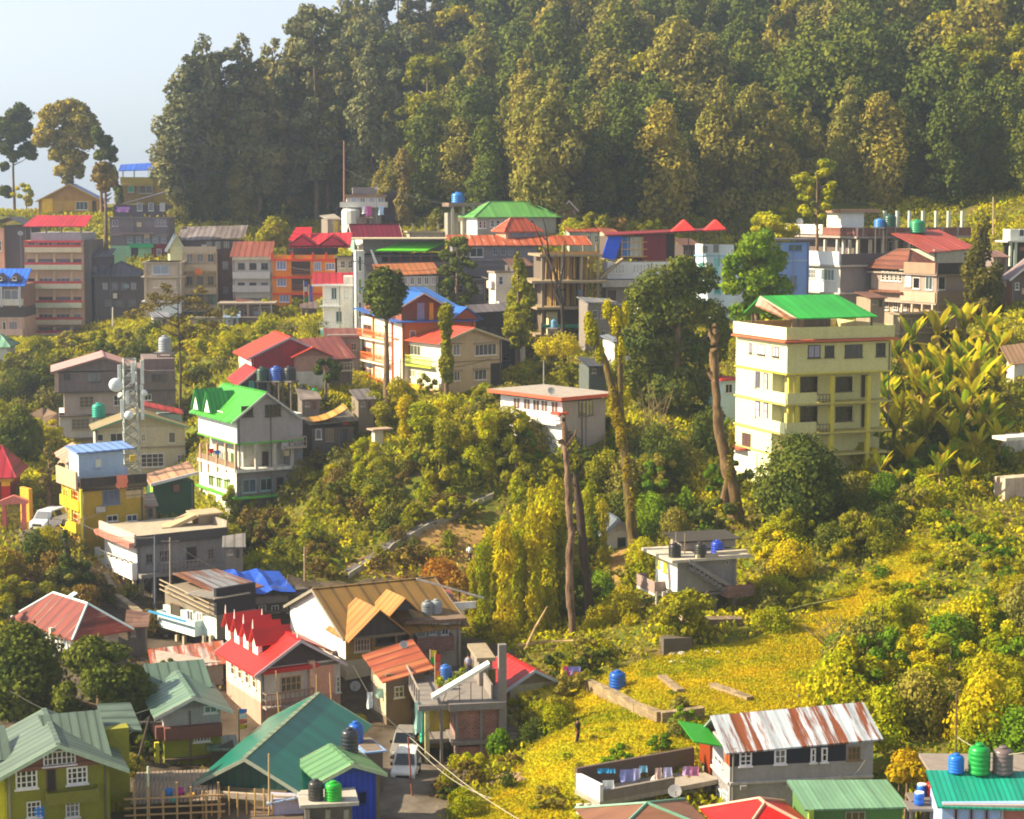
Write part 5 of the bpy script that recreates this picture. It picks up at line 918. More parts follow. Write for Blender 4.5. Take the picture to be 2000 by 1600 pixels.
# green roofed yellow building
b = B('apartment_building', 'pale yellow four storey building with vivid green rooftop canopy and coral ledges', 'building', 1533, 672, 975, 20.5, 21, 1738, xl=1436)
yl = wall('#d3cb8a', .2); yb_ = wall('#e9e6ae', .1); ye = plain('#c8b83c'); co = plain('#c8603c')  # yb_ is the plaster of yl brightened, sunlight painted into the left side
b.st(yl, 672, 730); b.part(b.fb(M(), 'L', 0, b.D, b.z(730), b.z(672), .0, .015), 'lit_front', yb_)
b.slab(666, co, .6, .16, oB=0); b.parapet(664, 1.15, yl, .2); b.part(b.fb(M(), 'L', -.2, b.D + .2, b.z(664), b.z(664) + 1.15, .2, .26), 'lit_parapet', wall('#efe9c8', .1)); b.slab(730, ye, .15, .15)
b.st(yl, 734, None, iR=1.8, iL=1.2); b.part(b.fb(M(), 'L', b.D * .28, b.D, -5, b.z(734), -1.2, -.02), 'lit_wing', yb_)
for yy in (790, 848): b.slab(yy, wall('#c4b45c'), .15, .18); b.part(b.fb(M(), 'L', 0, b.D * .55, b.z(yy), b.z(yy) + 1.05, .03, .15), 'parapet', yb_); b.part(b.fb(M(), 'R', 0, b.W * .28, b.z(yy), b.z(yy) + 1.05, .03, .15), 'parapet', yl); b.bal('R', 1560, 1620, yy, .1, .95, plain('#6a5c4c'), rail='rail', wrap=False)
b.cols('R', (1556, 1625, 1696), 734, None, ye, o=-.2, r=.2); b.cols('R', (1542,), 736, None, ye, o=-.3, r=.16)
for q in ((1578, 674, 1602, 699, 2), (1611, 675, 1629, 698, 2), (1650, 673, 1684, 698, 3), (1711, 670, 1729, 696, 2)): b.w('R', *q[:4], c=q[4], r=1, fr='#4a4236', gl='#7a7488' if q[0] == 1578 else '#2a2624', sill=True)
for q in ((1480, 672, 1495, 693), (1509, 677, 1522, 697), (1464, 670, 1469, 690)): b.w('L', *q, c=2, r=1, fr='#4a4438', gl='#a8a0b4')
for yy in (736, 794):
    b.w('R', 1563, yy, 1596, yy + 32, o=-1.78, c=3, r=2, fr='#4a3c34', gl='#2c1c1c'); b.w('R', 1632, yy, 1664, yy + 28, o=-1.78, c=3, r=2, fr='#4a3c34', gl='#17171c'); b.door('R', 1682, yy - 4, 1694, yy + 40, o=-1.78, pc='#16130f')
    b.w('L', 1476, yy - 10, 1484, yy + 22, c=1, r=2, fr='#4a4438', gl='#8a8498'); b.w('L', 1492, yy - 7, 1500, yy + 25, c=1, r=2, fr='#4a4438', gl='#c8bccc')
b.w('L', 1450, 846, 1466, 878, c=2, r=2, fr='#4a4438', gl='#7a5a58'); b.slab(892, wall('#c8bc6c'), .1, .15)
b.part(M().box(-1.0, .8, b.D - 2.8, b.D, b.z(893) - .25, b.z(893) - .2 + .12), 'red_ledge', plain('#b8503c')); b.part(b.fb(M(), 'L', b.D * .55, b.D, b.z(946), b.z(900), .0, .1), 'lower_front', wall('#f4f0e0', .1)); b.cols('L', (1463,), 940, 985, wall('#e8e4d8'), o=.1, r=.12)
gm = tin('#2ca034', .1, 'x', .9, deep=.12, gloss=.4); 
rp = [( .8, -.3, b.z(622)), (b.W - 1.8, -.3, b.z(622)), (b.W - 3.2, b.D * .5, b.z(622) + 1.9), (-.2, b.D * .5, b.z(622) + 1.9)]
b.part(M().poly(rp, .12), 'green_canopy', gm); b.part(M().poly([(.8, -.3, b.z(622)), (-.2, b.D * .5, b.z(622) + 1.9), (-.7, b.D * .5, b.z(622) + 1.0), (.1, -.1, b.z(622) - .1)], .12), 'brown_side_canopy', tin('#8a5a34', axis='y'))
b.part(M().poly([(-.2, b.D * .5 + .02, b.z(622) + 1.88), (b.W - 3.2, b.D * .5 + .02, b.z(622) + 1.88), (b.W - 1.8, b.D, b.z(622)), (.8, b.D, b.z(622))], .12), 'rear_canopy', gm)
for x, y in ((1.2, .2), (4.2, .2), (b.W - 2.2, .2), (1.2, b.D - 1), (b.W - 2.2, b.D - 1)): b.part(M().box(x, x + .15, y, y + .15, b.z(664), b.z(622)), 'post', plain('#5a4a38'))
b.part(M().box(b.W - 5.5, b.W - 2.5, b.D - 3, b.D - .5, b.z(664), b.z(626)), 'rooftop_room', wall('#8c8468'))
# small grey concrete house
b = B('house', 'small raw concrete house with outside stair and white fronted balcony on the grassy slope', 'house', 1322, 1096, 1212, 24, 20, 1438, xl=1280)
b.st(wall('#918b89', .5), yb=1160); b.part(b.fb(M(), 'L', 0, b.D, b.z(1158), b.H, .0, .015), 'white_front', wall('#f4f0dc', .1)); b.slab(1090, wall('#c8bca8', .5), .9, .22, oE=.9); b.slab(1162, wall('#8a8480'), .1, .2)
b.st(wall('#5c524c'), 1166, None, iR=1.5, iL=1.2); b.cols('R', (1326, 1395, 1434), 1164, None, wall('#7c746c'), o=-.2, r=.16)
m = M()
for i in range(11): m.box(.9 + i * .38, 1.3 + i*.38, -.9, -.06, b.z(1100) - .1 - (i + 1) * .26 - .2, b.z(1100) - (i + 1) * .26)
b.part(m, 'outside_stair', wall('#7c7674')); b.part(M().ext([(.6, -1.0, b.z(1098)), (4.9, -1.0, b.z(1160)), (4.9, -1.0, b.z(1152)), (.6, -1.0, b.z(1088))], (0, .08, 0)), 'stair_string', wall('#8c8684'))
b.bal('L', 1264, 1300, 1150, 1.0, 1.0, wall('#a08880'), smat=wall('#efe9d8')); b.w('L', 1284, 1090, 1290, 1108, c=1, r=2, fr='#e8d820', gl='#c8b020'); b.w('L', 1297, 1097, 1303, 1117, c=1, r=2, fr='#e8d820', gl='#c8b020'); b.door('L', 1308, 1104, 1318, 1150, pc='#c0b8c8', fr='#f0ecd8')
b.bal('R', 1408, 1460, 1156, 1.2, .8, brick('#8a5a4c')); b.cols('L', (1283, 1296), 1156, None, wall('#b8b0a4'), o=.8, r=.1); b.w('R', 1416, 1096, 1422, 1102, c=1, r=1, gl='#1c1a18', sill=False, fw=.03)
b.part(M().box(1.5, 6.5, 2.5, 4.6, b.z(1088), b.zy(1060, 2.5)), 'rooftop_wall', wall('#a89c90', .6)); b.part(M().poly([(1.0, 2, b.zy(1056, 2)), (6.8, 2, b.zy(1058, 2)), (6.8, 5, b.zy(1056, 2) + .2), (1.0, 5, b.zy(1056, 2) + .3)], .08), 'dark_sheet_roof', plain('#3a3430', .8)); m = M()
for x in (.4, 1.2, 2.4, 3.8): m.tube([(x, 1.2, b.z(1090)), (x, 1.2, b.zy(1035, 1.2) - x * .15)], .05, 4)
b.part(m, 'bamboo_poles', plain('#8a7a5c')); b.part(M().box(1.4, b.W * .62, -.7, -.4, b.z(1090), b.z(1084)), 'low_kerb', wall('#c0aa8c')); b.part(M().box(b.W * .6, b.W + .6, -.8, -.4, b.z(1084), b.z(1080)), 'plank', wall('#c8b898'))
b = B('retaining_wall', 'low stone terrace wall in front of the small concrete house', 'wall', 1320, 1212, 1232, 24.8, 6, 1450, dep=1.2, found=2)
b.st(brick('#8a7460', '#6a5c4c', 1.5))
b = B('garden_wall', 'dark concrete wall with sunlit earth edge below the concrete house', 'wall', 1296, 1248, 1290, 25.6, 12, 1352, dep=1, found=2)
b.st(wall('#5c5248', .7))
# little white house in the trees
b = B('cottage', 'little white cottage with slate blue gable roof among the tall bare trunks', 'house', 1182, 1040, 1082, 20.6, 12, 1232, dep=5)
b.st(wall('#d8d4cc', .25)); b.gable('v', tin('#6c7480', axis='y'), pz(b, 1207, 1016) - b.H, oe=.5, og=.5, trim='#8c94a0', wallm=wall('#cfcbc4')); b.door('R', 1206, 1050, 1222, 1075, pc='#1c2c38', fr='#2c4458')
# stone hut
b = B('hut', 'tiny white stone hut with slab roof on the dry slope', 'hut', 732, 842, 874, 19, 30, 748, xl=726)
b.st(wall('#e0d4c4', .5)); b.slab(838, wall('#b89a80'), .4, .15, oE=1.0)
# shrine at left edge
b = B('shrine', 'small maroon roofed shrine with yellow and red pillars at the left edge', 'shrine', -30, 932, 985, 20.5, 6, 20, dep=6)
b.st(wall('#8a2a1c')); b.hip(tin('#9c1c2c', axis='x'), 2.6, over=.7); b.st(plain('#f0b41c'), 932, 950, x0=b.W - .8, iR=-.05); b.st(plain('#c41c1c'), 950, 985, x0=b.W - .8, iR=-.06); b.slab(935, plain('#d8a01c'), .2, .3)
b = B('gateway', 'pink and yellow gate posts with iron grille gates and pointed lintel at left edge', 'gate', 5, 985, 1040, 21.3, 4, 50, dep=.8, found=1)
pg = wall('#d8706c', .2); b.part(M().box(0, .35, 0, .5, -1, b.H), 'gate_post', pg); b.part(M().box(b.W - .35, b.W, 0, .5, -1, b.H), 'gate_post', pg); b.part(M().ext([(-.2, -.1, b.H), (b.W + .2, -.1, b.H), (b.W + .2, -.1, b.H + .3), (b.W / 2, -.1, b.H + .8), (-.2, -.1, b.H + .3)], (0, .7, 0)), 'lintel', wall('#d4786c', .2)); m = M()
for i in range(12): m.box(.38 + i * .1, .42 + i*.1, .2, .25, -.3, b.H)
for z in (.2, 1.0, 1.8): m.box(.36, b.W - .36, .18, .26, z, z + .06)
b.part(m, 'grille_gate', plain('#6a6a2c')); b.part(M().box(b.W + .05, b.W + .6, 0, .6, -1, .9), 'yellow_plinth', plain('#e0a818'))
b = B('garden_wall', 'curving orange yellow compound wall beside the parked white van', 'wall', 58, 955, 1035, 21.2, 40, 64, xl=40, found=2)
b.st(wall('#e0a028', .3, stain='#b0503c'))
b = B('shed', 'small roadside shelter with slab roof behind the white van', 'shed', 118, 948, 1010, 21.3, 26, 132, xl=100); b.O = P(118, 1005, 19.4); b.e.location = b.O
b.st(wall('#b8a888')); b.slab(946, wall('#c0a888'), .5, .15)
# ---------------------------------------------------------------- houses that close the gaps
b = B('house', 'shadowed slate grey house squeezed beside the pink seven storey block', 'house', 172, 500, 650, 12.5, 4, 214, dep=6)  # added house; its dark walls stand for a shaded recess between buildings
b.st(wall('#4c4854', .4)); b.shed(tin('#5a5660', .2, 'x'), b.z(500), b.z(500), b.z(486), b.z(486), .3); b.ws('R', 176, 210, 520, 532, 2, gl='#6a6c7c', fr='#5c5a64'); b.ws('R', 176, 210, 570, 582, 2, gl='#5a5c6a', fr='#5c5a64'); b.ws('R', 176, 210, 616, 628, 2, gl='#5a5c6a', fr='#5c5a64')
b = B('house', 'dark walled house in the gap behind the beige house', 'house', 926, 610, 760, 15.4, 8, 1010, dep=7)  # added filler; dark wall colour imitates the shade in this gap
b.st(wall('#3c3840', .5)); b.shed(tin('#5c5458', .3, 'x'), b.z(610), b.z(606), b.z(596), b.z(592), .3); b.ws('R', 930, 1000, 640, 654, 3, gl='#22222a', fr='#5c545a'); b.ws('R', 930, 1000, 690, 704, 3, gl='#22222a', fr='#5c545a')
b = B('house', 'turquoise and white house with red awning glimpsed behind the pruned trunk', 'house', 1410, 742, 830, 18, 30, 1440, xl=1372)
b.st(wall('#d4ecec', .2)); b.slab(740, plain('#c02830'), .5, .18); b.bal('L', 1376, 1406, 782, .5, .9, plain('#b8e0dc'), rail='rail'); b.w('L', 1380, 748, 1392, 766, c=2, r=1, fr='#3cb0a0', gl='#2c5c5c'); b.w('R', 1416, 750, 1430, 768, c=2, r=1)
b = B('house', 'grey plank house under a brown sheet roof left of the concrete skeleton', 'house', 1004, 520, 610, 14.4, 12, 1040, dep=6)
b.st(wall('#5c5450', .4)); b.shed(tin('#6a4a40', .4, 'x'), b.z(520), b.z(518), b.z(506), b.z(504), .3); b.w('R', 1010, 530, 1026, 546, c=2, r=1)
b = B('house', 'low terrace house with cream wall between red roofed barn and orange balconies', 'house', 640, 655, 720, 15.8, 8, 704, dep=6)
b.st(wall('#8c7c74', .4)); b.shed(tin('#7a3a30', .4, 'x', .9, '#a06a54'), b.z(658), b.z(658), b.z(642), b.z(642), .3); b.ws('R', 644, 700, 670, 684, 3, gl='#3a3438', fr='#a89c90')
b = B('house', 'small brown house with flat roof terrace above the market row', 'house', 560, 470, 520, 12.0, 5, 600, dep=6)
b.st(wall('#8a7468', .4)); b.slab(470, wall('#a89484'), .3, .2); b.ws('R', 562, 598, 478, 490, 3, gl='#3a3438', fr='#b8aca0')
b = B('house', 'pale plastered house with flat slab roof beyond the lime green roof', 'house', 800, 452, 500, 12.4, 8, 866, dep=6)
b.st(wall('#a89c90', .5)); b.slab(452, wall('#b8a890'), .4, .2); b.ws('R', 804, 862, 460, 472, 4, gl='#3c3438', fr='#c8bcb0'); b.cols('R', (806, 830, 856), 436, 452, wall('#a8a090'), o=-.5, r=.1)
b = B('house', 'light green walled house behind the bare black crooked tree', 'house', 1112, 452, 500, 12.9, 8, 1176, dep=6)
b.st(wall('#a8b8a8', .4)); b.shed(tin('#a04a3c', .4, 'x'), b.z(452), b.z(452), b.z(440), b.z(438), .3); b.ws('R', 1116, 1172, 460, 474, 4, gl='#3c3c38', fr='#d8d4c8')
b = B('house', 'brick red terraced house wall under the arching ivy tree at right', 'house', 1900, 560, 660, 15.0, 18, 1966, dep=7)
b.st(wall('#5c4c48', .5)); b.slab(560, wall('#6c605c'), .3, .2); b.slab(604, wall('#7c6c64'), .4, .2); b.ws('R', 1904, 1960, 572, 590, 3, gl='#1c1a1c', fr='#6c5c54'); b.ws('R', 1904, 1960, 616, 632, 3, gl='#1c1a1c', fr='#6c5c54')
b = B('house', 'cream storeyed house with brown slab roofs behind the fair yellow balconied wall', 'house', 1756, 612, 700, 16.4, 24, 1830, xl=1744)
b.st(wall('#8c7c60', .5)); b.slab(612, wall('#9c8c74'), .4, .2); b.slab(650, wall('#9c8c74'), .3, .2); b.ws('R', 1762, 1826, 622, 640, 3, gl='#2c2a28', fr='#a89880')
b = B('house', 'cream flat roofed house right of the orange building, behind the coloured flags', 'house', 660, 502, 570, 13.1, 6, 694, dep=6)
b.st(wall('#cfc0a8', .4)); b.slab(502, wall('#9c8c7c'), .4, .2); b.slab(534, wall('#b8a890'), .3, .18); b.ws('R', 662, 692, 510, 524, 2, gl='#3a3438', fr='#e0d8cc'); b.ws('R', 662, 692, 542, 556, 2, gl='#3a3438', fr='#e0d8cc')
b = B('apartment_building', 'tall grey plastered flats behind the dim leafy tree', 'building', 846, 545, 650, 14.0, 8, 950, dep=7)
b.st(wall('#7c767a', .4)); b.slab(545, wall('#8c8680'), .4, .2); b.slab(590, wall('#8c8680'), .4, .2); b.ws('R', 850, 946, 556, 572, 5, gl='#2a2a30', fr='#a8a0a0'); b.ws('R', 850, 946, 602, 618, 5, gl='#2a2a30', fr='#a8a0a0'); b.bal('R', 870, 920, 590, .8, .8, plain('#6c6460'), rail='rail')
b = B('house', 'dark brown house behind the top of the huge rounded tree', 'house', 1334, 478, 570, 13.8, 10, 1368, dep=6)
b.st(wall('#4c3e3a', .4)); b.shed(tin('#6a4a40', .3, 'x'), b.z(478), b.z(478), b.z(466), b.z(466), .3); b.ws('R', 1336, 1366, 490, 506, 2, gl='#2a2426', fr='#8c7c74')
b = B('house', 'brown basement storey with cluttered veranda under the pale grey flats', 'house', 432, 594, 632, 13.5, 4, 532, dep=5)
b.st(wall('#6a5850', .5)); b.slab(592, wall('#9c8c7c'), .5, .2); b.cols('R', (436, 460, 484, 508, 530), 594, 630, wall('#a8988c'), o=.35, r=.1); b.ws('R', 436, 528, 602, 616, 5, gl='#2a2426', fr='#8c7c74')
b = B('apartment_building', 'ochre plastered three storey flats between the slate house and cream flats', 'building', 352, 520, 640, 12.6, 6, 376, dep=6)
b.st(wall('#a8906c', .4)); b.slab(560, wall('#b8a890'), .4, .2); b.slab(600, wall('#b8a890'), .4, .2); b.ws('R', 354, 374, 530, 546, 1, gl='#2a2426', fr='#c8bcac'); b.ws('R', 354, 374, 570, 586, 1, gl='#2a2426', fr='#c8bcac')
b = B('house', 'long low house with red sheet roof edge under the lime green roof building', 'house', 716, 596, 640, 14.6, 8, 770, dep=5)
b.st(wall('#a49c98', .4)); b.shed(tin('#8a3a30', .3, 'x'), b.z(596), b.z(596), b.z(586), b.z(586), .3); b.ws('R', 720, 766, 606, 620, 3, gl='#2a2426', fr='#e8e0d8')
b = B('house', 'grey house with tin lean-to between the concrete skeleton and tarpaulin topped house', 'house', 1150, 590, 700, 15.6, 10, 1206, dep=6)
b.st(wall('#8a8078', .5)); b.shed(tin('#8a8c90', .3, 'x'), b.z(590), b.z(594), b.z(580), b.z(584), .3); b.ws('R', 1154, 1202, 606, 622, 3, gl='#2a2426', fr='#b8b0a8'); b.ws('R', 1154, 1202, 646, 662, 3, gl='#2a2426', fr='#b8b0a8')
# ---------------------------------------------------------------- small details: drain pipes, wall boxes, little sheds
rd = random.Random(21)
for b in ALLB[:]:
    if b.W < 3.5 or b.H < 2.6 or any(q in b.e.name for q in ('wall', 'gate', 'deck', 'stand')): continue
    for k in range(rd.choice((1, 2))):
        t = rd.choice((.15, b.W - .3, b.W * rd.uniform(.3, .7))); b.part(b.fb(M(), 'R', t, t + .09, -1, b.H - .15, .02, .11), 'drain_pipe', plain(rd.choice(('#8a8680', '#5c5854', '#a8a49c', '#6a5c50'))))
    if b.sc < 22 and rd.random() < .6:
        for q in range(rd.choice((1, 2))):
            x = rd.uniform(.6, max(.8, b.W - 1.4)); z = rd.uniform(.3, .8) * b.H; b.part(b.fb(M(), 'R', x, x + rd.uniform(.5, .9), z, z + rd.uniform(.5, .8), .02, .3), 'wall_box', plain(rd.choice(('#b8b4ac', '#6a7c8c', '#8a5a4a', '#c8b48c', '#4a6a5c'))))
HUTS = [(468,612,13.4,24,18,'#8a7c70','#7a4a3c','rusty roofed shed at the foot of the pale grey flats'),(500,616,13.5,26,16,'#6a5c54','#8c8a88','grey roofed shed left of the orange building foot'),(590,616,13.6,28,14,'#5c4c48','#6a5a54','brown lean-to under the orange building'),(300,636,13.6,30,16,'#b8b0a8','#8a8c94','pale tin shed under the cream flats'),(440,636,13.8,26,16,'#9ab0c8','#8fa0b8','pale blue shed below the brick stair tower'),
 (1000,640,15.4,26,22,'#e8e0d4','#a08c7c','little white shed beside the ivy clad tree'),(1200,690,16.6,32,22,'#d8d4cc','#7a8088','grey roofed white shed behind the forked trunk'),(1150,735,17.4,34,20,'#5c6460','#4a4c50','dark tarred shed behind the bungalow roof'),(1246,600,15.4,30,24,'#c8c0b4','#9a8c84','pale shed left of the great round tree'),(700,440,11.9,26,14,'#a09488','#8c7c74','brown roofed shed before the white balconied house'),
 (640,440,11.8,24,12,'#8c8078','#a8a098','grey shed with flat pale roof near the mast pole'),(1180,470,13.0,26,16,'#b8a890','#9a5a44','rust roofed shed left of the blue tarpaulin room'),(1480,500,14.2,24,16,'#a8b4c0','#7c8490','slate roofed shed below the yellow green foliage'),(1700,600,15.4,28,18,'#a08c74','#7a5240','brown roofed shed left of the brown flats'),(1940,520,14.6,28,18,'#8c7c74','#8a6458','mauve roofed shed right of the ivy covered tree'),
 (590,800,18.4,34,20,'#7a7068','#8c8078','grey shed between leaf green roof and curling tan roof'),(700,800,18.3,30,20,'#8a7c6c','#6c6460','dim shed in front of the bank under the orange balconies'),(270,1010,20.6,34,22,'#9c8c78','#a89078','ochre shed below the long green building'),(440,1090,22.2,34,22,'#8c8074','#7c7670','grey shed behind the crumpled tarpaulin'),(250,1250,24.6,34,26,'#6c6258','#7c5a48','brown shed right of the rusty hipped roof'),(470,1300,25.6,40,30,'#7c6c60','#8c7468','dim shed left of the red dormer house'),(850,1215,24.2,40,26,'#a89c8c','#8c4c3c','brick roofed shed on the slope beside the tanks')]
for k, (x, y, s_, wd, ht, c, rc, lab) in enumerate(HUTS):
    b = B('shed', lab, 'shed', x, y - ht, y + 2, s_, rd.uniform(4, 24), x + wd, dep=rd.uniform(2.4, 4), ground=False, found=10); b.st(wall(c, .6)); b.shed(tin(rc, .35, rd.choice('xy'), .8), b.H + .05, b.H + .05, b.H + rd.uniform(.4, .8), b.H + rd.uniform(.4, .8), .25, raw=True)
    b.w('R', x + wd * .2, y - ht * .75, x + wd * .42, y - ht * .3, c=2, r=1, gl='#2a2a2c', fr='#a89c90'); b.door('R', x + wd * .6, y - ht * .8, x + wd * .82, y, pc=rd.choice(('#3c4c5c', '#5c3c2c', '#2c4a3c')))
# ---------------------------------------------------------------- terrain: one sheet fitted through ground heights
GP = [(-100,1700,38),(150,1660,37),(400,1660,37),(700,1640,36),(800,1600,31.5),(900,1620,33),(1000,1600,32),(1150,1600,34),(1400,1660,36),(1700,1700,37),(2000,1720,38),(2150,1700,38),
 (1150,1350,26.5),(1250,1330,26.5),(1380,1380,28.5),(1480,1300,26.5),(1300,1480,31),(1150,1470,30),(1050,1560,31.5),(1600,1320,27),(1700,1400,29),(1850,1450,30),(1250,1400,28.5),(1350,1300,26),
 (1700,1300,26),(1900,1380,28),(1950,1250,25.2),(1900,1100,23),(1960,1010,22),(1700,1160,23.5),(1600,1060,22),(1820,1230,25),(2100,1100,23.5),(2100,1300,26.5),
 (1200,1200,23.5),(1150,1270,24.5),(1200,1090,21),(1000,1260,24),(930,1110,20.8),(800,1130,21.3),(600,1120,21.5),(700,1010,20),(850,900,18.8),(650,900,18.9),(450,1110,21.3),(600,890,18.6),(850,790,17.3),(1000,800,17.8),(1100,870,19.3),(1300,890,19.4),(1440,1040,21.3),(1600,990,21),(1800,950,20.6),(1960,900,20),(1660,900,19.9),(1900,670,15),(1950,760,17),(1850,800,18),(1750,700,16.5),
 (1050,690,15.8),(950,780,17),(700,780,16.9),(560,700,15.3),(690,655,14.6),(550,630,13.7),(400,645,13.7),(200,660,13.1),(60,670,13),(30,740,14.8),(300,700,14.7),(100,710,14.6),(420,740,15.8),(60,810,16.8),(60,900,18.3),(-80,800,17),(-80,1000,21),
 (100,1045,21.3),(70,1080,22),(200,1110,22),(400,1045,19.8),(150,1170,23),(20,1190,24),(150,1320,26),(280,1260,24.7),(30,1420,29.5),(250,1440,30),(400,1340,26),(560,1335,25.5),(620,1500,29),(760,1430,27),(860,1315,25),(820,1500,29.5),(950,1500,29.5),(1000,1385,27),(1070,1430,29),(1080,1310,25.7),
 (100,425,11.3),(300,440,11.5),(420,520,12.4),(700,450,11.6),(1300,475,12.8),(2050,450,13),(-50,430,11.5),
 (500,425,10.6),(620,400,10.3),(800,400,10.6),(360,400,10.0),(1000,345,10.8),(1250,400,11.6),(1450,400,11.8),(1700,400,11.8),(1900,370,11.6),(2050,380,12),
 (800,330,9.6),(1000,270,9.6),(1250,280,10.2),(1500,260,10.2),(1750,260,10.4),(2000,230,10.4),(1250,130,8.8),(1500,120,8.9),(1750,110,9),(2000,80,9),(1500,-60,7.9),(1800,-80,7.9),(1200,-10,8),(2050,-100,8),
 (1000,120,8.6),(850,230,8.8),(700,330,9.2),(550,385,9.2),(700,300,8.2),(900,100,7.8),(350,415,9.2),(200,425,9.8),(0,440,10)]
pts = [tuple(P(*g)) for g in GP] + CTRL
pts += [(-260, 520, 30), (-150, 560, 25), (0, 620, 60), (200, 600, 110), (260, 400, 110), (-220, 300, 20), (-160, 150, 15), (-90, 60, 12), (0, 50, 14), (90, 60, 18), (170, 160, 40), (210, 280, 70)]
A_ = np.array(pts); X_ = A_[:, :2] / 50.0; Z_ = A_[:, 2]
def tps_k(d2): return np.where(d2 > 1e-12, 0.5 * d2 * np.log(np.maximum(d2, 1e-12)), 0)
n_ = len(pts); K_ = tps_k(((X_[:, None] - X_[None]) ** 2).sum(-1)) + np.eye(n_) * .012
Q_ = np.hstack([np.ones((n_, 1)), X_]); S_ = np.zeros((n_ + 3, n_ + 3)); S_[:n_, :n_] = K_; S_[:n_, n_:] = Q_; S_[n_:, :n_] = Q_.T
sol_ = np.linalg.solve(S_, np.concatenate([Z_, np.zeros(3)]))
def hraw(x, y):
    x = np.asarray(x, float).ravel() / 50; y = np.asarray(y, float).ravel() / 50; out = np.zeros(len(x))
    for i in range(0, len(x), 8000):
        d2 = (x[i:i+8000, None] - X_[None, :, 0]) ** 2 + (y[i:i+8000, None] - X_[None, :, 1]) ** 2
        out[i:i+8000] = tps_k(d2) @ sol_[:n_] + sol_[n_] + sol_[n_+1] * x[i:i+8000] + sol_[n_+2] * y[i:i+8000]
    return out
gx = np.concatenate([[-4000, -2000, -1000, -600, -400, -300], np.arange(-240, 241, 1.6), [300, 400, 600, 1000, 2000, 4000]])
gy = np.concatenate([[-300, -60, 0, 30], np.arange(55, 480, 1.6), np.arange(484, 620, 6), [700, 900, 1400, 2500, 6000]])
XX, YY = np.meshgrid(gx, gy)
cx_, cy_ = np.clip(XX, -240, 240), np.clip(YY, 55, 600)
ZZ = hraw(cx_, cy_).reshape(XX.shape)
far = np.sqrt((XX - cx_) ** 2 + (YY - cy_) ** 2)
ZZ = ZZ * np.exp(-far / 250) + (-20) * (1 - np.exp(-far / 250))
rg = np.random.RandomState(3)
def vnoise(x, y, s):
    g = rg.rand(260, 260); xs = (x / s + 5000) % 259; ys = (y / s + 5000) % 259; i = xs.astype(int); j = ys.astype(int); fx = xs - i; fy = ys - j
    fx = fx*fx*(3-2*fx); fy = fy*fy*(3-2*fy)
    return (g[j, i]*(1-fx)*(1-fy) + g[j, i+1]*fx*(1-fy) + g[j+1, i]*(1-fx)*fy + g[j+1, i+1]*fx*fy) - .5
ZZ += vnoise(XX, YY, 9) * .7 + vnoise(XX, YY, 3.3) * .35
import bisect
GX, GY, ZL = gx.tolist(), gy.tolist(), ZZ.tolist()
def Zt(x, y):
    i = bisect.bisect_right(GX, x) - 1; j = bisect.bisect_right(GY, y) - 1
    u = (x - GX[i]) / (GX[i+1] - GX[i]); v = (y - GY[j]) / (GY[j+1] - GY[j]); a = ZL[j]; b = ZL[j+1]
    return (a[i]*(1-u) + a[i+1]*u)*(1-v) + (b[i]*(1-u) + b[i+1]*u)*v
def G(px, py, s0=45, s1=6.5, last=None):
    """the ground point seen at a photo pixel, nearest first"""
    r = ray(px, py); d = F / s0; rx, ry, rz = r
    while d < F / s1:
        if CZ + rz * d < Zt(rx * d, ry * d):
            for _ in range(6):
                d -= .25; q = CAM + r * d
                if q.z > Zt(q.x, q.y): break
            return Vector((q.x, q.y, Zt(q.x, q.y)))
        d += 1.5
    return None
def inpoly(x, y, pg):
    r = False; j = len(pg) - 1
    for i in range(len(pg)):
        if (pg[i][1] > y) != (pg[j][1] > y) and x < (pg[j][0] - pg[i][0]) * (y - pg[i][1]) / (pg[j][1] - pg[i][1]) + pg[i][0]: r = not r
        j = i
    return r
LAWN = [(890,1610),(1020,1490),(1090,1420),(1120,1330),(1230,1300),(1330,1270),(1480,1250),(1600,1190),(1700,1110),(1800,1040),(1850,1060),(1760,1180),(1680,1260),(1600,1330),(1600,1420),(1370,1430),(1360,1500),(1120,1530),(1110,1610)]
DRY = [(700,1090),(860,1020),(960,1010),(960,1120),(860,1230),(760,1130),(680,1130)]
PATH = [(1185,1230),(1175,1150),(1205,1060),(1235,1060),(1205,1150),(1225,1230)]
ROADP = [(40,1010),(125,1000),(135,1110),(30,1100)]
ALLEY = [(765,1430),(810,1430),(860,1620),(740,1620)]
HARD = [(30,1120),(180,1100),(340,1100),(560,1140),(830,1130),(900,1240),(1000,1270),(1000,1400),(850,1620),(-10,1620),(-10,1390),(120,1380),(40,1200)]
lm = XX.copy() * 0; dm = lm.copy(); rm = lm.copy(); hm = lm.copy()
for j in range(len(gy)):
    for i in range(len(gx)):
        if abs(gx[i]) < 240 and 60 < gy[j] < 480:
            a, b, c = proj((XX[j, i], YY[j, i], ZZ[j, i]))
            if -80 < a < 2080 and 700 < b < 1700:
                if c > 16:
                    lm[j, i] = inpoly(a, b, LAWN); dm[j, i] = inpoly(a, b, DRY) or inpoly(a, b, PATH)
                    rm[j, i] = inpoly(a, b, ROADP) or inpoly(a, b, ALLEY); hm[j, i] = inpoly(a, b, HARD) and not inpoly(a, b, LAWN)
verts = np.stack([XX, YY, ZZ], -1).reshape(-1, 3); nx, ny = len(gx), len(gy)
ii = np.arange(nx * ny).reshape(ny, nx); fc = np.stack([ii[:-1, :-1], ii[:-1, 1:], ii[1:, 1:], ii[1:, :-1]], -1).reshape(-1, 4)
me = bpy.data.meshes.new('ground'); me.from_pydata(verts.tolist(), [], fc.tolist()); me.polygons.foreach_set('use_smooth', [True] * len(fc))
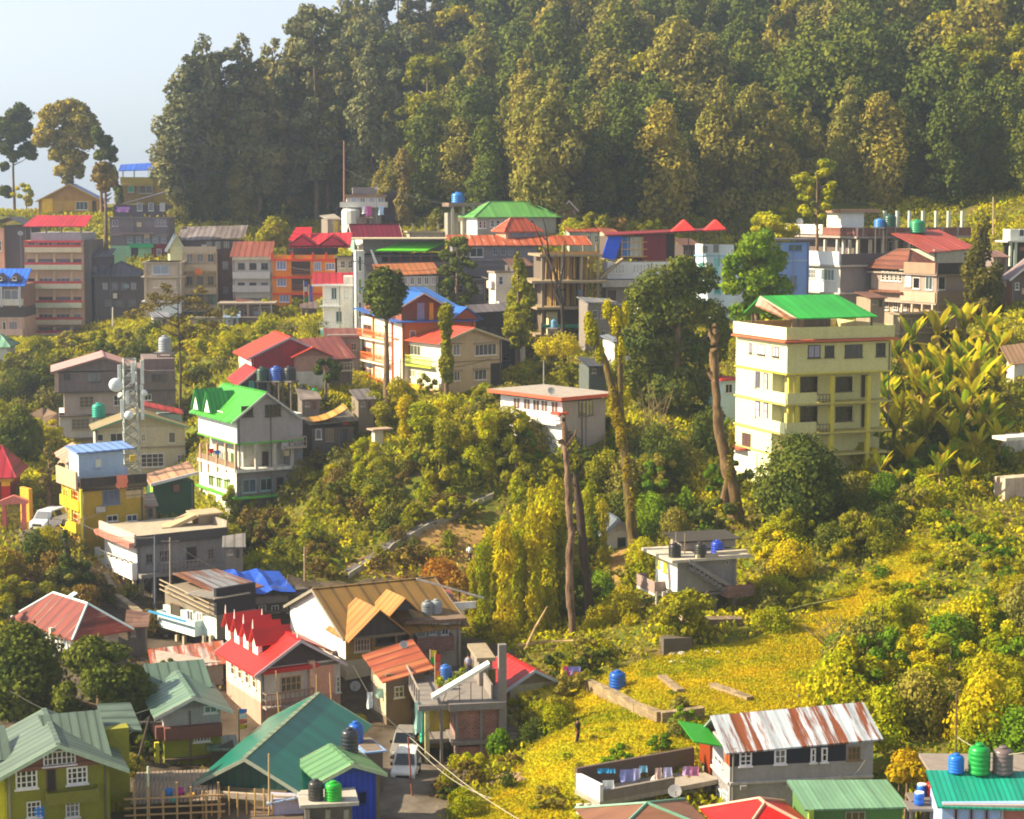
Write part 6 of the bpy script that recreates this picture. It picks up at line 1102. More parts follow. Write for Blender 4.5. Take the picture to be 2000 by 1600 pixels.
for nm, arr in (('lawn', lm), ('dry', dm), ('road', rm), ('hard', hm)):
    at_ = me.attributes.new(nm, 'FLOAT', 'POINT'); at_.data.foreach_set('value', arr.ravel().astype(np.float32))
m, N, L, p = newmat('ground')
tc = coords(N, L)
n1 = noise(N, L, tc, .12, 6, .7); n2 = noise(N, L, tc, .9, 6, .7); n3 = noise(N, L, tc, .035, 3); n4 = noise(N, L, coords(N, L, (1, 1, 3)), .35, 8, .8)
k = ramp(N, L, n1.outputs[0], [(.3, hx('#5a4824')), (.45, hx('#5c5c24')), (.58, hx('#5c6c1c')), (.7, hx('#808028'))]).outputs[0]
k = mixc(N, L, ramp(N, L, n2.outputs[0], [(.45, (0, 0, 0)), (.7, (.8,) * 3)]).outputs[0], k, hx('#8c6f40'))
def attr(nm):
    a = N.new('ShaderNodeAttribute'); a.attribute_name = nm; return a.outputs['Fac']
def edge(nm):
    ad = N.new('ShaderNodeMath'); ad.operation = 'MULTIPLY_ADD'; L.new(n2.outputs[0], ad.inputs[0]); ad.inputs[1].default_value = .9; ad.inputs[2].default_value = -.45
    a2 = N.new('ShaderNodeMath'); a2.operation = 'ADD'; L.new(attr(nm), a2.inputs[0]); L.new(ad.outputs[0], a2.inputs[1])
    return ramp(N, L, a2.outputs[0], [(.42, (0, 0, 0)), (.58, (1, 1, 1))]).outputs[0]
gr = ramp(N, L, n4.outputs[0], [(.33, hx('#8a9418')), (.5, hx('#b0aa18')), (.66, hx('#c8ac1a'))]).outputs[0]
gr = mixc(N, L, ramp(N, L, n2.outputs[0], [(.6, (0, 0, 0)), (.78, (.7,) * 3)]).outputs[0], gr, hx('#8c7a2c'))
gr = mixc(N, L, ramp(N, L, n1.outputs[0], [(.55, (0, 0, 0)), (.7, (.75,) * 3)]).outputs[0], gr, hx('#7c8a20'))
k = mixc(N, L, edge('dry'), k, ramp(N, L, n4.outputs[0], [(.35, hx('#7a5a34')), (.5, hx('#a98552')), (.65, hx('#6b6a2a'))]).outputs[0])
k = mixc(N, L, edge('hard'), k, ramp(N, L, n4.outputs[0], [(.35, hx('#463a30')), (.65, hx('#6c5f50'))]).outputs[0])
k = mixc(N, L, edge('lawn'), k, gr)
k = mixc(N, L, attr('road'), k, ramp(N, L, n2.outputs[0], [(.35, hx('#6a6058')), (.65, hx('#857a6c'))]).outputs[0])
L.new(k, p.inputs['Base Color']); p.inputs['Roughness'].default_value = 1; p.inputs['Specular IOR Level'].default_value = .1
bm_ = N.new('ShaderNodeBump'); bm_.inputs['Strength'].default_value = .6; bm_.inputs['Distance'].default_value = .3; L.new(n4.outputs[0], bm_.inputs['Height']); L.new(bm_.outputs[0], p.inputs['Normal'])
me.materials.append(m); go = bpy.data.objects.new('ground', me); col.objects.link(go); tag(go, kind='structure')
# ---------------------------------------------------------------- vegetation kit
def leafmesh(name, blobs, n, size, seed, mat, flat=.0, core=.6, aspect=1.0, shell=(.72, 1.05), droop=0):
    """many small bent leaf quads spread through the outer shells of a set of ellipsoid clumps"""
    r = np.random.RandomState(seed); bl = np.array(blobs, float)         # cx cy cz rx ry rz
    wts = (bl[:, 3]*bl[:, 4] + bl[:, 4]*bl[:, 5] + bl[:, 3]*bl[:, 5]); pick = r.choice(len(bl), n, p=wts / wts.sum())
    d = r.normal(size=(n, 3)); d /= np.linalg.norm(d, axis=1)[:, None]
    rad = r.uniform(shell[0], shell[1], n) ** 1.0; b = bl[pick]
    lump = 1 + .16 * np.sin(d[:, 0]*7 + pick) * np.sin(d[:, 1]*6 + 2*pick) + .1 * np.sin(d[:, 2]*9)
    c = b[:, :3] + d * b[:, 3:] * (rad * lump)[:, None]
    nrm = d / b[:, 3:]; nrm /= np.linalg.norm(nrm, axis=1)[:, None]; nrm = nrm + r.normal(size=(n, 3)) * .45; nrm /= np.linalg.norm(nrm, axis=1)[:, None]
    t = r.normal(size=(n, 3)); t[:, 2] *= (1 - flat); t[:, 2] -= droop; t -= nrm * (t * nrm).sum(1)[:, None]; t /= np.linalg.norm(t, axis=1)[:, None]; q = np.cross(nrm, t)
    sz = size * r.uniform(.6, 1.35, n)[:, None]; t = t * sz * aspect; q = q * sz / aspect * .8
    v = np.stack([c - t, c + q*.9 + nrm*sz*.12, c + t, c - q*.9 - nrm*sz*.12], 1).reshape(-1, 3); f = np.arange(4*n).reshape(n, 4)
    vs = v; fs = f
    me = bpy.data.meshes.new(name); me.vertices.add(len(vs)); me.vertices.foreach_set('co', vs.ravel())
    me.loops.add(fs.size); me.loops.foreach_set('vertex_index', fs.ravel().astype(np.int32)); me.polygons.add(len(fs))
    me.polygons.foreach_set('loop_start', np.arange(0, fs.size, 4)); me.update(calc_edges=True); me.materials.append(mat)
    return me
def mobj(name, me, parent=None):
    o = bpy.data.objects.new(name, me); col.objects.link(o)
    if parent: o.parent = parent
    return o
def clumps(kind, H, Rr, rnd, h0=.25, n=26):
    """clump layout for a crown of total height H and radius Rr"""
    out = []
    for i in range(n):
        t = (i + rnd.random()) / n; z = H * (h0 + (1 - h0) * t)
        if kind == 'tall': pr = (.55 + .45 * math.sin(math.pi * min(1, t * 1.05 + .08))) * (1 - .55 * t ** 3)
        elif kind == 'cone': pr = 1.05 - t
        elif kind == 'round': pr = math.sqrt(max(.05, 1 - (2 * t - .95) ** 2))
        elif kind == 'egg': pr = max(.08, 1 - abs(2 * t - .95) ** 3.2 * .92) ** .5 * (1 - .12 * t)
        elif kind == 'col': pr = .8 + .2 * math.sin(t * 9)
        elif kind == 'loose': pr = .35 + .75 * math.sin(math.pi * t) * rnd.uniform(.6, 1.2)
        a = rnd.uniform(0, 6.28) if kind != 'col' else i * 2.4; rr = Rr * pr
        if kind == 'tall': e = rr * rnd.uniform(.35, .6); off = rr * rnd.uniform(.35, .8); zz = e * rnd.uniform(.8, 1.5)
        elif kind in ('round', 'egg'): e = rr * rnd.uniform(.38, .55) + .12 * Rr; off = max(0, rr - e * .7) * rnd.uniform(.6, 1.1); zz = e * .85
        elif kind == 'cone': e = max(.15 * Rr, rr * .5); off = rr * .5; zz = e * .8
        elif kind == 'loose': e = Rr * rnd.uniform(.16, .32); off = rr * rnd.uniform(.5, 1.0); zz = e * .7
        else: e = rr * .75; off = rr * .3; zz = e * 1.3
        out.append((math.cos(a) * off, math.sin(a) * off, z - zz * .2, e, e, zz))
    return out
def trunkmesh(H, r0, rnd, branches=(), lean=.03, top=.25):
    m = M(); pts = []; x = y = 0
    for i in range(7):
        t = i / 6; pts.append((x, y, H * t - (.8 if i == 0 else 0))); x += rnd.uniform(-lean, lean) * H / 6; y += rnd.uniform(-lean, lean) * H / 6
    m.tube(pts, [r0 * (1 - (1 - top) * i / 6) for i in range(7)], 8)
    for (t, L_, a, up) in branches:
        i = min(5, int(t * 6)); p = Vector(pts[i]).lerp(Vector(pts[i+1]), t * 6 - i); d = Vector((math.cos(a), math.sin(a), up)).normalized()
        m.tube([p, p + d * L_ * .5 + Vector((0, 0, .05 * L_)), p + d * L_ + Vector((0, 0, .2 * L_))], [r0 * .4, r0 * .25, r0 * .08], 5)
    return m
def make_tree(name, kind, H, Rr, n, size, mat, seed, h0=.25, nb=26, r0=.35, bmat=None, core=.6, aspect=1.0, flat=0, droop=0, branches=8, blobs=None, lean=.03):
    rnd = random.Random(seed)
    bl = blobs or clumps(kind, H, Rr, rnd, h0, nb)
    e = empty(name, (0, 0, 0)); c = mobj('crown', leafmesh(name + '_crown', bl, n, size, seed, mat, flat=flat, aspect=aspect, droop=droop), e)
    br = []
    for i in range(branches):
        b = bl[int(i * len(bl) / max(1, branches))]; br.append((min(.95, max(.15, b[2] / H * .9)), math.hypot(b[0], b[1]) + .1 * Rr, math.atan2(b[1], b[0]), .35))
    t = trunkmesh(H * .93, r0, rnd, br, lean).build('trunk', bmat or bark(), e, True)
    kids(e, c, t); return e
def put(proto, loc, sc_=1, rz=None, label=None, cat=None, group=None, first=set(), zs=None, shape=None):
    if proto.name in first: o = copy_tree(proto)
    else: o = proto; first.add(proto.name)
    o.location = loc; o.rotation_euler = (0, 0, random.uniform(0, 6.28) if rz is None else rz)
    k = shape or (1, 1); o.scale = (sc_ * k[0], sc_ * k[0], sc_ * (zs or 1) * k[1])
    return tag(o, label, cat, group)
# ---------------------------------------------------------------- trees and shrubs
mBlue = leaf('#56643e', '#8e885a', .2, nsc=.25); mOlive = leaf('#6c7032', '#a89a44', .25, nsc=.25); mBrown = leaf('#6c6434', '#968444', .2, nsc=.3)
mDark = leaf('#3e5022', '#747a2e', .2, nsc=.3); mYG = leaf('#889c1a', '#ccba1c', .3, nsc=.35, c3='#ccbc28'); mGreen = leaf('#4e7a20', '#8ca020', .3, nsc=.4)
mGold = leaf('#9ca01a', '#d0b41c', .3, nsc=.4); mDry = leaf('#746030', '#98803a', .2, nsc=.5); mMoss = leaf('#747e22', '#b0a424', .3, nsc=.5)
FP = [make_tree('forest_tree', k, H, Rr, n, sz, m_, 100 + i, h0=h, nb=nb, r0=.4, branches=5) for i, (k, H, Rr, n, sz, m_, h, nb) in enumerate([
    ('tall', 34, 4.6, 9500, .36, mBlue, .2, 44), ('tall', 32, 4.0, 8500, .34, mOlive, .25, 38), ('tall', 30, 5.2, 9000, .38, mBlue, .35, 34), ('loose', 33, 6.0, 8000, .36, mBlue, .22, 46),
    ('egg', 21, 5.6, 9500, .36, mOlive, .03, 38), ('round', 19, 5.4, 8500, .34, mDark, .03, 36), ('loose', 22, 6.6, 9000, .36, mBrown, .04, 50), ('tall', 24, 5.0, 9000, .36, mOlive, .02, 40), ('loose', 20, 5.8, 8500, .36, mMoss, .04, 46), ('egg', 22, 4.6, 8500, .34, mDark, .03, 38)])]
cols_ = ['blue green', 'olive', 'blue green', 'ragged bluish', 'oval olive', 'rounded green', 'brownish', 'narrow olive', 'mossy', 'oval dark green']
MARK = [(430, 'near its left end'), (490, 'over the corrugated shed roof'), (560, 'over the low round olive tree'), (620, 'over the orange building'), (690, 'over the tall mast pole'), (780, 'over the white balconied house'), (870, 'over the narrow brown column tree'), (960, 'over the two blue tanks'), (1060, 'over the pale green hip roof'), (1180, 'over the concrete skeleton'), (1300, 'over the blue tarpaulin room'), (1430, 'over the red peaked canopy'), (1540, 'over the sky blue building'), (1650, 'over the white roof terrace'), (1780, 'over the rooftop pillars'), (1900, 'over the brown flats'), (3000, 'by the right edge')]
def fwhere(x, y):
    return ('foot' if y > 370 else 'lower part' if y > 250 else 'middle' if y > 120 else 'upper part' if y > 0 else 'crest') + ' of wooded hill ' + next(w_ for q, w_ in MARK if x < q)
rnd = random.Random(11); nfor = 0
for x, y, top in [(345,428,165),(372,432,110),(400,425,60),(425,430,130),(452,428,95),(480,430,75),(508,436,125),(535,430,85),(562,436,100),(590,432,40),(618,436,20),(640,432,60),(668,425,90),(700,420,40),(728,425,60),(755,415,110),(700,395,5),(780,400,60),(820,405,120),(600,405,15)]:
    g = G(x, y) if y > 420 else P(x, y, 9.6); s_ = proj(g)[2]; i = rnd.choice((0, 2, 3, 0, 1)); H_ = (34, 32, 30, 33)[i]; k = (y - top) / s_ / H_
    put(FP[i], g, k * rnd.uniform(.95, 1.05), label='tall ' + cols_[i] + ' tree, ' + fwhere(x, y), cat='tree', group='trees of the wooded hill', shape=(rnd.uniform(.85, 1.15) / max(.8, k), 1)); nfor += 1
for x, y, top, s_ in [(672,385,-8,9.2),(705,380,-25,9),(742,370,-20,8.9),(780,360,-38,8.8),(822,350,-30,8.7),(862,340,-45,8.6)]:
    g = P(x, y, s_); g.z = Zt(g.x, g.y); i = rnd.choice((0, 2, 3)); H_ = (34, 32, 30, 33)[i]; k = ((y - top) / s_ + P(x, y, s_).z - g.z) / H_
    put(FP[i], g, k, label='very tall ' + cols_[i] + ' tree reaching the top edge, ' + fwhere(x, 60).replace('upper part of wooded hill ', ''), cat='tree', group='trees of the wooded hill', shape=(1 / max(1, k * .85), 1))
for k in range(24):
    x = 350 + k * 18; g = G(x, 428 + rnd.uniform(-4, 8)) or P(x, 430, 10.6); i = rnd.choice((5, 9, 7, 4))
    put(FP[i], g, rnd.uniform(.38, .55), label='low ' + cols_[i] + ' understorey tree, ' + fwhere(x, 430).replace('foot of ', ''), cat='tree', group='understorey trees at the left forest edge')
tries = 0
gy_ = 425
while gy_ > -190:
    x = 560 + rnd.uniform(0, 40)
    while x < 2080:
        xx = x + rnd.uniform(-16, 16); yy = gy_ + rnd.uniform(-14, 14); x += 62
        if yy > 405 and xx > 1560: continue
        g = G(xx, yy)
        if g is None or g.y < 230 or g.y > 520: continue
        left = xx < 830 + rnd.uniform(-120, 120)
        i = rnd.choice((0, 2, 3, 1, 9) if left else (4, 5, 7, 8, 9, 4, 5, 7, 9, 9, 5, 6 if rnd.random() < .25 else 4))
        k = rnd.uniform(.75, 1.3) if not left else rnd.uniform(.55, .8)
        if yy > 350: k *= .8
        put(FP[i], g, k, label=cols_[i] + ' tree, ' + fwhere(xx, yy), cat='tree', group='trees of the wooded hill'); nfor += 1
    gy_ -= 38
def solo(nm, kind, px, py, s_, Hp, Rp, n, size, m_, label, cat='tree', seed=1, onground=True, **kw):
    g = P(px, py, s_)
    H_, R_ = Hp / s_, Rp / s_; d = g.z - Zt(g.x, g.y)
    if d > .5:
        g.z -= d
        if kw.get('blobs'): kw['blobs'] = [(a, b, c + d, *q) for a, b, c, *q in kw['blobs']]
        kw['h0'] = (kw.get('h0', .25) * H_ + d) / (H_ + d); H_ += d
    t = make_tree(nm, kind, H_, R_, n, size, m_, seed, **kw); t.location = g
    return tag(t, label, cat)
def bpx(px, py, s_, L_):
    r_ = random.Random(px); out = []
    for i, (x, y, r) in enumerate(L_):
        for k in range(5):
            a = r_.uniform(0, 6.28); o = 0 if k == 0 else r * r_.uniform(.45, .8); q = r * ((.95 if s_ > 14 else .75) if k == 0 else r_.uniform(.35, .6)) * (1 if s_ > 14 else 1.22); out.append(((x + math.cos(a) * o - px) / s_, (((i * 37) % 10 - 5) * r / 15 + r_.uniform(-.6, .6) * r) / s_, (py - y + math.sin(a) * o) / s_, q * 1.1 / s_, q / s_, q * .85 / s_))
    return out
solo('pine_tree', 'loose', 28, 425, 10.6, 225, 42, 12000, .28, mDark, 'slim dark tree with two bare stems at the far left skyline', h0=.35, r0=.3, seed=2, branches=6, blobs=bpx(28, 425, 10.6, [(18,245,18),(45,225,20),(36,265,22),(58,255,14),(14,290,16),(55,298,16),(66,285,10),(30,305,12),(5,265,14),(12,375,12),(12,325,9)]))
solo('broadleaf_tree', 'round', 142, 425, 11, 235, 66, 17000, .3, mOlive, 'big spreading olive tree on the skyline above the ochre bungalow', h0=.3, r0=.6, seed=3, branches=10, blobs=bpx(142, 425, 11, [(108,228,24),(148,218,24),(172,240,22),(98,262,20),(84,276,13),(138,262,24),(168,278,20),(118,300,18),(150,310,20),(130,330,16),(155,335,12),(186,262,14),(135,350,11),(104,244,14),(90,250,10),(160,226,16),(128,212,14)]))
solo('conifer', 'tall', 200, 432, 11.2, 190, 34, 7000, .28, mDark, 'dark ragged conifer on the right side of the spreading skyline tree', h0=.3, seed=4, branches=4, blobs=bpx(200, 432, 11.2, [(196,262,12),(206,280,14),(216,300,13),(200,305,14),(224,312,8),(210,330,12),(196,345,12),(218,340,8),(205,365,9)]))
solo('conifer', 'tall', 228, 425, 11.3, 100, 14, 2500, .26, mDark, 'small dark conifer beside the blue canopy on the ridge', h0=.1, nb=16, seed=5)
solo('conifer', 'tall', 312, 385, 10.2, 100, 16, 2500, .26, mDark, 'little dark conifer at the right end of the blue canopy', h0=.1, nb=16, seed=6)
solo('gnarled_tree', 'round', 210, 605, 12.3, 285, 24, 4200, .26, mBrown, 'tall gnarled bare trunk topped with a small brown crown, left', h0=.82, nb=14, r0=.55, seed=7, branches=5, bmat=bark('#4a3a34', '#8a705c'), lean=.04)
solo('young_tree', 'loose', 52, 415, 10.8, 55, 22, 1500, .3, mYG, 'light yellow green sapling on the skyline between the left trees', h0=.3, nb=14, seed=8, r0=.12)
solo('cypress', 'col', 790, 432, 11.8, 130, 20, 5000, .26, mBrown, 'narrow brownish column tree beside the white balconied house', h0=.06, nb=16, seed=9)
solo('round_tree', 'round', 530, 478, 12.2, 48, 36, 5000, .26, mMoss, 'low rounded pale olive tree left of the orange building roof', h0=.1, nb=18, seed=10)
solo('leafy_tree', 'loose', 892, 605, 14.2, 138, 40, 6500, .24, mDark, 'dim leafy tree before the wide grey house', h0=.1, nb=34, seed=11, r0=.3)
solo('ivy_clad_tree', 'tall', 1012, 725, 15.6, 232, 30, 8500, .22, mMoss, 'tall ivy clad tree left of the concrete skeleton building', h0=.22, nb=34, seed=12, r0=.35)
solo('umbrella_tree', 'round', 756, 782, 17.6, 256, 43, 9000, .2, mDark, 'lollipop shaped tree with dense dark crown on a long bare trunk', h0=.67, nb=30, seed=13, r0=.42, branches=6)
solo('ivy_clad_tree', 'col', 872, 775, 17.3, 178, 15, 5500, .2, mMoss, 'slim ivy wrapped tree in front of the beige house', h0=.22, nb=20, seed=14, r0=.3)
solo('round_tree', 'egg', 1316, 872, 17.8, 372, 100, 42000, .19, leaf('#42562a', '#74782c', .2, nsc=.4), 'huge dark rounded tree left of the green roofed yellow building', r0=.7, seed=15, branches=6, blobs=bpx(1316, 872, 17.8, [(1275,550,34),(1328,532,34),(1374,550,28),(1262,600,42),(1322,600,50),(1385,612,32),(1248,668,38),(1312,680,56),(1386,685,36),(1250,738,38),(1312,758,54),(1378,752,38),(1268,806,34),(1330,822,36),(1236,640,24),(1400,650,22),(1290,860,22),(1362,812,26)]))
solo('broadleaf_tree', 'egg', 1478, 650, 16.4, 198, 68, 15000, .22, mGreen, 'bright green rounded tree in front of the sky blue building', seed=16, r0=.45, branches=8, blobs=bpx(1478, 650, 16.4, [(1470,482,32),(1502,502,30),(1440,515,28),(1478,540,36),(1520,560,26),(1432,560,22),(1500,598,28),(1450,612,24),(1420,535,14),(1530,590,16),(1488,466,18),(1475,585,22)]))
solo('ivy_clad_tree', 'tall', 1918, 650, 15.6, 225, 40, 9500, .2, leaf('#4a4c20', '#746a2c', .2), 'tall ivy covered tree between the brown flats and the right edge', h0=.06, nb=36, seed=17, r0=.4)
solo('round_bush', 'round', 1560, 1015, 21.5, 160, 84, 17000, .18, mDark, 'big rounded dark green bush below the pale yellow building', 'bush', h0=.02, nb=44, seed=18)
solo('cypress', 'cone', 130, 1172, 22.8, 138, 26, 6500, .16, mDark, 'small dark pointed conifer next to the steep yellow building', h0=.08, nb=30, seed=19)
solo('broadleaf_tree', 'round', 35, 930, 18.4, 135, 46, 9000, .2, mDark, 'dark round tree at left edge above the shrine', h0=.1, nb=34, seed=20)
solo('bush', 'loose', 98, 1010, 20.3, 135, 28, 4500, .18, mBrown, 'tall brown shrub between the white van and dark tree', 'bush', h0=.1, nb=24, seed=21)
solo('broadleaf_tree', 'round', 45, 1410, 28.5, 190, 84, 19000, .16, mDark, 'large dark tree at the left edge above the olive lime house', h0=.05, nb=50, seed=22)
solo('broadleaf_tree', 'loose', 195, 1480, 29.2, 225, 95, 19000, .16, mDark, 'loose leafy dark tree between the rusty roofed house and olive house', h0=.08, nb=60, seed=23)
solo('broadleaf_tree', 'round', 268, 1465, 29, 165, 48, 9000, .16, mDark, 'dark shaded tree pressed against the lime green walls', h0=.08, nb=34, seed=24)
solo('flat_topped_tree', 'round', 352, 805, 16.2, 245, 60, 2600, .17, leaf('#7a6a2c', '#9c8a34', .2), 'thin tree with sparse flat brown crown above the stone clad block', seed=25, r0=.22, branches=14, blobs=[(x, y, z, r1 * 1.25, r1 * 1.25, r1 * .4) for x, y, z, r1, _, __ in bpx(352, 805, 16.2, [(300,600,18),(340,582,20),(388,598,20),(352,618,14),(268,612,16),(420,612,16),(412,640,18),(376,650,14),(310,580,14),(395,570,12),(330,560,10)])], bmat=bark('#3c3028', '#5c4c3c'), lean=.05)
solo('palm', 'loose', 637, 775, 17.8, 72, 26, 2400, .26, mDark, 'small shaggy palm like tree beside the brown wing of the barn', h0=.45, nb=18, seed=26, r0=.2)
solo('young_tree', 'loose', 1332, 1255, 25.2, 95, 62, 6500, .15, mMoss, 'pale leafy young tree in front of the small concrete house', h0=.3, nb=34, seed=27, r0=.14, bmat=bark('#a89878', '#c8b898'))
solo('round_bush', 'round', 1945, 1350, 26.5, 112, 42, 9000, .15, mYG, 'neatly rounded yellow green bush at the right edge', 'bush', h0=.02, nb=30, seed=28)
solo('bush', 'round', 975, 1482, 28.6, 58, 24, 3500, .14, mGreen, 'fresh green bush at the right corner of the unfinished brick building', 'bush', h0=.02, nb=18, seed=29)
solo('bush', 'round', 912, 1500, 29, 28, 17, 1800, .13, mYG, 'small yellow green bush at the foot of the brick building', 'bush', h0=.02, nb=12, seed=30)
solo('bush', 'round', 1327, 1390, 28.6, 28, 18, 1800, .14, mOlive, 'single little round bush on the golden grass terrace', 'bush', h0=.02, nb=12, seed=31)
solo('bush', 'loose', 1010, 890, 18.4, 120, 40, 6000, .18, mMoss, 'pale feathery shrub in front of the terracotta edged bungalow', 'bush', h0=.05, nb=30, seed=32)
solo('bush', 'loose', 1598, 430, 13.6, 115, 42, 6000, .24, mYG, 'glowing yellow green tree rising behind the white roof terrace', 'tree', h0=.05, nb=30, seed=33)
solo('bush', 'loose', 1505, 480, 13.9, 60, 44, 5000, .22, mYG, 'bright yellow green foliage left of the white roof terrace', 'bush', h0=.05, nb=30, seed=34)
# bare stripped trunks
def bare(name, label, pts_, rs, mat_, br=()):
    g = P(*pts_[0]); e = empty(name, g, 0, label, 'tree'); m = M(); w_ = [P(x, y, pts_[0][2]) - g for x, y, _ in pts_]
    w_[0] = w_[0] - Vector((0, 0, 1.5))
    q_ = random.Random(pts_[0][0]); W2 = []; R2 = []
    for k in range(len(w_) - 1):
        for t in range(5): W2.append(w_[k].lerp(w_[k+1], t / 5) + Vector((q_.uniform(-.05, .05), q_.uniform(-.05, .05), 0))); R2.append((rs[k] * (1 - t / 5) + rs[k+1] * t / 5) / pts_[0][2] * q_.uniform(.86, 1.16))
    m.tube(W2 + [w_[-1]], R2 + [rs[-1] * .6 / pts_[0][2]], 10); m.build('trunk', mat_, e, True)
    for k in range(5):
        c_ = W2[int(len(W2) * q_.uniform(.35, .97))]; a_ = q_.choice((q_.uniform(-.6, .6), q_.uniform(2.6, 3.7))); d_ = Vector((math.cos(a_), math.sin(a_) * .6, q_.uniform(.3, 1.2))); l_ = q_.uniform(.35, 1.1); M().tube([c_, c_ + d_ * l_ * .6, c_ + d_ * l_], [.11, .07, .03], 5).build('branch_stub', mat_, e, True)
    for b_ in br:
        q = [P(x, y, pts_[0][2]) - g + Vector((0, -.1, 0)) for x, y in b_[0]]; M().tube(q, [r / pts_[0][2] for r in b_[1]], 7).build('limb', mat_, e, True)
    return e
bk1 = bark('#3c2c20', '#8a6c54'); bk2 = bark('#2a1e18', '#4c3a2c')
bare('dead_tree', 'tall stripped pale brown trunk with a broken forked top', [(1120,1272,24),(1116,1200,24),(1112,1120,24),(1116,1040,24),(1110,960,24),(1107,900,24),(1102,840,24),(1100,808,24)], [5,8,8,7.5,7.5,6.5,6,4.5], bk1, [([(1108,870),(1122,850),(1127,838)], [4,2.6,1.4]), ([(1108,880),(1094,858)], [4,3.5])])
bare('dead_tree', 'dark leaning bare trunk standing close behind the pale stripped one', [(1158,1230,23.6),(1148,1150,23.6),(1138,1060,23.6),(1130,980,23.6),(1122,920,23.6)], [13,9.5,8.5,8,4], bk2)
bare('ivy_tree', 'forked trunk wrapped in yellow ivy left of the great round tree', [(1237,1032,20.8),(1228,960,20.8),(1220,880,20.8),(1206,820,20.8),(1194,750,20.8),(1180,700,20.8),(1160,650,20.8)], [10,10,10,9,8,6,5], bark('#3a2e1a', '#7a6428'), [([(1214,850),(1212,780),(1211,700),(1208,640),(1195,600)], [7,6.5,6,5,3.5])])
ivm = leaf('#a8a41c', '#d0c018', .3, nsc=.6)
for k, (lab, bl_) in enumerate((('ivy tuft on the left fork top of the forked trunk', [(1156, 652, 13, 26), (1150, 630, 10, 20), (1172, 690, 8, 22)]), ('ivy sleeve on the right fork of the forked trunk', [(1186, 605, 10, 20), (1202, 630, 12, 30), (1212, 690, 10, 30), (1220, 615, 9, 24), (1222, 775, 10, 20)]))):
    g = P(1237, 1032, 20.8); q = [(*(P(x, y, 20.8) - g), r / 20.8, r / 20.8, h / 20.8) for x, y, r, h in bl_]
    o = mobj('ivy_tuft', leafmesh('ivy', q, 2600, .13, 60 + k, ivm)); o.location = g; tag(o, lab, 'ivy')
bare('dead_tree', 'tall pale pruned trunk left of the pale yellow building', [(1444,1040,21),(1432,960,21),(1418,900,21),(1404,840,21),(1398,760,21),(1394,690,21),(1396,650,21),(1397,632,21)], [17,14,12,9,8,8,7,5], bark('#3e2e20', '#86683f'), [([(1396,668),(1386,652),(1386,640)], [5,4,3]), ([(1412,880),(1426,900),(1420,950),(1412,985)], [6,7,8,9]), ([(1396,745),(1384,728),(1378,722)], [5,4,3])])
bare('sapling', 'black slender crooked tree before the concrete skeleton building', [(1105,705,16.2),(1100,640,16.2),(1098,590,16.2),(1090,555,16.2),(1072,500,16.2),(1066,450,16.2),(1060,425,16.2)], [3.5,3.5,3,3,2.2,1.4,.8], bark('#1c1614', '#3c3028'), [([(1092,560),(1100,520),(1104,470)], [2.5,1.6,.8]), ([(1080,525),(1060,480),(1040,430)], [2,1.3,.7]), ([(1097,600),(1080,560),(1074,530)], [2,1.3,.7])])
def twigs(name, label, px, py, s_, h, wd, n, mt, seed, up=.5):
    g = P(px, py, s_); g.z = min(g.z, Zt(g.x, g.y) + .1); e = empty(name, g, 0, label, 'bush'); r = random.Random(seed); m = M()
    for i in range(n):
        a = r.uniform(0, 6.28); p = Vector((0, 0, -.2)); d = Vector((math.cos(a) * wd, math.sin(a) * wd, h)) / s_ * r.uniform(.6, 1); q = [p]
        for k in range(1, 6): q.append(p + d * (k / 5) + Vector((r.uniform(-.2, .2), r.uniform(-.2, .2), r.uniform(-.1, .2) * (1 - up))))
        m.tube(q, [.07, .06, .045, .035, .025, .01], 4)
        for j in range(3):
            b0 = q[2 + j % 3]; m.tube([b0, b0 + Vector((r.uniform(-1, 1), r.uniform(-1, 1), r.uniform(.1, .9))) * h / s_ * .3], [.03, .01], 3)
    m.build('branches', mt, e); return e
twigs('bare_shrub', 'leafless spreading grey tree on the slope right of the small concrete house', 1648, 1265, 26, 95, 105, 22, bark('#5c4c3c', '#94806a'), 3, .2)
twigs('bare_shrub', 'upright bunch of bare pale stems among the yellow bushes at right', 1868, 1262, 25.4, 78, 26, 44, bark('#7a6a4c', '#a08c64'), 4)
twigs('bare_shrub', 'thin leafless sapling rising through the dim shrubs left of the round bush', 1275, 905, 19.2, 170, 40, 14, bark('#7a6648', '#a08a60'), 5)
twigs('bare_shrub', 'wintry leafless tree before the coral orange pavilion', 1072, 500, 14.0, 90, 34, 26, bark('#5c4638', '#7a6048'), 6)
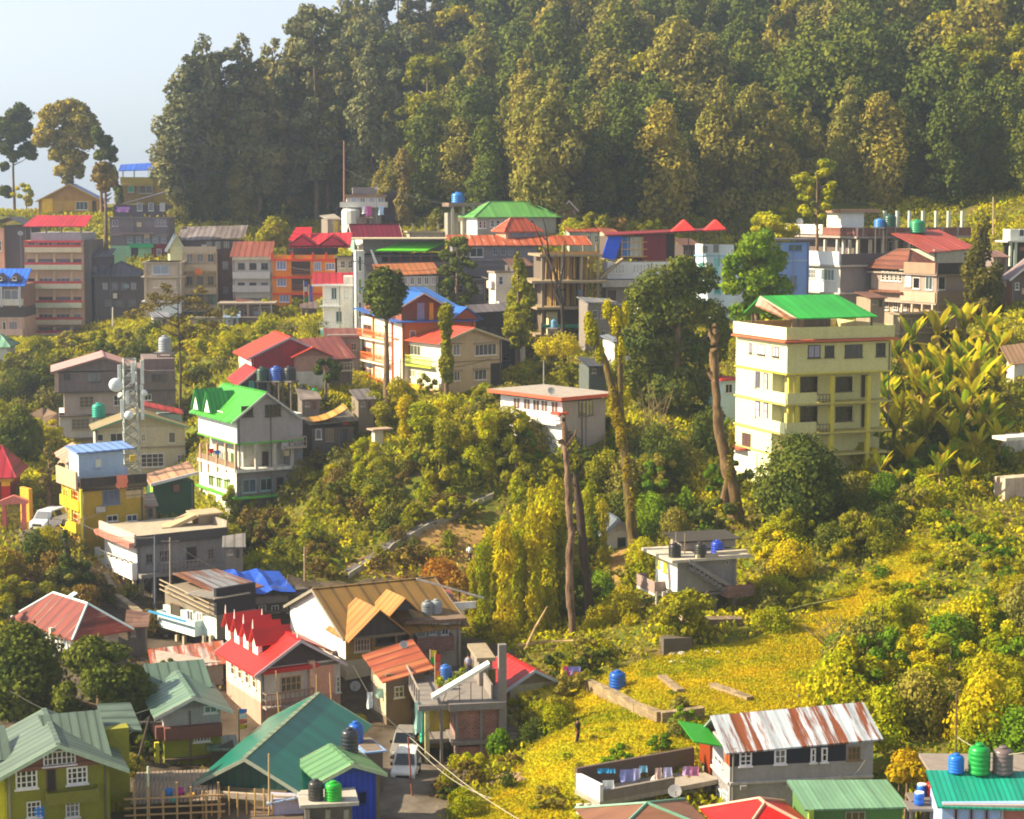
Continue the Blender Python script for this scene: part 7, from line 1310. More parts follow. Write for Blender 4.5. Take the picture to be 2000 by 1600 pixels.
# shrubs
SP = {k: [make_tree('shrub', kd, 2.0, 1.25, 4600, .07, m_, 200 + 10 * j + i, h0=.02, nb=16, r0=.05, branches=0) for i, kd in enumerate(('round', 'loose'))] for j, (k, m_) in enumerate(dict(yg=mYG, ol=mOlive, gr=mGreen, go=mGold, dk=mDark, br=mDry, ms=mMoss).items())}
desc = dict(yg='yellow green', ol='olive', gr='fresh green', go='golden', dk='dark green', br='dry brown', ms='mossy green')
SH = []
def scatter(pg, n, kinds, lo, hi, where, group, seed, zs=1.0, mind=0):
    r = random.Random(seed); x0 = min(p[0] for p in pg); x1 = max(p[0] for p in pg); y0 = min(p[1] for p in pg); y1 = max(p[1] for p in pg); c = 0; t = 0
    while c < n and t < n * 30:
        t += 1; x = r.uniform(x0, x1); y = r.uniform(y0, y1)
        if not inpoly(x, y, pg): continue
        if 1165 < x < 1245 and 1020 < y < 1130 or 1255 < x < 1460 and 1150 < y < 1235: continue
        g = G(x, y)
        if g is None: continue
        k = r.choice(kinds); sz = r.uniform(lo, hi)
        SH.append((sz * F / max(1, g.y), k, r.randrange(2), g - Vector((0, 0, .25 * sz)), sz, desc[k] + ' shrub ' + ('upper' if y < y0 + (y1 - y0) * .36 else 'middle' if y < y0 + (y1 - y0) * .68 else 'lower') + ' ' + ('left' if x < x0 + (x1 - x0) * .25 else 'centre' if x < x0 + (x1 - x0) * .5 else 'inner right' if x < x0 + (x1 - x0) * .75 else 'right') + ' ' + where, group, zs * r.uniform(.8, 1.25), r.uniform(0, 6.28))); c += 1
    return c
scatter([(480,900),(560,880),(700,880),(760,960),(760,1060),(620,1110),(440,1100),(450,1000)], 46, ['ol','ms','yg','br','dk'], .7, 1.5, 'on the hillside right of the white and green building', 'shrubs on the middle hillside', 1)
scatter([(700,800),(840,770),(1000,790),(1010,900),(960,960),(860,960),(760,860)], 40, ['ms','yg','ol','dk','ms'], .9, 1.8, 'on the bank under the beige house', 'shrubs on the bank under the beige house', 2, 1.2)
scatter([(560,930),(900,900),(980,1000),(900,1100),(700,1100),(560,1120)], 44, ['br','ol','ms','yg'], .4, .95, 'on the dry slope beside the concrete channel', 'dry slope shrubs', 3)
scatter([(1000,830),(1240,850),(1420,880),(1440,1060),(1240,1080),(1200,1180),(1130,1240),(1000,980)], 64, ['yg','ms','gr','dk','ol','dk'], .8, 1.7, 'between the bare trunks in the middle', 'shrubs among the bare trunks', 4, 1.2)
scatter([(1200,1060),(1260,1080),(1270,1200),(1180,1260),(1130,1240)], 10, ['yg','go','ms'], .6, 1.2, 'along the footpath left of the small concrete house', 'footpath shrubs', 5)
scatter([(1460,1010),(1700,960),(1900,960),(1700,1080),(1560,1230),(1480,1250),(1470,1130)], 44, ['yg','ms','ol','dk','go'], .8, 1.6, 'on the slope under the banana plants', 'shrubs under the banana plants', 6)
scatter([(1640,850),(1960,840),(1960,960),(1700,1010),(1640,960)], 44, ['yg','gr','ms','dk'], .8, 1.6, 'at the feet of the banana plants', 'shrubs at the banana feet', 7)
scatter([(1600,1180),(1690,1090),(1800,1010),(2010,960),(2010,1250),(1850,1250),(1700,1180),(1640,1180)], 60, ['yg','gr','yg','go','ms'], .5, 1.05, 'covering the sunny knoll at upper right', 'low shrubs on the sunny knoll', 8, .7)
scatter([(1640,1290),(1760,1240),(2010,1240),(2010,1500),(1720,1460),(1620,1400)], 42, ['yg','go','gr','ol','yg'], 1.1, 2.1, 'in the thicket above the sea green roof', 'thicket shrubs above the sea green roof', 9, 1.1)
scatter([(0,720),(60,690),(230,670),(430,650),(460,700),(380,790),(350,720),(120,700),(90,880),(0,860)], 54, ['ol','yg','ms','dk','yg'], .9, 1.8, 'on the slope below the far apartment rows', 'shrubs on the far left slope', 10)
scatter([(420,620),(640,600),(640,660),(470,690)], 24, ['ol','ms','yg'], .8, 1.5, 'below the long arched retaining wall', 'shrubs below the long wall', 11)
scatter([(0,1090),(80,1100),(120,1150),(185,1170),(200,1200),(60,1200),(0,1240)], 22, ['ol','dk','ms','br'], .9, 1.7, 'below the road with the white van', 'shrubs below the road', 12)
scatter([(1000,1340),(1120,1290),(1200,1270),(1150,1330),(1100,1420),(1030,1470),(1010,1500)], 24, ['ms','yg','ol','dk'], .6, 1.15, 'on the bank beside the maroon roofed cottage', 'bank shrubs by the cottage', 13)
scatter([(860,1480),(1010,1470),(1000,1540),(900,1600),(860,1600)], 18, ['ms','dk','yg','br'], .4, .9, 'at the bottom of the alley bank', 'alley bank shrubs', 14)
scatter([(1120,1320),(1600,1280),(1380,1480),(1010,1600),(1100,1430)], 20, ['go','gr','ol'], .15, .35, 'dotted over the golden grass slope', 'little shrubs on the golden grass', 15, .6)
scatter([(1230,1440),(1370,1420),(1370,1500),(1250,1520),(1080,1600),(1060,1570),(1200,1500)], 9, ['gr','ms','ol'], .5, 1.0, 'behind the strung laundry terrace', 'shrubs behind the laundry terrace', 16)
scatter([(1180,640),(1230,640),(1230,760),(1100,760),(1020,700),(1000,760),(960,700)], 26, ['yg','ms','ol','dk'], .8, 1.5, 'below the concrete skeleton building', 'shrubs below the skeleton building', 17)
scatter([(1740,680),(1960,640),(1990,760),(1960,840),(1700,800)], 26, ['dk','ol','ms'], 1.0, 1.7, 'behind the banana plants', 'shrubs behind the banana plants', 18)
scatter([(600,1100),(700,1090),(900,1110),(905,1150),(840,1140),(600,1130)], 14, ['br','ms','br'], .5, .9, 'above the ochre brown roof', 'shrubs above the ochre roof', 19)
scatter([(280,1290),(330,1300),(320,1400),(300,1540),(250,1520),(270,1400)], 10, ['dk','ol'], .6, 1.2, 'in the shade beside the narrow sage roofed house', 'shrubs in the shade by the sage roofed house', 22)
scatter([(740,900),(860,930),(900,1000),(800,1030),(700,1040),(660,960)], 20, ['ms','yg','br','ol'], .6, 1.2, 'above the concrete drain', 'shrubs above the concrete drain', 25)
scatter([(430,1100),(470,1100),(560,1140),(540,1150),(440,1140)], 8, ['yg','ms'], .6, 1.2, 'behind the crumpled blue tarpaulin', 'shrubs behind the blue tarpaulin', 23)
scatter([(190,1130),(300,1180),(330,1260),(270,1260),(200,1180)], 12, ['ms','br','ol'], .5, 1.0, 'on the bank under the stone retaining wall', 'shrubs under the stone retaining wall', 24)
scatter([(440,430),(660,420),(900,425),(880,450),(700,440),(440,450)], 18, ['ol','dk','ms'], 1.0, 1.8, 'along the forest edge at left', 'forest edge shrubs', 20)
scatter([(1090,430),(1560,420),(1540,470),(1120,490)], 24, ['ol','yg','ms','br'], 1.0, 2.2, 'along the forest edge behind the red canopy', 'forest edge shrubs behind the canopy', 21)
SH.sort(key=lambda q: -q[0])
for q in SH[:285]: put(SP[q[1]][q[2]], q[3], q[4], rz=q[8], label=q[5], cat='shrub', group=q[6], zs=q[7])
LO = [leafmesh('brush', clumps(kd, 2.0, 1.25, random.Random(i), .02, 14), 800, .13, 5 + i, mYG) for i, kd in enumerate(('round', 'loose'))]
sv = []; sm_ = []; mk = sorted(SP)
for q in SH[285:]:
    me = LO[q[2]]
    a = np.empty(len(me.vertices) * 3); me.vertices.foreach_get('co', a); a = a.reshape(-1, 3); c_, n_ = math.cos(q[8]), math.sin(q[8])
    a = np.stack([(a[:, 0]*c_ - a[:, 1]*n_) * q[4] + q[3].x, (a[:, 0]*n_ + a[:, 1]*c_) * q[4] + q[3].y, a[:, 2] * q[4] * q[7] + q[3].z], 1)
    sv.append(a); sm_ += [mk.index(q[1])] * (len(a) // 4)
sv = np.concatenate(sv); n_ = len(sv) // 4; me = bpy.data.meshes.new('brushwood'); me.vertices.add(4*n_); me.vertices.foreach_set('co', sv.ravel()); me.loops.add(4*n_); me.loops.foreach_set('vertex_index', np.arange(4*n_, dtype=np.int32))
me.polygons.add(n_); me.polygons.foreach_set('loop_start', np.arange(0, 4*n_, 4)); me.polygons.foreach_set('material_index', sm_); me.update(calc_edges=True)
for k in mk: me.materials.append(dict(yg=mYG, ol=mOlive, gr=mGreen, go=mGold, dk=mDark, br=mDry, ms=mMoss)[k])
tag(mobj('brushwood', me), kind='stuff')
for k in SP:
    for o in SP[k]:
        if 'label' not in o:
            for c in [c for c in bpy.data.objects if c.parent == o]: bpy.data.objects.remove(c)
            bpy.data.objects.remove(o)
# creeper-draped columns
CP = [make_tree('creeper_column', 'col', 7.5, 1.0, 3600, .13, (mGold, mYG, mMoss)[i], 300 + i, h0=.0, nb=15, r0=.12, branches=0, droop=1.2, aspect=1.4) for i in range(3)]
for k, (x, y, h) in enumerate([(925,1240,150),(945,1245,190),(966,1235,210),(985,1255,235),(1005,1240,215),(1024,1225,205),(1046,1240,250),(1068,1225,260),(1090,1215,235),(955,1180,150),(1015,1160,170),(1060,1140,190),(1086,1120,190),(1150,1080,140),(1178,1100,130),(1040,1080,130),(985,1120,120)]):
    g = G(x, y) or P(x, y, 23); s_ = proj(g)[2]
    put(CP[k % 3], g - Vector((0, 0, .4)), h / s_ / 7.5, label=['golden', 'yellow green', 'mossy'][k % 3] + ' creeper draped column tree left of the stripped trunks', cat='tree', group='creeper draped column trees', shape=(rnd.uniform(.6, .85), 1))
for k, (x, y, h) in enumerate([(745,850,70),(790,860,90),(830,900,115),(870,930,120),(905,930,100),(950,930,130),(985,900,110),(860,850,70),(920,850,60),(720,1000,60),(650,960,60)]):
    g = G(x, y) or P(x, y, 19); s_ = proj(g)[2]
    put(CP[(k + 2) % 3], g - Vector((0, 0, .4)), h / s_ / 7.5, label=['golden', 'yellow green', 'mossy'][(k + 2) % 3] + ' creeper draped stump on the bank below the beige house', cat='bush', group='creeper draped stumps on the bank', shape=(rnd.uniform(1.4, 2.4), 1))
# banana plants
def banana(seed):
    r = random.Random(seed); e = empty('banana_plant', (0, 0, 0)); ch = []
    ch.append(M().tube([(0, 0, -.4), (.05, 0, .5), (0, .08, 1.6)], [.2, .17, .11], 8).build('stem', bark('#6a5a2c', '#a88c48'), e, True))
    for i in range(11):
        a = i * 2.4 + r.uniform(-.4, .4); up = r.uniform(1.4, 5) if i < 10 else .1; L_ = r.uniform(1.5, 2.3); w_ = r.uniform(.2, .3); d = Vector((math.cos(a), math.sin(a), 0)); q = Vector((-d.y, d.x, 0)); m = M(); vs = []
        n = 8; p = Vector((0, 0, 1.5)); el = math.atan(up)
        for k in range(n + 1):
            t = k / n; wd = w_ * math.sin(math.pi * min(1, .12 + t * .86)) ** .6 * (1 if k not in (3, 5) else .8)
            vs += [p - q * wd + Vector((0, 0, -.25 * wd)), p, p + q * wd + Vector((0, 0, -.25 * wd))]
            p = p + (d * math.cos(el) + Vector((0, 0, math.sin(el)))) * L_ / n; el -= r.uniform(.04, .14)
        m.add(vs, [f for k in range(n) for f in ((3*k, 3*k+1, 3*k+4, 3*k+3), (3*k+1, 3*k+2, 3*k+5, 3*k+4))])
        ch.append(m.build('leaf', (BL1, BL2, BL3)[r.choice((0, 0, 0, 1, 1)) if i < 9 else 2], e))
    kids(e, *ch); return e
BL1 = leaf('#a0a01c', '#d4bc28', .4, nsc=.8); BL2 = leaf('#64881e', '#98a420', .4, nsc=.8); BL3 = leaf('#8c7a2c', '#b09a38', .25, nsc=.8)
BP = [banana(s_) for s_ in (1, 2, 3, 4, 5)]
rb_ = random.Random(9)
for k, (x, y, s_, h) in enumerate([(1780,700,17.2,90),(1830,690,17,100),(1880,680,16.8,105),(1925,690,17,100),(1700,750,18,75),(1750,730,17.8,85),(1950,720,17.4,95),(1720,790,19,80),(1760,845,19.7,95),(1795,850,19.8,95),(1840,830,19.2,100),(1890,830,19.2,110),(1920,880,19.8,100),(1865,780,18.4,110),(1825,760,18.2,100),(1905,760,18.2,105),(1720,940,20.8,70),(1850,930,20.5,80),(1800,800,19.2,95),(1790,800,19,95),(1850,790,18.6,110),(1900,800,18.6,120),(1925,850,19,100),(1700,850,20,90),(1745,880,20.2,100),(1705,910,20.5,85),(1810,880,20,105),(1860,900,20.2,110),(1905,910,20.3,90),(1775,930,20.5,85),(1835,950,20.8,80),(1885,960,21,75),(1770,760,18,80),(1945,780,18,90),(1690,800,19.4,70),(1730,820,19.6,90),(1825,830,19.4,100),(1880,850,19.6,100),(1755,960,21,60),(1660,900,20.6,70),(1410,870,19,70),(1950,900,20,90),(1800,760,18.2,90),(1870,740,18,100)]):
    g = G(x, y + 12)
    if g is None or not .8 < proj(g)[2] / s_ < 1.25: g = P(x, y, s_); g.z = Zt(g.x, g.y)
    s_ = proj(g)[2]
    put(BP[k % 5], g, h / s_ / 3.1, label=('tall' if h > 95 else 'medium' if h > 78 else 'short') + ' banana plant, ' + ('top' if y < 790 else 'upper' if y < 860 else 'lower' if y < 930 else 'bottom') + ' row, ' + ('left end' if x < 1720 else 'left part' if x < 1790 else 'middle' if x < 1850 else 'right part' if x < 1910 else 'right end') + ', right of the pale yellow building' if x > 1500 else 'single banana plant between bare trunk and yellow building', cat='banana plant', group='banana plants on the right slope' if x > 1500 else None)
for k, (lab, bl_, c_) in enumerate((('ivy sleeve climbing the lower part of the forked trunk', [(1212, 850, 11, 34), (1224, 920, 9, 30), (1232, 980, 8, 26), (1196, 780, 9, 26), (1204, 815, 11, 22)], 20.8), ('golden ivy on the base of the pale pruned trunk', [(1424, 930, 9, 40), (1436, 990, 10, 30), (1428, 870, 7, 26), (1443, 1020, 12, 16)], 21))):
    g = P(bl_[0][0], 1036, c_); q = [(*(P(x, y, c_) - g + Vector((0, -.25, 0))), r / c_, r / c_, h / c_) for x, y, r, h in bl_]
    o = mobj('ivy_tuft', leafmesh('ivy', q, 2400, .1, 80 + k, leaf('#6c6820', '#a89422', .3, nsc=.6))); o.location = g; tag(o, lab, 'ivy')
# undergrowth and grass (nobody could count them)
def inpv(x, y, pg):
    r = np.zeros(x.shape, bool); j = len(pg) - 1
    for i in range(len(pg)):
        c = (pg[i][1] > y) != (pg[j][1] > y); dy = (pg[j][1] - pg[i][1]) or 1e-9
        r ^= c & (x < (pg[j][0] - pg[i][0]) * (y - pg[i][1]) / dy + pg[i][0]); j = i
    return r
def ground_leaves(name, n, cond, size, mat, seed, spread=.5, up=.25, ymax=330):
    r = np.random.RandomState(seed); out = []; got = 0
    while got < n:
        y = r.uniform(92, ymax, 200000); x = r.uniform(-.3, .3, 200000) * y; k = r.rand(200000) < y / ymax; x, y = x[k], y[k]
        i = np.clip(np.searchsorted(gx, x) - 1, 0, len(gx) - 2); j = np.clip(np.searchsorted(gy, y) - 1, 0, len(gy) - 2); u = (x - gx[i]) / (gx[i+1] - gx[i]); v = (y - gy[j]) / (gy[j+1] - gy[j])
        z = (ZZ[j, i]*(1-u) + ZZ[j, i+1]*u)*(1-v) + (ZZ[j+1, i]*(1-u) + ZZ[j+1, i+1]*u)*v
        c, s_ = math.cos(TH), math.sin(TH); d = y * c - (z - CZ) * s_; a = 1000 + x / d * F; b = 800 - (y * s_ + (z - CZ) * c) / d * F
        k = (a > -20) & (a < 2020) & (b > 350) & (b < 1620); x, y, z, a, b = x[k], y[k], z[k], a[k], b[k]; k = cond(a, b, None, x, y); out.append(np.stack([x[k], y[k], z[k]], 1)); got += len(out[-1])
    P0 = np.concatenate(out)[:n]
    n = len(P0); c = P0 + np.stack([r.uniform(-spread, spread, n), r.uniform(-spread, spread, n), r.uniform(0, up, n)], 1)
    t = r.normal(size=(n, 3)); t[:, 2] = np.abs(t[:, 2]) * .9 + .3; t /= np.linalg.norm(t, axis=1)[:, None]; q = np.cross(t, r.normal(size=(n, 3))); q /= np.linalg.norm(q, axis=1)[:, None]
    sz = (size * r.uniform(.5, 1.4, n) * (.6 + P0[:, 1] / 300))[:, None]; t *= sz; q *= sz * .6
    v = np.stack([c - q, c + q, c + q * .7 + t * 1.6, c - q * .7 + t * 1.6], 1).reshape(-1, 3)
    me = bpy.data.meshes.new(name); me.vertices.add(len(v)); me.vertices.foreach_set('co', v.ravel()); me.loops.add(4*n); me.loops.foreach_set('vertex_index', np.arange(4*n, dtype=np.int32)); me.polygons.add(n); me.polygons.foreach_set('loop_start', np.arange(0, 4*n, 4)); me.update(calc_edges=True); me.materials.append(mat)
    return tag(mobj(name, me), kind='stuff')
cl = lambda x, y, s, t: np.sin(x * s + np.sin(y * s * .8) * 2) + np.cos(y * s * 1.2 + x * s * .3) > t
off = lambda a, b: inpv(a, b, LAWN) | inpv(a, b, ROADP) | inpv(a, b, ALLEY) | inpv(a, b, PATH)
ground_leaves('undergrowth', 150000, lambda a, b, c, x, y: ~off(a, b) & ~inpv(a, b, HARD) & ~inpv(a, b, DRY) & cl(x, y, .22, -1.6), .17, mMoss, 1, up=.5)
ground_leaves('undergrowth', 70000, lambda a, b, c, x, y: ~off(a, b) & ~inpv(a, b, HARD) & cl(x + 30, y, .3, .2), .17, mYG, 2, up=.5)
ground_leaves('dry_undergrowth', 22000, lambda a, b, c, x, y: ~off(a, b) & (inpv(a, b, DRY) | cl(x, y + 40, .27, .9)), .15, mDry, 3)
ground_leaves('grass', 100000, lambda a, b, c, x, y: inpv(a, b, LAWN) & cl(x, y, .5, -3), .065, leaf('#98981c', '#c8ac1c', .3, nsc=.3), 4, up=.05)
ground_leaves('grass', 16000, lambda a, b, c, x, y: inpv(a, b, LAWN) & cl(x + 9, y, .45, 1.15), .08, leaf('#84921a', '#a8a41c', .3, nsc=.3), 5, up=.08)
# ---------------------------------------------------------------- things on roofs, roads and slopes
def bld(cx, yt): return [q for q in ALLB if q.cx == cx and q.yt == yt][0]
def onroof(b, px, py, h=None):
    """where the ray through a photo pixel meets the building's flat roof (h metres above its base)"""
    if py < 480: return b.on(px, b.H if h is None else h)
    z = b.O.z + (b.H if h is None else h); r = ray(px, py); return CAM + r * ((z - CZ) / r.z)
def tank(loc, h, r, c, label, group=None, lid=None, kind='water_tank'):
    e = empty(kind, loc, random.uniform(0, 3), label, 'water tank', group); m = M(); pf = [(r * .96, 0)]
    for k in range(5): z = h * .82 * k / 5; pf += [(r, z + .03 * h), (r, z + .11 * h), (r * .96, z + .13 * h), (r * .96, z + .15 * h)]
    pf += [(r * .97, h * .82), (r * .8, h * .92), (r * .42, h * .97)]
    m.lathe(pf, 18).build('tank_body', plain(c, .35), e, True); M().lathe([(r * .42, h * .96), (r * .42, h * 1.03), (r * .36, h * 1.05)], 14).build('lid', plain(lid or c, .4), e, True)
    M().tube([(r, 0, h * .1), (r + .12, 0, h * .1), (r + .12, 0, -.1)], .03, 5).build('outlet_pipe', plain('#8a8a86'), e); return e
def dish(loc, r, az, label, c='#e4e0d8', group=None):
    r *= .72; c = '#a8a8a4'
    e = empty('satellite_dish', loc, az, label, 'satellite dish', group); n = 14; m = M(); vs = [(0, .07 * r, 0)]
    for k in range(n): a = 6.283 * k / n; vs.append((r * math.cos(a), -.03 * r, r * .95 * math.sin(a)))
    vs += [(x, y + .04, z) for x, y, z in vs]; fs = [(0, 1 + k, 1 + (k+1) % n) for k in range(n)] + [(n+1, n+2 + (k+1) % n, n+2+k) for k in range(n)] + [(1+k, n+2+k, n+2+(k+1) % n, 1+(k+1) % n) for k in range(n)]
    R_ = Matrix.Rotation(R(-28), 4, 'X'); m.add([tuple(R_ @ Vector(v) + Vector((0, 0, r * 1.15))) for v in vs], fs); m.build('reflector', plain(c, .7), e)
    M().tube([(0, .2 * r, 0), (0, .2 * r, r * 1.1)], .04, 6).build('mast', plain('#6a6864'), e); M().tube([(0, -.02, r * .35), (0, -r * .75, r * 1.25)], .025, 5).box(-.06, .06, -r * .82, -r * .7, r * 1.2, r * 1.32).build('feed_arm', plain('#7a7874'), e); return e
TK = [(880,402,896,400,1.9,1.05,'#2878c8','blue water tank with pale stripe, left one on the terrace by the green hip roof'),(880,402,938,399,1.3,1.0,'#1f5cc8','rounded blue water tank, right one on the terrace by the green hip roof'),
 (112,722,300,718,1.5,.8,'#3c444c','short black tank beside the tall tank stand on the stone clad block'),(630,0,0,0,0,0,'','')]
for cx, yt, px, py, h, r, c, lab in TK[:3]: tank(onroof(bld(cx, yt), px, py), h, r, c, lab)
e = empty('tank_tower', P(323, 722, 15.6), 0, 'steel stand holding a tall grey tank above the stone clad block', 'tank stand'); m = M()
for x in (-.9, .9):
    for y in (-.7, .7): M().tube([(x, y, -3), (x * .9, y * .9, 2.0)], .08, 5).build('leg', plain('#5a5650'), e)
M().box(-1.3, 1.3, -1, 1, 2.0, 2.18).build('platform', plain('#6a645c'), e); tank(P(323, 722, 15.6) + Vector((0, 0, 2.2)), 2.0, .82, '#8c949c', 'tall grey tank standing on the steel stand')
for (px, py, s_, h, r, c, lab, k) in [
 (540,743,18,1.5,.7,'#2c50a0','blue tank in the row behind the leaf green roof',0),(566,743,18,1.5,.7,'#24282c','black tank at the right end of the row behind the leaf green roof',0),(513,743,18,1.4,.72,'#1c3c30','dark tank at the left end of the row behind the leaf green roof',0),
 (614,784,18.5,1.3,.5,'#1f9a4c','bright green drum beside the curling tan roof',0),(193,815,17,1.6,.75,'#1c9a84','teal green tank in front of the stone clad block',0),(1206,1341,26,1.35,.62,'#1452a8','blue tank with white lettering band on the golden grass',0),
 (146,1263,24.2,1.5,.42,'#1c50b8','slim blue barrel at the white timber house',0),(75,1608,36,1.3,.6,'#1c7ad0','bright blue tank at the foot of the olive lime house',0),
 (835,1206,24.4,1.35,.5,'#767c80','left grey tank on the dim brick balconied house',0),(852,1204,24.4,1.35,.5,'#8a9094','right pale grey tank on the dim brick balconied house',0),
 (662,1312,26.2,1.7,.5,'#22262a','left black tank on the terrace behind the red dormer house',0),(693,1316,26.2,1.6,.62,'#1a1c20','right black tank on the terrace behind the red dormer house',0),
 (683,1470,31,1.55,.55,'#2c3036','dark tank standing against the teal roof',0),(695,1465,30.5,1.5,.5,'#1c58b0','blue tank behind the dark one against the teal roof',0),
 (870,1325,26.5,1.0,.5,'#2c64b0','small blue drum on the rooftop garden',0),(1318,1088,24.5,1.1,.5,'#1c1a1a','left black tank under the sagging sheet on the small concrete house',0),(1368,1088,24.3,1.15,.5,'#2a2826','middle black tank on the small concrete house',0),(1401,1087,24.2,1.3,.52,'#1c3ca8','blue tank at the right end of the small concrete house roof',0),
 (1645,588,15,1.0,.8,'#2c84c8','pale blue tank on the ledge above the green canopy',0),(1718,444,13.8,1.2,.8,'#3c7cc0','low blue drum by the rooftop pillars',0),(1792,443,13.8,1.8,1.1,'#1c8a5c','green tank among the rooftop pillars',0),(1738,443,13.8,1.7,.9,'#1c4a38','dark green tank beside the low blue drum',0),
 (1867,1508,35.5,1.0,.44,'#1668cc','blue barrel on the sea green roofed house',0),(1912,1510,35.5,1.6,.6,'#14903c','big glossy green dome tank on the sea green roofed house',0),(1958,1510,35.5,1.45,.56,'#6a5c5c','grey brown tank beside the green dome tank',0),
 (617,1562,34.2,1.15,.44,'#33302f','charcoal tank on the concrete stand',0),(651,1562,34.2,1.05,.5,'#22a02c','bright green tank on the concrete stand',0),(1082,640,15.8,1.0,.4,'#5c8cb0','pale blue drum inside the concrete skeleton',0)]:
    tank(P(px, py, s_) if px != 1206 else G(1206, 1345), h, r, c, lab)
b = bld(590, 1572)
for (px, py, s_, r, az, lab, c) in [(592,0,0,0,0,'','')][:0] + [(1077,772,19.6,.55,.3,'dish on the terracotta edged bungalow roof','#e8e4dc'),(723,722,17,.55,.4,'dish on the lowest orange balcony','#e8e4e0'),(694,1352,27.2,.55,-.2,'pale dish on the balcony of the red dormer house','#c8ccc8'),(789,1268,25.4,.45,.4,'small dish below the mustard house','#dcd8cc'),
 (1280,1538,33.5,.5,-.8,'small tilted dish on the terrace behind the brown roof','#b8b0a0'),(1318,1560,34,.55,.1,'round grey dish just above the brown roof','#a8a8a4'),(234,778,17,.5,-.6,'pale dish on the stone clad block','#b8bcc0'),(40,462,12.8,.6,.5,'white dish beside the pink seven storey block','#e8f0ec'),
 (1562,440,13.8,.7,.2,'white dish on the roof terrace at upper right','#e8e8e4'),(1615,588,15,.65,.5,'white dish at the left of the pair above the green canopy','#eceae6'),(1596,588,15,.6,-.3,'tilted white dish above the left end of the green canopy','#dcd8d0'),(735,372,12,.5,.3,'white dish on the brown flat roof by the forest','#f0ecec'),(1184,1085,21,.4,.3,'small dish on the front of the little white cottage','#e8e8e8')]:
    dish(P(px, py, s_), r, az, lab, c)
# antenna mast
e = empty('antenna_tower', P(258, 925, 19.2), .3, 'grey lattice telecom mast crowded with antennas on the yellow building', 'antenna mast'); st = plain('#8f9490', .5, .3); Hh = 225 / 19.2
for sx in (-1, 1):
    for sy in (-1, 1): M().tube([(sx * .85, sy * .85, -5), (sx * .6, sy * .6, Hh)], .07, 5).build('leg', st, e)
m = M(); n = 11
for i in range(n):
    z0, z1 = Hh * i / n, Hh * (i + 1) / n; w0, w1 = .85 - .25 * i / n, .85 - .25 * (i + 1) / n
    for (ax, ay, bx, by) in ((-1,-1,1,-1),(1,-1,1,1),(1,1,-1,1),(-1,1,-1,-1)):
        m.tube([(ax*w0, ay*w0, z0), (bx*w1, by*w1, z1)], .035, 4); m.tube([(bx*w0, by*w0, z0), (ax*w1, ay*w1, z1)], .035, 4); m.tube([(ax*w1, ay*w1, z1), (bx*w1, by*w1, z1)], .035, 4)
m.build('bracing', st, e)
for (x, y, z, hh) in ((-1.1, -.8, 9, 2.2), (1.15, -.8, 9.2, 2.4), (.2, -1.1, 9.4, 2.0), (-.9, -.9, 5.8, 1.9), (1.1, -.9, 5.6, 2.2), (1.2, .4, 7.4, 1.6), (-.4, -1.1, 7.2, 1.4)): M().box(x - .16, x + .16, y - .1, y + .1, z, z + hh).build('panel_antenna', plain('#d8dcd4'), e)
for (x, z, r) in ((-1.5, 9.2, .7), (-.3, 6.1, .45), (1.3, 8.3, .3)): M().lathe([(r, 0), (r, .25), (r * .6, .42), (.05, .5)], 14).build('dish_antenna', plain('#dfe6e4'), e, True).matrix_local = Matrix.Translation((x, -1.0, z)) @ Matrix.Rotation(R(90), 4, 'X')
M().box(-.3, .3, -1.2, -.8, 1.4, 2.0).build('cable_box', plain('#d8b81c'), e)
# poles
def pole(px, y0, y1, s_, r, c, label, name='utility_pole', x1=None, arms=0):
    g = P(px, y1, s_); e = empty(name, g, 0, label, 'pole'); t = P(x1 if x1 is not None else px, y0, s_) - g
    z0 = -.1 if 'roof' in label and 'terracotta' in label else min(-.3, Zt(g.x, g.y) - g.z - .5)
    M().tube([Vector((0, 0, z0)), t], [r, r * .7], 7).build('post', plain(c, .8), e)
    for k in range(arms): z = t.z - .4 - k * .7; M().box(t.x - .8, t.x + .8, t.y - .05, t.y + .05, z, z + .1).build('crossarm', plain('#6a6058'), e)
    return e
pole(672, 275, 450, 11.8, .16, '#a07058', 'very tall thin mast pole in front of the dark forest'); pole(1275, 70, 215, 9.2, .16, '#a08068', 'bare grey pole like trunk standing high in the forest', 'dead_tree'); pole(1028, 300, 420, 11.6, .12, '#9a7454', 'thin pale trunk rising over the coral roof', 'dead_tree'); pole(1940, 385, 470, 12.6, .14, '#b0987c', 'pale stem beside the ivy covered tree at upper right', 'dead_tree')
pole(782, 700, 792, 17.8, .12, '#b8b4ac', 'pale pole beside the lollipop tree trunk'); pole(697, 505, 702, 15.2, .12, '#8c9096', 'grey pole in front of the narrow stair tower', arms=1); pole(1062, 705, 752, 18, .08, '#a8a298', 'short pole on the terracotta edged roof')
pole(94, 1012, 1072, 21.8, .07, '#4a4038', 'dark street pole with lamp beside the road', 'street_lamp'); pole(302, 1046, 1185, 22.6, .08, '#6c7480', 'thin grey pole before the stilted grey house'); pole(332, 1050, 1150, 22.4, .1, '#9a8a78', 'wooden pole with fittings before the stilted grey house', arms=1)
pole(595, 1068, 1140, 22.4, .13, '#9a8068', 'splintered bare trunk stub above the blue tarpaulin shack', 'dead_tree'); pole(289, 1497, 1610, 34, .09, '#c8d0a8', 'pale green pole at the bottom left'); pole(810, 1440, 1620, 31, .07, '#8a4a34', 'rusty pole beside the parked vehicles', x1=797); pole(525, 1472, 1550, 33.6, .07, '#b09468', 'bamboo pole standing before the teal roof', 'bamboo_pole')
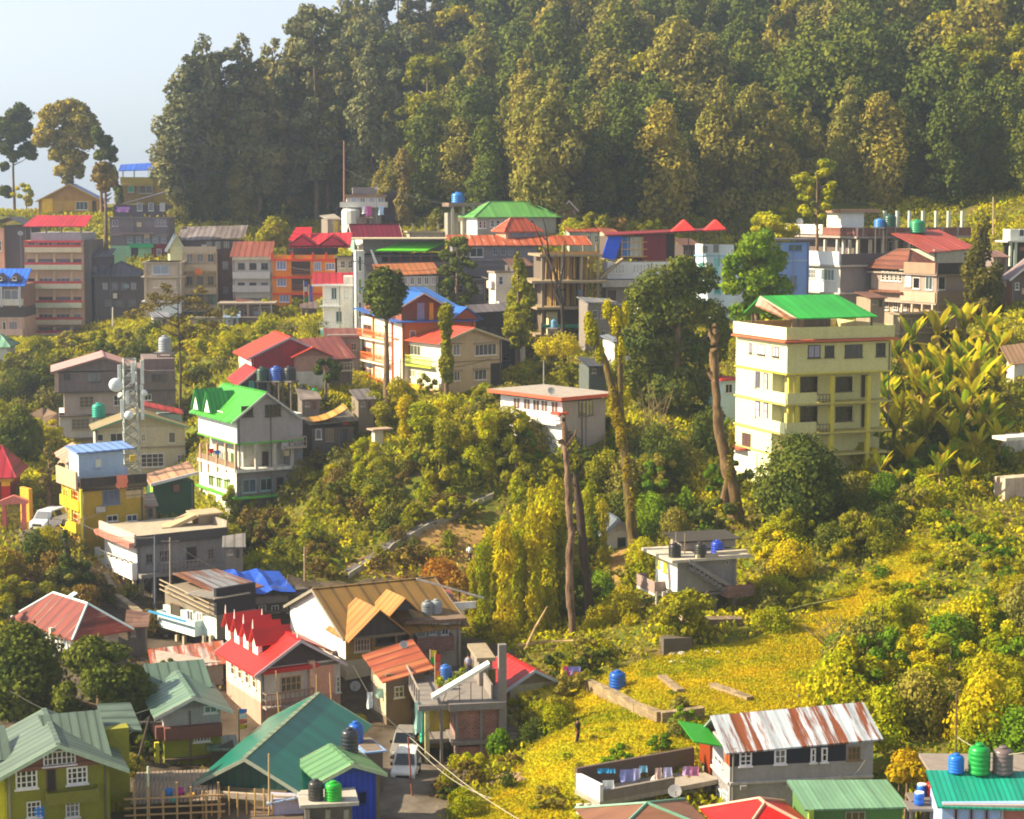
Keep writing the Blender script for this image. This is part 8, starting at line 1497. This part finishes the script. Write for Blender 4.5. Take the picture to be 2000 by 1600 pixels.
pole(252, 1400, 1545, 31, .1, '#4a3c30', 'leaning dark pole between olive and lime houses', x1=292, arms=1); pole(1868, 1350, 1500, 33, .06, '#6a4a3c', 'rusty rod pole above the blue barrel'); pole(1562, 1358, 1412, 28, .1, '#3c68b0', 'blue post by the striped tin roof', x1=1560); pole(1575, 1365, 1412, 28, .07, '#a8a8a0', 'short grey post right of the blue post')
pole(547, 1310, 1392, 27.2, .06, '#c8a468', 'bamboo pole leaning on the red dormer house', 'bamboo_pole', x1=539); pole(618, 1318, 1372, 27.2, .05, '#c8a468', 'left thin bamboo pole on the pink side wall', 'bamboo_pole'); pole(650, 1315, 1380, 27.2, .05, '#c8a468', 'right thin bamboo pole on the pink side wall', 'bamboo_pole', x1=644); pole(220, 600, 655, 13, .12, '#c8c4bc', 'short white post below the slate house')
for (a, b_, lab) in (((800,1440,30.5),(1085,1640,35),'thick pale cable sagging from the alley pole to the bottom edge'),((806,1455,30.5),(960,1560,32),'thin cable below the thick one'),((985,1350,27),(935,1430,28),'grey cable on the brick building'),((0,1430,33),(292,1385,31),'upper dark cable at the left'),((170,1462,33),(290,1400,31),'lower dark cable at the left'),((96,1012,21.8),(200,1000,21),'cable across the road by the yellow building'),((1870,1440,33),(2000,1470,36),'cable over the bright tanks'),((1640,1515,33),(1690,1485,32),'cable on the long grey house wall')):
    A = P(*a); Bq = P(*b_); m = M(); m.tube([A.lerp(Bq, t / 10) - Vector((0, 0, .5 * math.sin(math.pi * t / 10))) for t in range(11)], .025, 4); tag(m.build('cable', plain('#a89c88')), lab, 'cable')
# concrete channel
ch = [(680,1128,21.6),(720,1102,21.2),(758,1078,20.9),(766,1070,20.8),(800,1050,20.5),(830,1034,20.2),(836,1028,20.2),(870,1018,19.9),(905,1000,19.6),(935,984,19.3),(962,968,19.1)]
q = [G(x, y) or P(x, y, s_) for x, y, s_ in ch]; q = [v + Vector((0, 0, .45)) for v in q]
e = empty('drain_channel', q[0], 0, 'long stepped concrete drain running diagonally up the dry slope', 'drain'); m1 = M(); m2 = M()
for i in range(len(q) - 1):
    a, b_ = q[i] - q[0], q[i+1] - q[0]; d = (b_ - a).normalized(); n = Vector((d.y, -d.x, 0)).normalized()
    m1.ext([a - n * .03, a + n * .12, b_ + n * .12, b_ - n * .03], (0, 0, -1.0)); m2.ext([a + n * -.8, a + n * -.04, b_ + n * -.04, b_ + n * -.8], (0, 0, -.85))
m1.build('kerb_wall', wall('#a8a294', .5), e); m2.build('channel_bed', wall('#5c5658', .3), e)
# stairs near brick building
e = empty('steps', P(1004, 1490, 28.4), .15, 'concrete steps climbing beside the brick building', 'steps'); m = M()
for i in range(12): m.box(-.8, .8, i * .35, i * .35 + .34, -1, i * .2)
m.build('flight', wall('#9a8c80', .4), e)
# vehicles
def car(loc, az, label, c, kind='van', cat='van', L_=4.3, W_=1.65, H_=1.85):
    e = empty(kind, loc, az, label, cat); h = W_ / 2; m = M()
    prof = [(0, .35), (0, .95), (.15, 1.02), (.75, 1.12), (1.35, H_ - .05), (1.6, H_), (L_ - .35, H_), (L_ - .02, H_ - .3), (L_, .35)] if kind == 'van' else [(0, .4), (0, .9), (.12, .98), (1.15, 1.1), (1.75, H_ - .05), (2.0, H_), (L_ - .5, H_), (L_ - .05, 1.1), (L_, .4)]
    ins = [0, 0, 0, 0, .13, .15, .15, .08, 0]; n = len(prof); vs = [(-h + i_, y, z) for (y, z), i_ in zip(prof, ins)] + [(h - i_, y, z) for (y, z), i_ in zip(prof, ins)]
    m.add(vs, [tuple(range(n-1, -1, -1)), tuple(range(n, 2*n))] + [(i, (i+1) % n, n + (i+1) % n, n + i) for i in range(n)]); body = m.build('body', plain(c, .25), e)
    bv = body.modifiers.new('b', 'BEVEL'); bv.width = .06; bv.segments = 2
    y0, z0, y1, z1 = prof[3][0], prof[3][1], prof[4][0], prof[4][1]; g = glass('#141a22')
    M().ext([(-h + .12, y0 + .02, z0 + .05), (h - .12, y0 + .02, z0 + .05), (h - .22, y1 - .04, z1 - .06), (-h + .22, y1 - .04, z1 - .06)], (0, -.03, .03)).build('windscreen', g, e)
    for s_ in (-1, 1):
        M().ext([(s_ * (h + .005), y1 + -.25, z0 + .08), (s_ * (h + .005), L_ - .3, z0 + .08), (s_ * (h - .12), L_ - .5, H_ - .12), (s_ * (h - .12), y1 + .15, H_ - .12)], (s_ * .02, 0, .005)).build('side_window', g, e)
        M().box(s_ * (h - .42), s_ * (h - .1), -.04, .03, .68, .86).build('headlight', plain('#f4f4f0', .1), e); M().box(s_ * (h + .02), s_ * (h + .17), y0 + .1, y0 + .22, z0 - .02, z0 + .18).build('mirror', plain('#1a1a1a'), e)
        for yy in (.75, L_ - .85):
            w_ = M().lathe([(.33, -.1), (.36, -.06), (.36, .06), (.33, .1)], 16).build('wheel', plain('#151515', .8), e, True); w_.matrix_local = Matrix.Translation((s_ * (h - .08), yy, .36)) @ Matrix.Rotation(R(90), 4, 'Y'); M().lathe([(.2, -.115), (.2, .115)], 12).build('rim', plain('#8a8c8e', .3), w_)
    M().box(-h + .02, h - .02, -.08, .04, .36, .54).build('bumper', plain('#2a2a2c' if kind != 'van' else '#c8c8c8'), e); M().box(-.45, .45, -.05, .0, .6, .8).build('grille', plain('#1c1e20'), e); M().box(-.25, .25, -.1, -.06, .4, .52).build('number_plate', plain('#d8c81c' if kind == 'van' else '#e8e8e0'), e); return e
car(P(73, 1041, 21.6), R(-14), 'white van parked on the road facing the viewer beside the orange wall', '#dfe0e0')
car(P(786, 1538, 29.8), R(-4), 'white off road car with dark windscreen parked in the alley', '#e8e4d8', 'car', 'car', 4.0, 1.6, 1.85)
car(P(784, 1492, 28.2), R(-4), 'grey car with roof rack parked behind the white one in the alley', '#8a8580', 'car', 'car', 4.0, 1.6, 1.8)
# laundry and cloths
def cloth(px, py, s_, w_, h_, c, label, group, az=0.1, wav=.12, name='hanging_cloth'):
    r = random.Random(int(px * 7 + py)); nx_, nz_ = 7, 5; vs = []
    for j in range(nz_):
        for i in range(nx_): vs.append(((i / (nx_-1) - .5) * w_ * (1 + .08 * j * r.uniform(-1, 1)), wav * math.sin(i * 1.7 + j * .4) * j / nz_, -h_ * j / (nz_-1) * (1 + .06 * math.sin(i * 2.1))))
    m = M().add(vs, [(j*nx_+i, j*nx_+i+1, (j+1)*nx_+i+1, (j+1)*nx_+i) for j in range(nz_-1) for i in range(nx_-1)]); m.add([(x, y + .015, z) for x, y, z in vs], [((j+1)*nx_+i, (j+1)*nx_+i+1, j*nx_+i+1, j*nx_+i) for j in range(nz_-1) for i in range(nx_-1)])
    o = m.build(name, plain(c, .9), None, True); o.location = P(px, py, s_); o.rotation_euler = (0, 0, az); return tag(o, label, 'cloth', group)
ga = 'washing on the line over the flat terrace'
for px, py, w_, h_, c, lab in [(1178,1501,.7,.3,'#2c8cc0','turquoise garment at the left end of the terrace washing line'),(1196,1502,.35,.25,'#3c9cd0','small blue garment second on the terrace line'),(1226,1503,.9,.75,'#8c90d0','lavender shirt on the terrace washing line'),(1243,1501,.4,.7,'#b8b4e0','pale striped garment beside the lavender shirt'),(1256,1496,.5,.4,'#7cb8d8','pale blue cloth on the terrace line'),(1286,1500,.4,.7,'#dcb8b0','peach garment on the terrace line'),(1304,1499,.5,.6,'#c8c4e8','pale towel on the terrace line'),(1342,1497,.5,.55,'#c89ac8','mauve cloth near the terrace line end'),(1355,1497,.6,.6,'#d880a8','pink cloth at the right end of the terrace line'),(1188,1524,.7,.8,'#f4f4f4','white sheet over the terrace wall')]:
    cloth(px, py, 32.5, w_, h_, c, lab, ga)
gy2 = 'washing on the yellow building terrace'
b = bld(163, 952)
for px, w_, h_, c, lab in [(180,.9,.5,'#e8eef4','white cloth left on the yellow building line'),(200,1.3,1.2,'#6aa4dc','sky blue sheet on the yellow building line'),(221,1.1,1.0,'#c4c4d4','pale grey sheet on the yellow building line'),(240,1.0,.8,'#ccd0ec','pale lilac sheet on the yellow building line'),(238,1.0,1.2,'#e08060','salmon cloth hung over the dark parapet')]:
    cloth(px, 912 if px != 238 else 928, 20.3 if px != 238 else 21.3, w_, h_, c, lab, gy2, .5)
for px, py, s_, w_, h_, c, lab in [(1101,1298,26.2,.5,.8,'#e8c81c','yellow cloth beside the maroon roof'),(1108,1302,26.2,.5,.7,'#e040a0','magenta cloth beside the maroon roof'),(1122,1302,26.2,.9,.6,'#9a9ae0','lilac cloth beside the maroon roof'),(1130,1312,26.2,.8,.4,'#f09030','orange cloth beside the maroon roof'),(720,403,12,.9,1.6,'#c85a9a','pink sheet on the white balconied house'),(744,403,12,.9,1.4,'#b8d8f0','pale blue sheet on the white balconied house'),(712,403,12,.8,1.2,'#e8e8f0','white sheet on the white balconied house'),(519,558,13,1.0,1.3,'#e07878','coral cloth on the grey flats'),(387,525,13,1.0,.9,'#f08020','orange cloth on the cream flats balcony'),(240,404,11.6,2.0,.9,'#c084c8','lilac sheet on the rooftop clutter'),(827,1378,28,.6,2.6,'#3cc8a8','long turquoise sheet hanging on the brick building'),(817,1372,28.2,.5,2.2,'#a8dcd0','pale sheet beside the long turquoise one'),(676,822,18.4,.6,1.5,'#e86838','orange cloth by the dark wooden shack'),(683,845,18.4,.8,.7,'#3c8cd0','blue bundle cloth by the dark wooden shack'),(412,876,18.9,.5,.5,'#d82828','red garment on the white and green veranda'),(424,880,18.9,.6,.4,'#4878c0','blue garment on the white and green veranda'),(722,1352,27.2,.4,1.2,'#e8f4f4','white strip of cloth beside the tall green sheet'),(745,1345,27,.8,.7,'#b8e0c8','mint garments under the rusty alley roof'),(1365,618,20.2,.1,.1,'#fff','')][:-1]:
    cloth(px, py, s_, w_, h_, c, lab, None, .1)
def flag(px, y0, y1, s_, cs, label, w_=.5):
    e = empty('prayer_flag', P(px, y1, s_), .3, label, 'flag'); h = (y1 - y0) / s_; z0 = -.05 if 'rooftop' in label else min(-.3, Zt(e.location.x, e.location.y) - e.location.z - .4); M().tube([(0, 0, z0), (0, 0, h)], .05, 5).build('flagpole', plain('#a89478'), e); n = len(cs)
    for i, c in enumerate(cs):
        z1, z0 = h * (.97 - .8 * i / n), h * (.97 - .8 * (i + 1) / n); m = M(); m.ext([(.05, 0, z0), (.05 + w_, .08, z0 + .05), (.05 + w_, -.06, z1 - .03), (.05, 0, z1)], (0, .02, 0)); m.build('flag_cloth', plain(c, .8), e)
flag(653, 430, 480, 12.6, ['#e8c418', '#e8c418'], 'long yellow vertical flag beside the red peaked roof'); flag(594, 548, 612, 13.2, ['#3c50a8', '#c8c8d0', '#c02828', '#2c8a3c', '#d8c020'], 'many coloured vertical flag before the orange building'); flag(604, 556, 620, 13.3, ['#4c5cc0', '#5464c8', '#3848a8'], 'violet blue vertical flag right of the many coloured one')
flag(467, 1382, 1434, 29.5, ['#4c80c8', '#e8e4e0', '#e07060', '#e0c820'], 'faded striped flag behind the sage roofed house'); flag(841, 1268, 1320, 27.2, ['#e8c818', '#1fc030', '#e07020'], 'yellow and green flag on the rooftop garden', .4); flag(850, 1275, 1336, 27.4, ['#c83020', '#c85a48', '#e08030'], 'reddish flag on the rooftop garden', .35)
# potted plants and flowers
pp = empty('potted_plant', (0, 0, 0)); c1 = M().lathe([(.18, 0), (.24, .35), (.26, .38)], 10).build('pot', plain('#a8603c'), pp, True); fm = leaf('#5c8a20', '#a8b020', .3, c3='#e8c020', nsc=2.0); c2 = mobj('foliage', leafmesh('pot_leaves', [(0, 0, .75, .35, .35, .4)], 260, .09, 5, fm), pp); kids(pp, c1, c2)
k = 0
for px, py, s_, lab in [(880,1352,27.2,'potted plant at the left of the rooftop garden'),(892,1340,26.9,'potted plant beside the blue drum of the rooftop garden'),(903,1330,26.6,'potted plant in the middle of the rooftop garden'),(916,1318,26.3,'potted plant near the stair room of the rooftop garden'),(925,1305,26,'tall potted plant at the back of the rooftop garden'),(860,1348,27.3,'potted plant at the front corner of the rooftop garden'),(618,1322,27,'potted plant on the red dormer house terrace, left'),(632,1322,27,'potted plant on the red dormer house terrace, middle'),(645,1322,27,'potted plant on the red dormer house terrace, right'),(478,884,18.8,'potted plant on the grey veranda'),(1574,470,14.8,'potted plant on the white parapet'),(75,494,12.6,'potted plant on the top red balcony, left'),(100,494,12.6,'potted plant on the top red balcony, middle'),(140,494,12.6,'potted plant on the top red balcony, right')]:
    put(pp, P(px, py, s_), .85, label=lab, cat='potted plant', group='potted plants')
fo = leaf('#9c8418', '#c8a41c', .3, nsc=1.5)
for px, py, s_, r, lab, n, mt in [(1770,1500,33.5,.8,'orange flowering bush beside the sea green roof',1500,fo),(1795,1520,34,.8,'small orange blossom clump by the drums',900,fo),(1755,1522,34,.7,'low yellow blossom clump behind the dull green roof',700,fo),(860,1138,21.8,1.7,'rusty brown shrub above the white stepped wall',1700,leaf('#8a5a24', '#a87c2c', .3)),(895,1150,22,1.2,'tawny shrub at the right of the white stepped wall',1100,leaf('#8c6428', '#a08430', .3)),(1100,690,16.5,1.8,'yellow blossom bush under the concrete skeleton',1500,leaf('#a8a01c', '#e0c820', .3)),(1068,692,16.4,1.6,'pale yellow bush left under the concrete skeleton',1400,leaf('#a8a01c', '#e0c820', .3))]:
    o = mobj('flowering_bush', leafmesh('blossom', [(0, 0, r * .5, r, r, r * .8), (r * .6, 0, r * .3, r * .6, r * .6, r * .5)], n, .13, int(px), mt)); o.location = P(px, py, s_); tag(o, lab, 'bush'); z_ = Zt(o.location.x, o.location.y) - o.location.z; M().tube([(0, 0, z_ - .3), (.1, 0, z_ * .4), (0, 0, r * .5)], [.12, .1, .05], 6).build('stem', bark(), o, True) if z_ < -.5 else None
# drums, rocks, rubble
for px, py, s_, c, lab in [(1795,1572,35,'#1c5cc0','left blue plastic drum by the sea green roof'),(1815,1573,35,'#1c50b0','right blue plastic drum by the sea green roof'),(1800,1556,34.6,'#2464c8','blue plastic drum standing behind the other two'),(1818,1554,34.6,'#d82418','red plastic drum beside the sea green roof')]:
    e = empty('plastic_drum', P(px, py, s_), 0, lab, 'drum'); M().lathe([(.24, 0), (.28, .05), (.28, .3), (.26, .33), (.28, .36), (.28, .62), (.25, .68)], 14).build('barrel', plain(c, .35), e, True); M().lathe([(.25, .68), (.26, .74)], 14).build('rim', plain('#e8e4dc' if c != '#d82418' else '#c02018'), e)
def rock(px, py, s_, r, c, label, name='rock', group=None, loc=None):
    rr = random.Random(int(px + py)); m = M(); n = 9; vs = []; fs = []
    for j in range(6):
        for i in range(n):
            a = 6.283 * i / n; el = -1.4 + 2.8 * j / 5; k = r * (1 + rr.uniform(-.22, .22)); vs.append((math.cos(a) * math.cos(el) * k * 1.2, math.sin(a) * math.cos(el) * k, math.sin(el) * k * .7))
    for j in range(5):
        for i in range(n): fs.append((j*n+i, j*n+(i+1) % n, (j+1)*n+(i+1) % n, (j+1)*n+i))
    fs += [tuple(range(n-1, -1, -1)), tuple(range(5*n, 6*n))]; o = m.add(vs, fs).build(name, wall(c, .5)); o.location = loc or (G(px, py) or P(px, py, s_)); tag(o, label, 'rock', group)
rk = random.Random(3)
for i in range(26): x = rk.uniform(630, 760); rock(x, 935 - (x - 630) * .35 + rk.uniform(-12, 12), 18.8, rk.uniform(.15, .38), '#a08c7c', 'small stone in the rubble strip right of the white and green building', group='rubble stones')
for i in range(22): rock(rk.uniform(930, 1020), rk.uniform(1500, 1545), 29, rk.uniform(.12, .3), '#a88868', 'small stone on the earthy bank below the brick building', group='bank stones')
for i in range(10): rock(rk.uniform(1290, 1420), rk.uniform(1268, 1300), 26, rk.uniform(.12, .3), '#cfc4b0', 'pale stone on the grass below the small concrete house', group='pale stones on the grass')
for i in range(14): rock(rk.uniform(120, 470), rk.uniform(655, 690), 14.5, rk.uniform(.25, .5), '#c8bca8', 'pale stone on the far left slope', group='pale stones on the far slope')
rock(85, 830, 17.5, 3.0, '#8a7058', 'big brown rock outcrop left of the stone clad block', 'rock_outcrop'); rock(885, 1122, 21.3, .9, '#c8b494', 'pale fallen log pile rock left of the creeper columns')
# terrace walls on the lawn
for pts_, lab in (([(1150,1345),(1200,1370),(1245,1395),(1290,1410),(1340,1405),(1372,1400)], 'dry stone terrace wall edging the golden lawn'), ([(1292,1325),(1318,1345),(1330,1352)], 'short crumbling bank edge on the lawn'), ([(1390,1340),(1420,1352),(1465,1368)], 'low brick edged step in the golden lawn')):
    q = [G(x, y) for x, y in pts_]; q = [v for v in q if v]
    if len(q) < 2: continue
    e = empty('terrace_wall', q[0], 0, lab, 'wall'); m = M()
    for a, b_ in zip(q[:-1], q[1:]):
        a = a - q[0]; b_ = b_ - q[0]; d = (b_ - a).normalized(); n = Vector((d.y, -d.x, 0)).normalized() * .3; hh = .75 if 'dry' in lab else .3
        m.ext([a + Vector((0, 0, hh)) - n, a + Vector((0, 0, hh)) + n, b_ + Vector((0, 0, hh)) + n, b_ + Vector((0, 0, hh)) - n], (0, 0, -2))
    m.build('stonework', brick('#a8906c', '#7c6a50', 1.4), e)
# footpath post, small huts, logs
for px, py, s_, L_, az, lab in [(1010,1262,24.4,4.5,.1,'pale fallen log crossing the creeper columns'),(1025,1270,24.4,4,1.1,'upright tilting pale log beside the maroon roof'),(1505,1160,24.6,6,.25,'long mossy fallen trunk right of the small concrete house'),(990,1110,21.2,2.5,.3,'pale cut log on the dry slope')]:
    g = P(px, py, s_); g.z = min(g.z, Zt(g.x, g.y) + .6); d = Vector((math.cos(az), 0, math.sin(az))); e = empty('log', g, 0, lab, 'log'); M().tube([Vector((0, 0, 0)), d * L_ * .5 + Vector((0, 0, .15)), d * L_], [.14, .12, .07], 7).build('stem', bark('#8a7048', '#c8a878') if 'mossy' not in lab else bark('#3c3c18', '#6c6a28'), e, True)
# person on the dry slope
def person(loc, az, label, top, legs, hair='#1c1614'):
    e = empty('person', loc, az, label, 'person'); me = bpy.data.meshes.new('body')
    V_ = [(0,0,.92),(0,0,1.12),(0,.01,1.36),(0,0,1.5),(0,-.02,1.62), (.1,0,.88),(.11,-.04,.5),(.12,.02,.08),(.12,-.12,.04), (-.1,0,.88),(-.11,.05,.5),(-.12,.12,.1),(-.12,0,.05), (.19,0,1.38),(.26,.02,1.12),(.24,-.12,.9),(-.19,0,1.38),(-.27,.03,1.12),(-.25,-.1,.9)]
    E_ = [(0,1),(1,2),(2,3),(3,4),(0,5),(5,6),(6,7),(7,8),(0,9),(9,10),(10,11),(11,12),(2,13),(13,14),(14,15),(2,16),(16,17),(17,18)]
    me.from_pydata(V_, E_, []); o = bpy.data.objects.new('body', me); col.objects.link(o); o.parent = e; sk = o.modifiers.new('s', 'SKIN'); rr = [.14,.13,.15,.055,.1,.1,.065,.045,.04,.1,.065,.045,.04,.06,.045,.035,.06,.045,.035]
    for v, r_ in zip(me.skin_vertices[0].data, rr): v.radius = (r_, r_)
    me.skin_vertices[0].data[0].use_root = True; o.modifiers.new('u', 'SUBSURF').levels = 1; me.materials.append(plain('#9a6a4c'))
    M().lathe([(.17, .9), (.19, 1.1), (.22, 1.36), (.12, 1.46)], 12).build('shirt', plain(top, .9), e, True)
    for s_ in (-1, 1): M().tube([(s_ * .1, 0, .95), (s_ * .11, -.02, .5), (s_ * .12, .04, .12)], [.12, .09, .07], 8).build('trouser_leg', plain(legs, .9), e, True); M().tube([(s_ * .19, 0, 1.4), (s_ * .265, .02, 1.12)], [.075, .06], 8).build('sleeve', plain(top, .9), e, True)
    M().lathe([(.02, 1.76), (.08, 1.74), (.108, 1.66), (.1, 1.6)][::-1], 12, (0, .02, 0)).build('hair', plain(hair, .9), e, True)
person(G(917, 1098) or P(917, 1098, 20.8), .4, 'person in white shirt and dark trousers standing on the dry slope by the creeper columns', '#f0f0f0', '#1c2440')
person(P(1128, 1452, 29.4), 1.2, 'person in dark clothes at the bush edge of the golden slope', '#2a2420', '#1c1816')
person(onroof(bld(890, 1374), 915, 1312) if False else P(915, 1322, 26.4), -.3, 'person in grey shirt among the rooftop garden plants', '#8c8ca0', '#2c3450')

# overhead cables across the town
for k, (a, b_, lab) in enumerate((((672,330,11.8),(900,404,12.6),'long cable from the tall mast pole to the blue tanks'),((697,510,15.2),(560,520,13.4),'cable from the grey pole to the orange building'),((697,512,15.2),(880,520,14),'cable from the grey pole past the lime green roof'),((782,705,17.8),(960,700,17.4),'cable from the pale pole over the beige house'),((782,708,17.8),(600,690,17.4),'cable from the pale pole to the red barn'),((332,1056,22.4),(560,1150,23),'cable from the wooden pole over the tarpaulin roof'),((302,1050,22.6),(120,1000,21.4),'cable from the thin grey pole to the yellow building'),((332,1058,22.4),(230,1190,25),'cable from the wooden pole down to the rusty roof'),((810,1442,31),(690,1300,26.6),'cable from the rusty pole up to the black tanks'),((810,1446,31),(880,1330,27.5),'cable from the rusty pole to the rooftop garden'),((252,1402,31),(20,1350,30),'cable from the leaning pole to the dark tree'),((1062,708,18),(1180,640,15.6),'cable over the terracotta edged bungalow'),((1562,1360,28),(1700,1290,26.5),'cable from the blue post into the thicket'),((1540,455,13.7),(1420,470,14.6),'cable between the white roof terrace and the cyan building'))):
    A = P(*a); Bq = P(*b_); m = M(); m.tube([A.lerp(Bq, t / 10) - Vector((0, 0, .9 * math.sin(math.pi * t / 10))) for t in range(11)], .03, 4); tag(m.build('cable', plain('#3c3834')), lab, 'cable')

for px, py, s_, r, lab, mt in [(180,1572,34,.8,'leafy green clump on the ground before the olive lime house',mGreen),(215,1580,34.5,.7,'pale flowering clump right of the olive lime house',mYG),(150,1590,35,.6,'small fern like clump under the olive lime house windows',mMoss),(350,1560,33,.4,'small potted greenery on the bamboo deck',mGreen),(700,1410,28,.5,'weedy tuft against the pink side wall',mMoss),(765,1400,27.6,.7,'dark weeds at the top of the alley',mDark)]:
    o = mobj('weed_clump', leafmesh('weeds', [(0, 0, r * .4, r, r, r * .7), (r * .7, .1, r * .3, r * .5, r * .5, r * .5)], 900, .09, int(px), mt)); o.location = P(px, py, s_); tag(o, lab, 'plant')
for k, (px, py, s_, w_, h_, c, lab) in enumerate([(330,1556,33.5,.5,.45,'#2c7ac0','blue bundle on the bamboo deck'),(352,1556,33.5,.5,.5,'#a82c7c','magenta cloth bundle on the bamboo deck'),(372,1560,33.5,.5,.3,'#d8a02c','yellow basin on the bamboo deck'),(340,1566,33.7,.5,.25,'#3c9a94','teal basin on the bamboo deck')]):
    M().lathe([(w_ * .35, 0), (w_ * .5, h_), (w_ * .44, h_), (w_ * .3, .04)], 12).build('basin' if 'basin' in lab else 'bundle', plain(c, .6), None, True); o = bpy.context.scene.collection.objects[-1]; o.location = P(px, py, s_); tag(o, lab, 'basin' if 'basin' in lab else 'bundle')

# set every loose thing down on the surface it stands on
bpy.context.view_layer.update(); dg_ = bpy.context.evaluated_depsgraph_get(); DN = Vector((0, 0, -1))
SOFT = ('crown', 'foliage', 'leaf', 'undergrowth', 'grass', 'dry_', 'brushwood', 'flowering', 'weed', 'cable', 'ivy', 'haze', 'hanging', 'branches', 'railing', 'pane', 'window')
def casts(o, q, d, n):
    own = set(o.children_recursive) | {o}; s0 = Vector(q); out = []
    for _ in range(n):
        h, loc, nn, i, ob, m_ = sc.ray_cast(dg_, q, d)
        if not h: break
        if ob not in own and not ob.name.startswith(SOFT): out.append(((loc - s0).length, loc.copy(), nn.z, ob))
        q = loc + d * .02
    return out
for o in [o for o in col.objects if o.parent is None and o.get('category') in ('water tank', 'satellite dish', 'potted plant', 'drum', 'bundle', 'basin', 'plant', 'person', 'flag')]:
    if o['category'] == 'flag' and 'rooftop' not in o['label']: continue
    v = o.location - CAM; L0 = v.length; d = v.normalized()
    c = [h for h in casts(o, CAM, d, 70) if abs(h[2]) > .8 and .93 < h[0] / L0 < 1.08 and 'wall' not in h[3].name]
    if c:
        h = min(c, key=lambda h: abs(h[0] - L0)); o.location = h[1]; o.scale = [q * h[0] / L0 for q in o.scale]; continue
    c = casts(o, o.location + Vector((0, 0, .4)), DN, 30); c = [h for h in c if abs(h[2]) > .5]
    gap = (c[0][0] - .4) if c else o.location.z - Zt(o.location.x, o.location.y)
    if gap < 1.6: o.location.z -= gap; continue
    if o['category'] in ('potted plant', 'plant', 'bundle', 'basin'):
        for ch_ in list(o.children_recursive): bpy.data.objects.remove(ch_)
        bpy.data.objects.remove(o); continue
    if o['category'] == 'satellite dish': M().tube([(0, 0, -gap), (0, 0, .1)], .05, 6).build('support_pole', plain('#6a6864'), o); continue
    w_ = .55; M().box(-.75, .75, -.75, .75, -.14, -.005).build('stand_top', plain('#7a7068'), o)
    for sx in (-w_, w_):
        for sy in (-w_, w_): M().box(sx - .07, sx + .07, sy - .07, sy + .07, -gap - .3, -.141).build('stand_leg', plain('#6a6058'), o)
# ---------------------------------------------------------------- haze
hz = M().box(-4300, 4300, -400, 6300, -60, 175).build('haze', None)
m = bpy.data.materials.new('haze'); m.use_nodes = True; N = m.node_tree.nodes; L = m.node_tree.links
for q in list(N):
    if q.type != 'OUTPUT_MATERIAL': N.remove(q)
v = N.new('ShaderNodeVolumePrincipled'); v.inputs['Density'].default_value = .0004; v.inputs['Color'].default_value = (.66, .77, 1.0, 1); v.inputs['Anisotropy'].default_value = .65
L.new(v.outputs[0], [q for q in N if q.type == 'OUTPUT_MATERIAL'][0].inputs['Volume'])
hz.data.materials.append(m); tag(hz, kind='stuff')
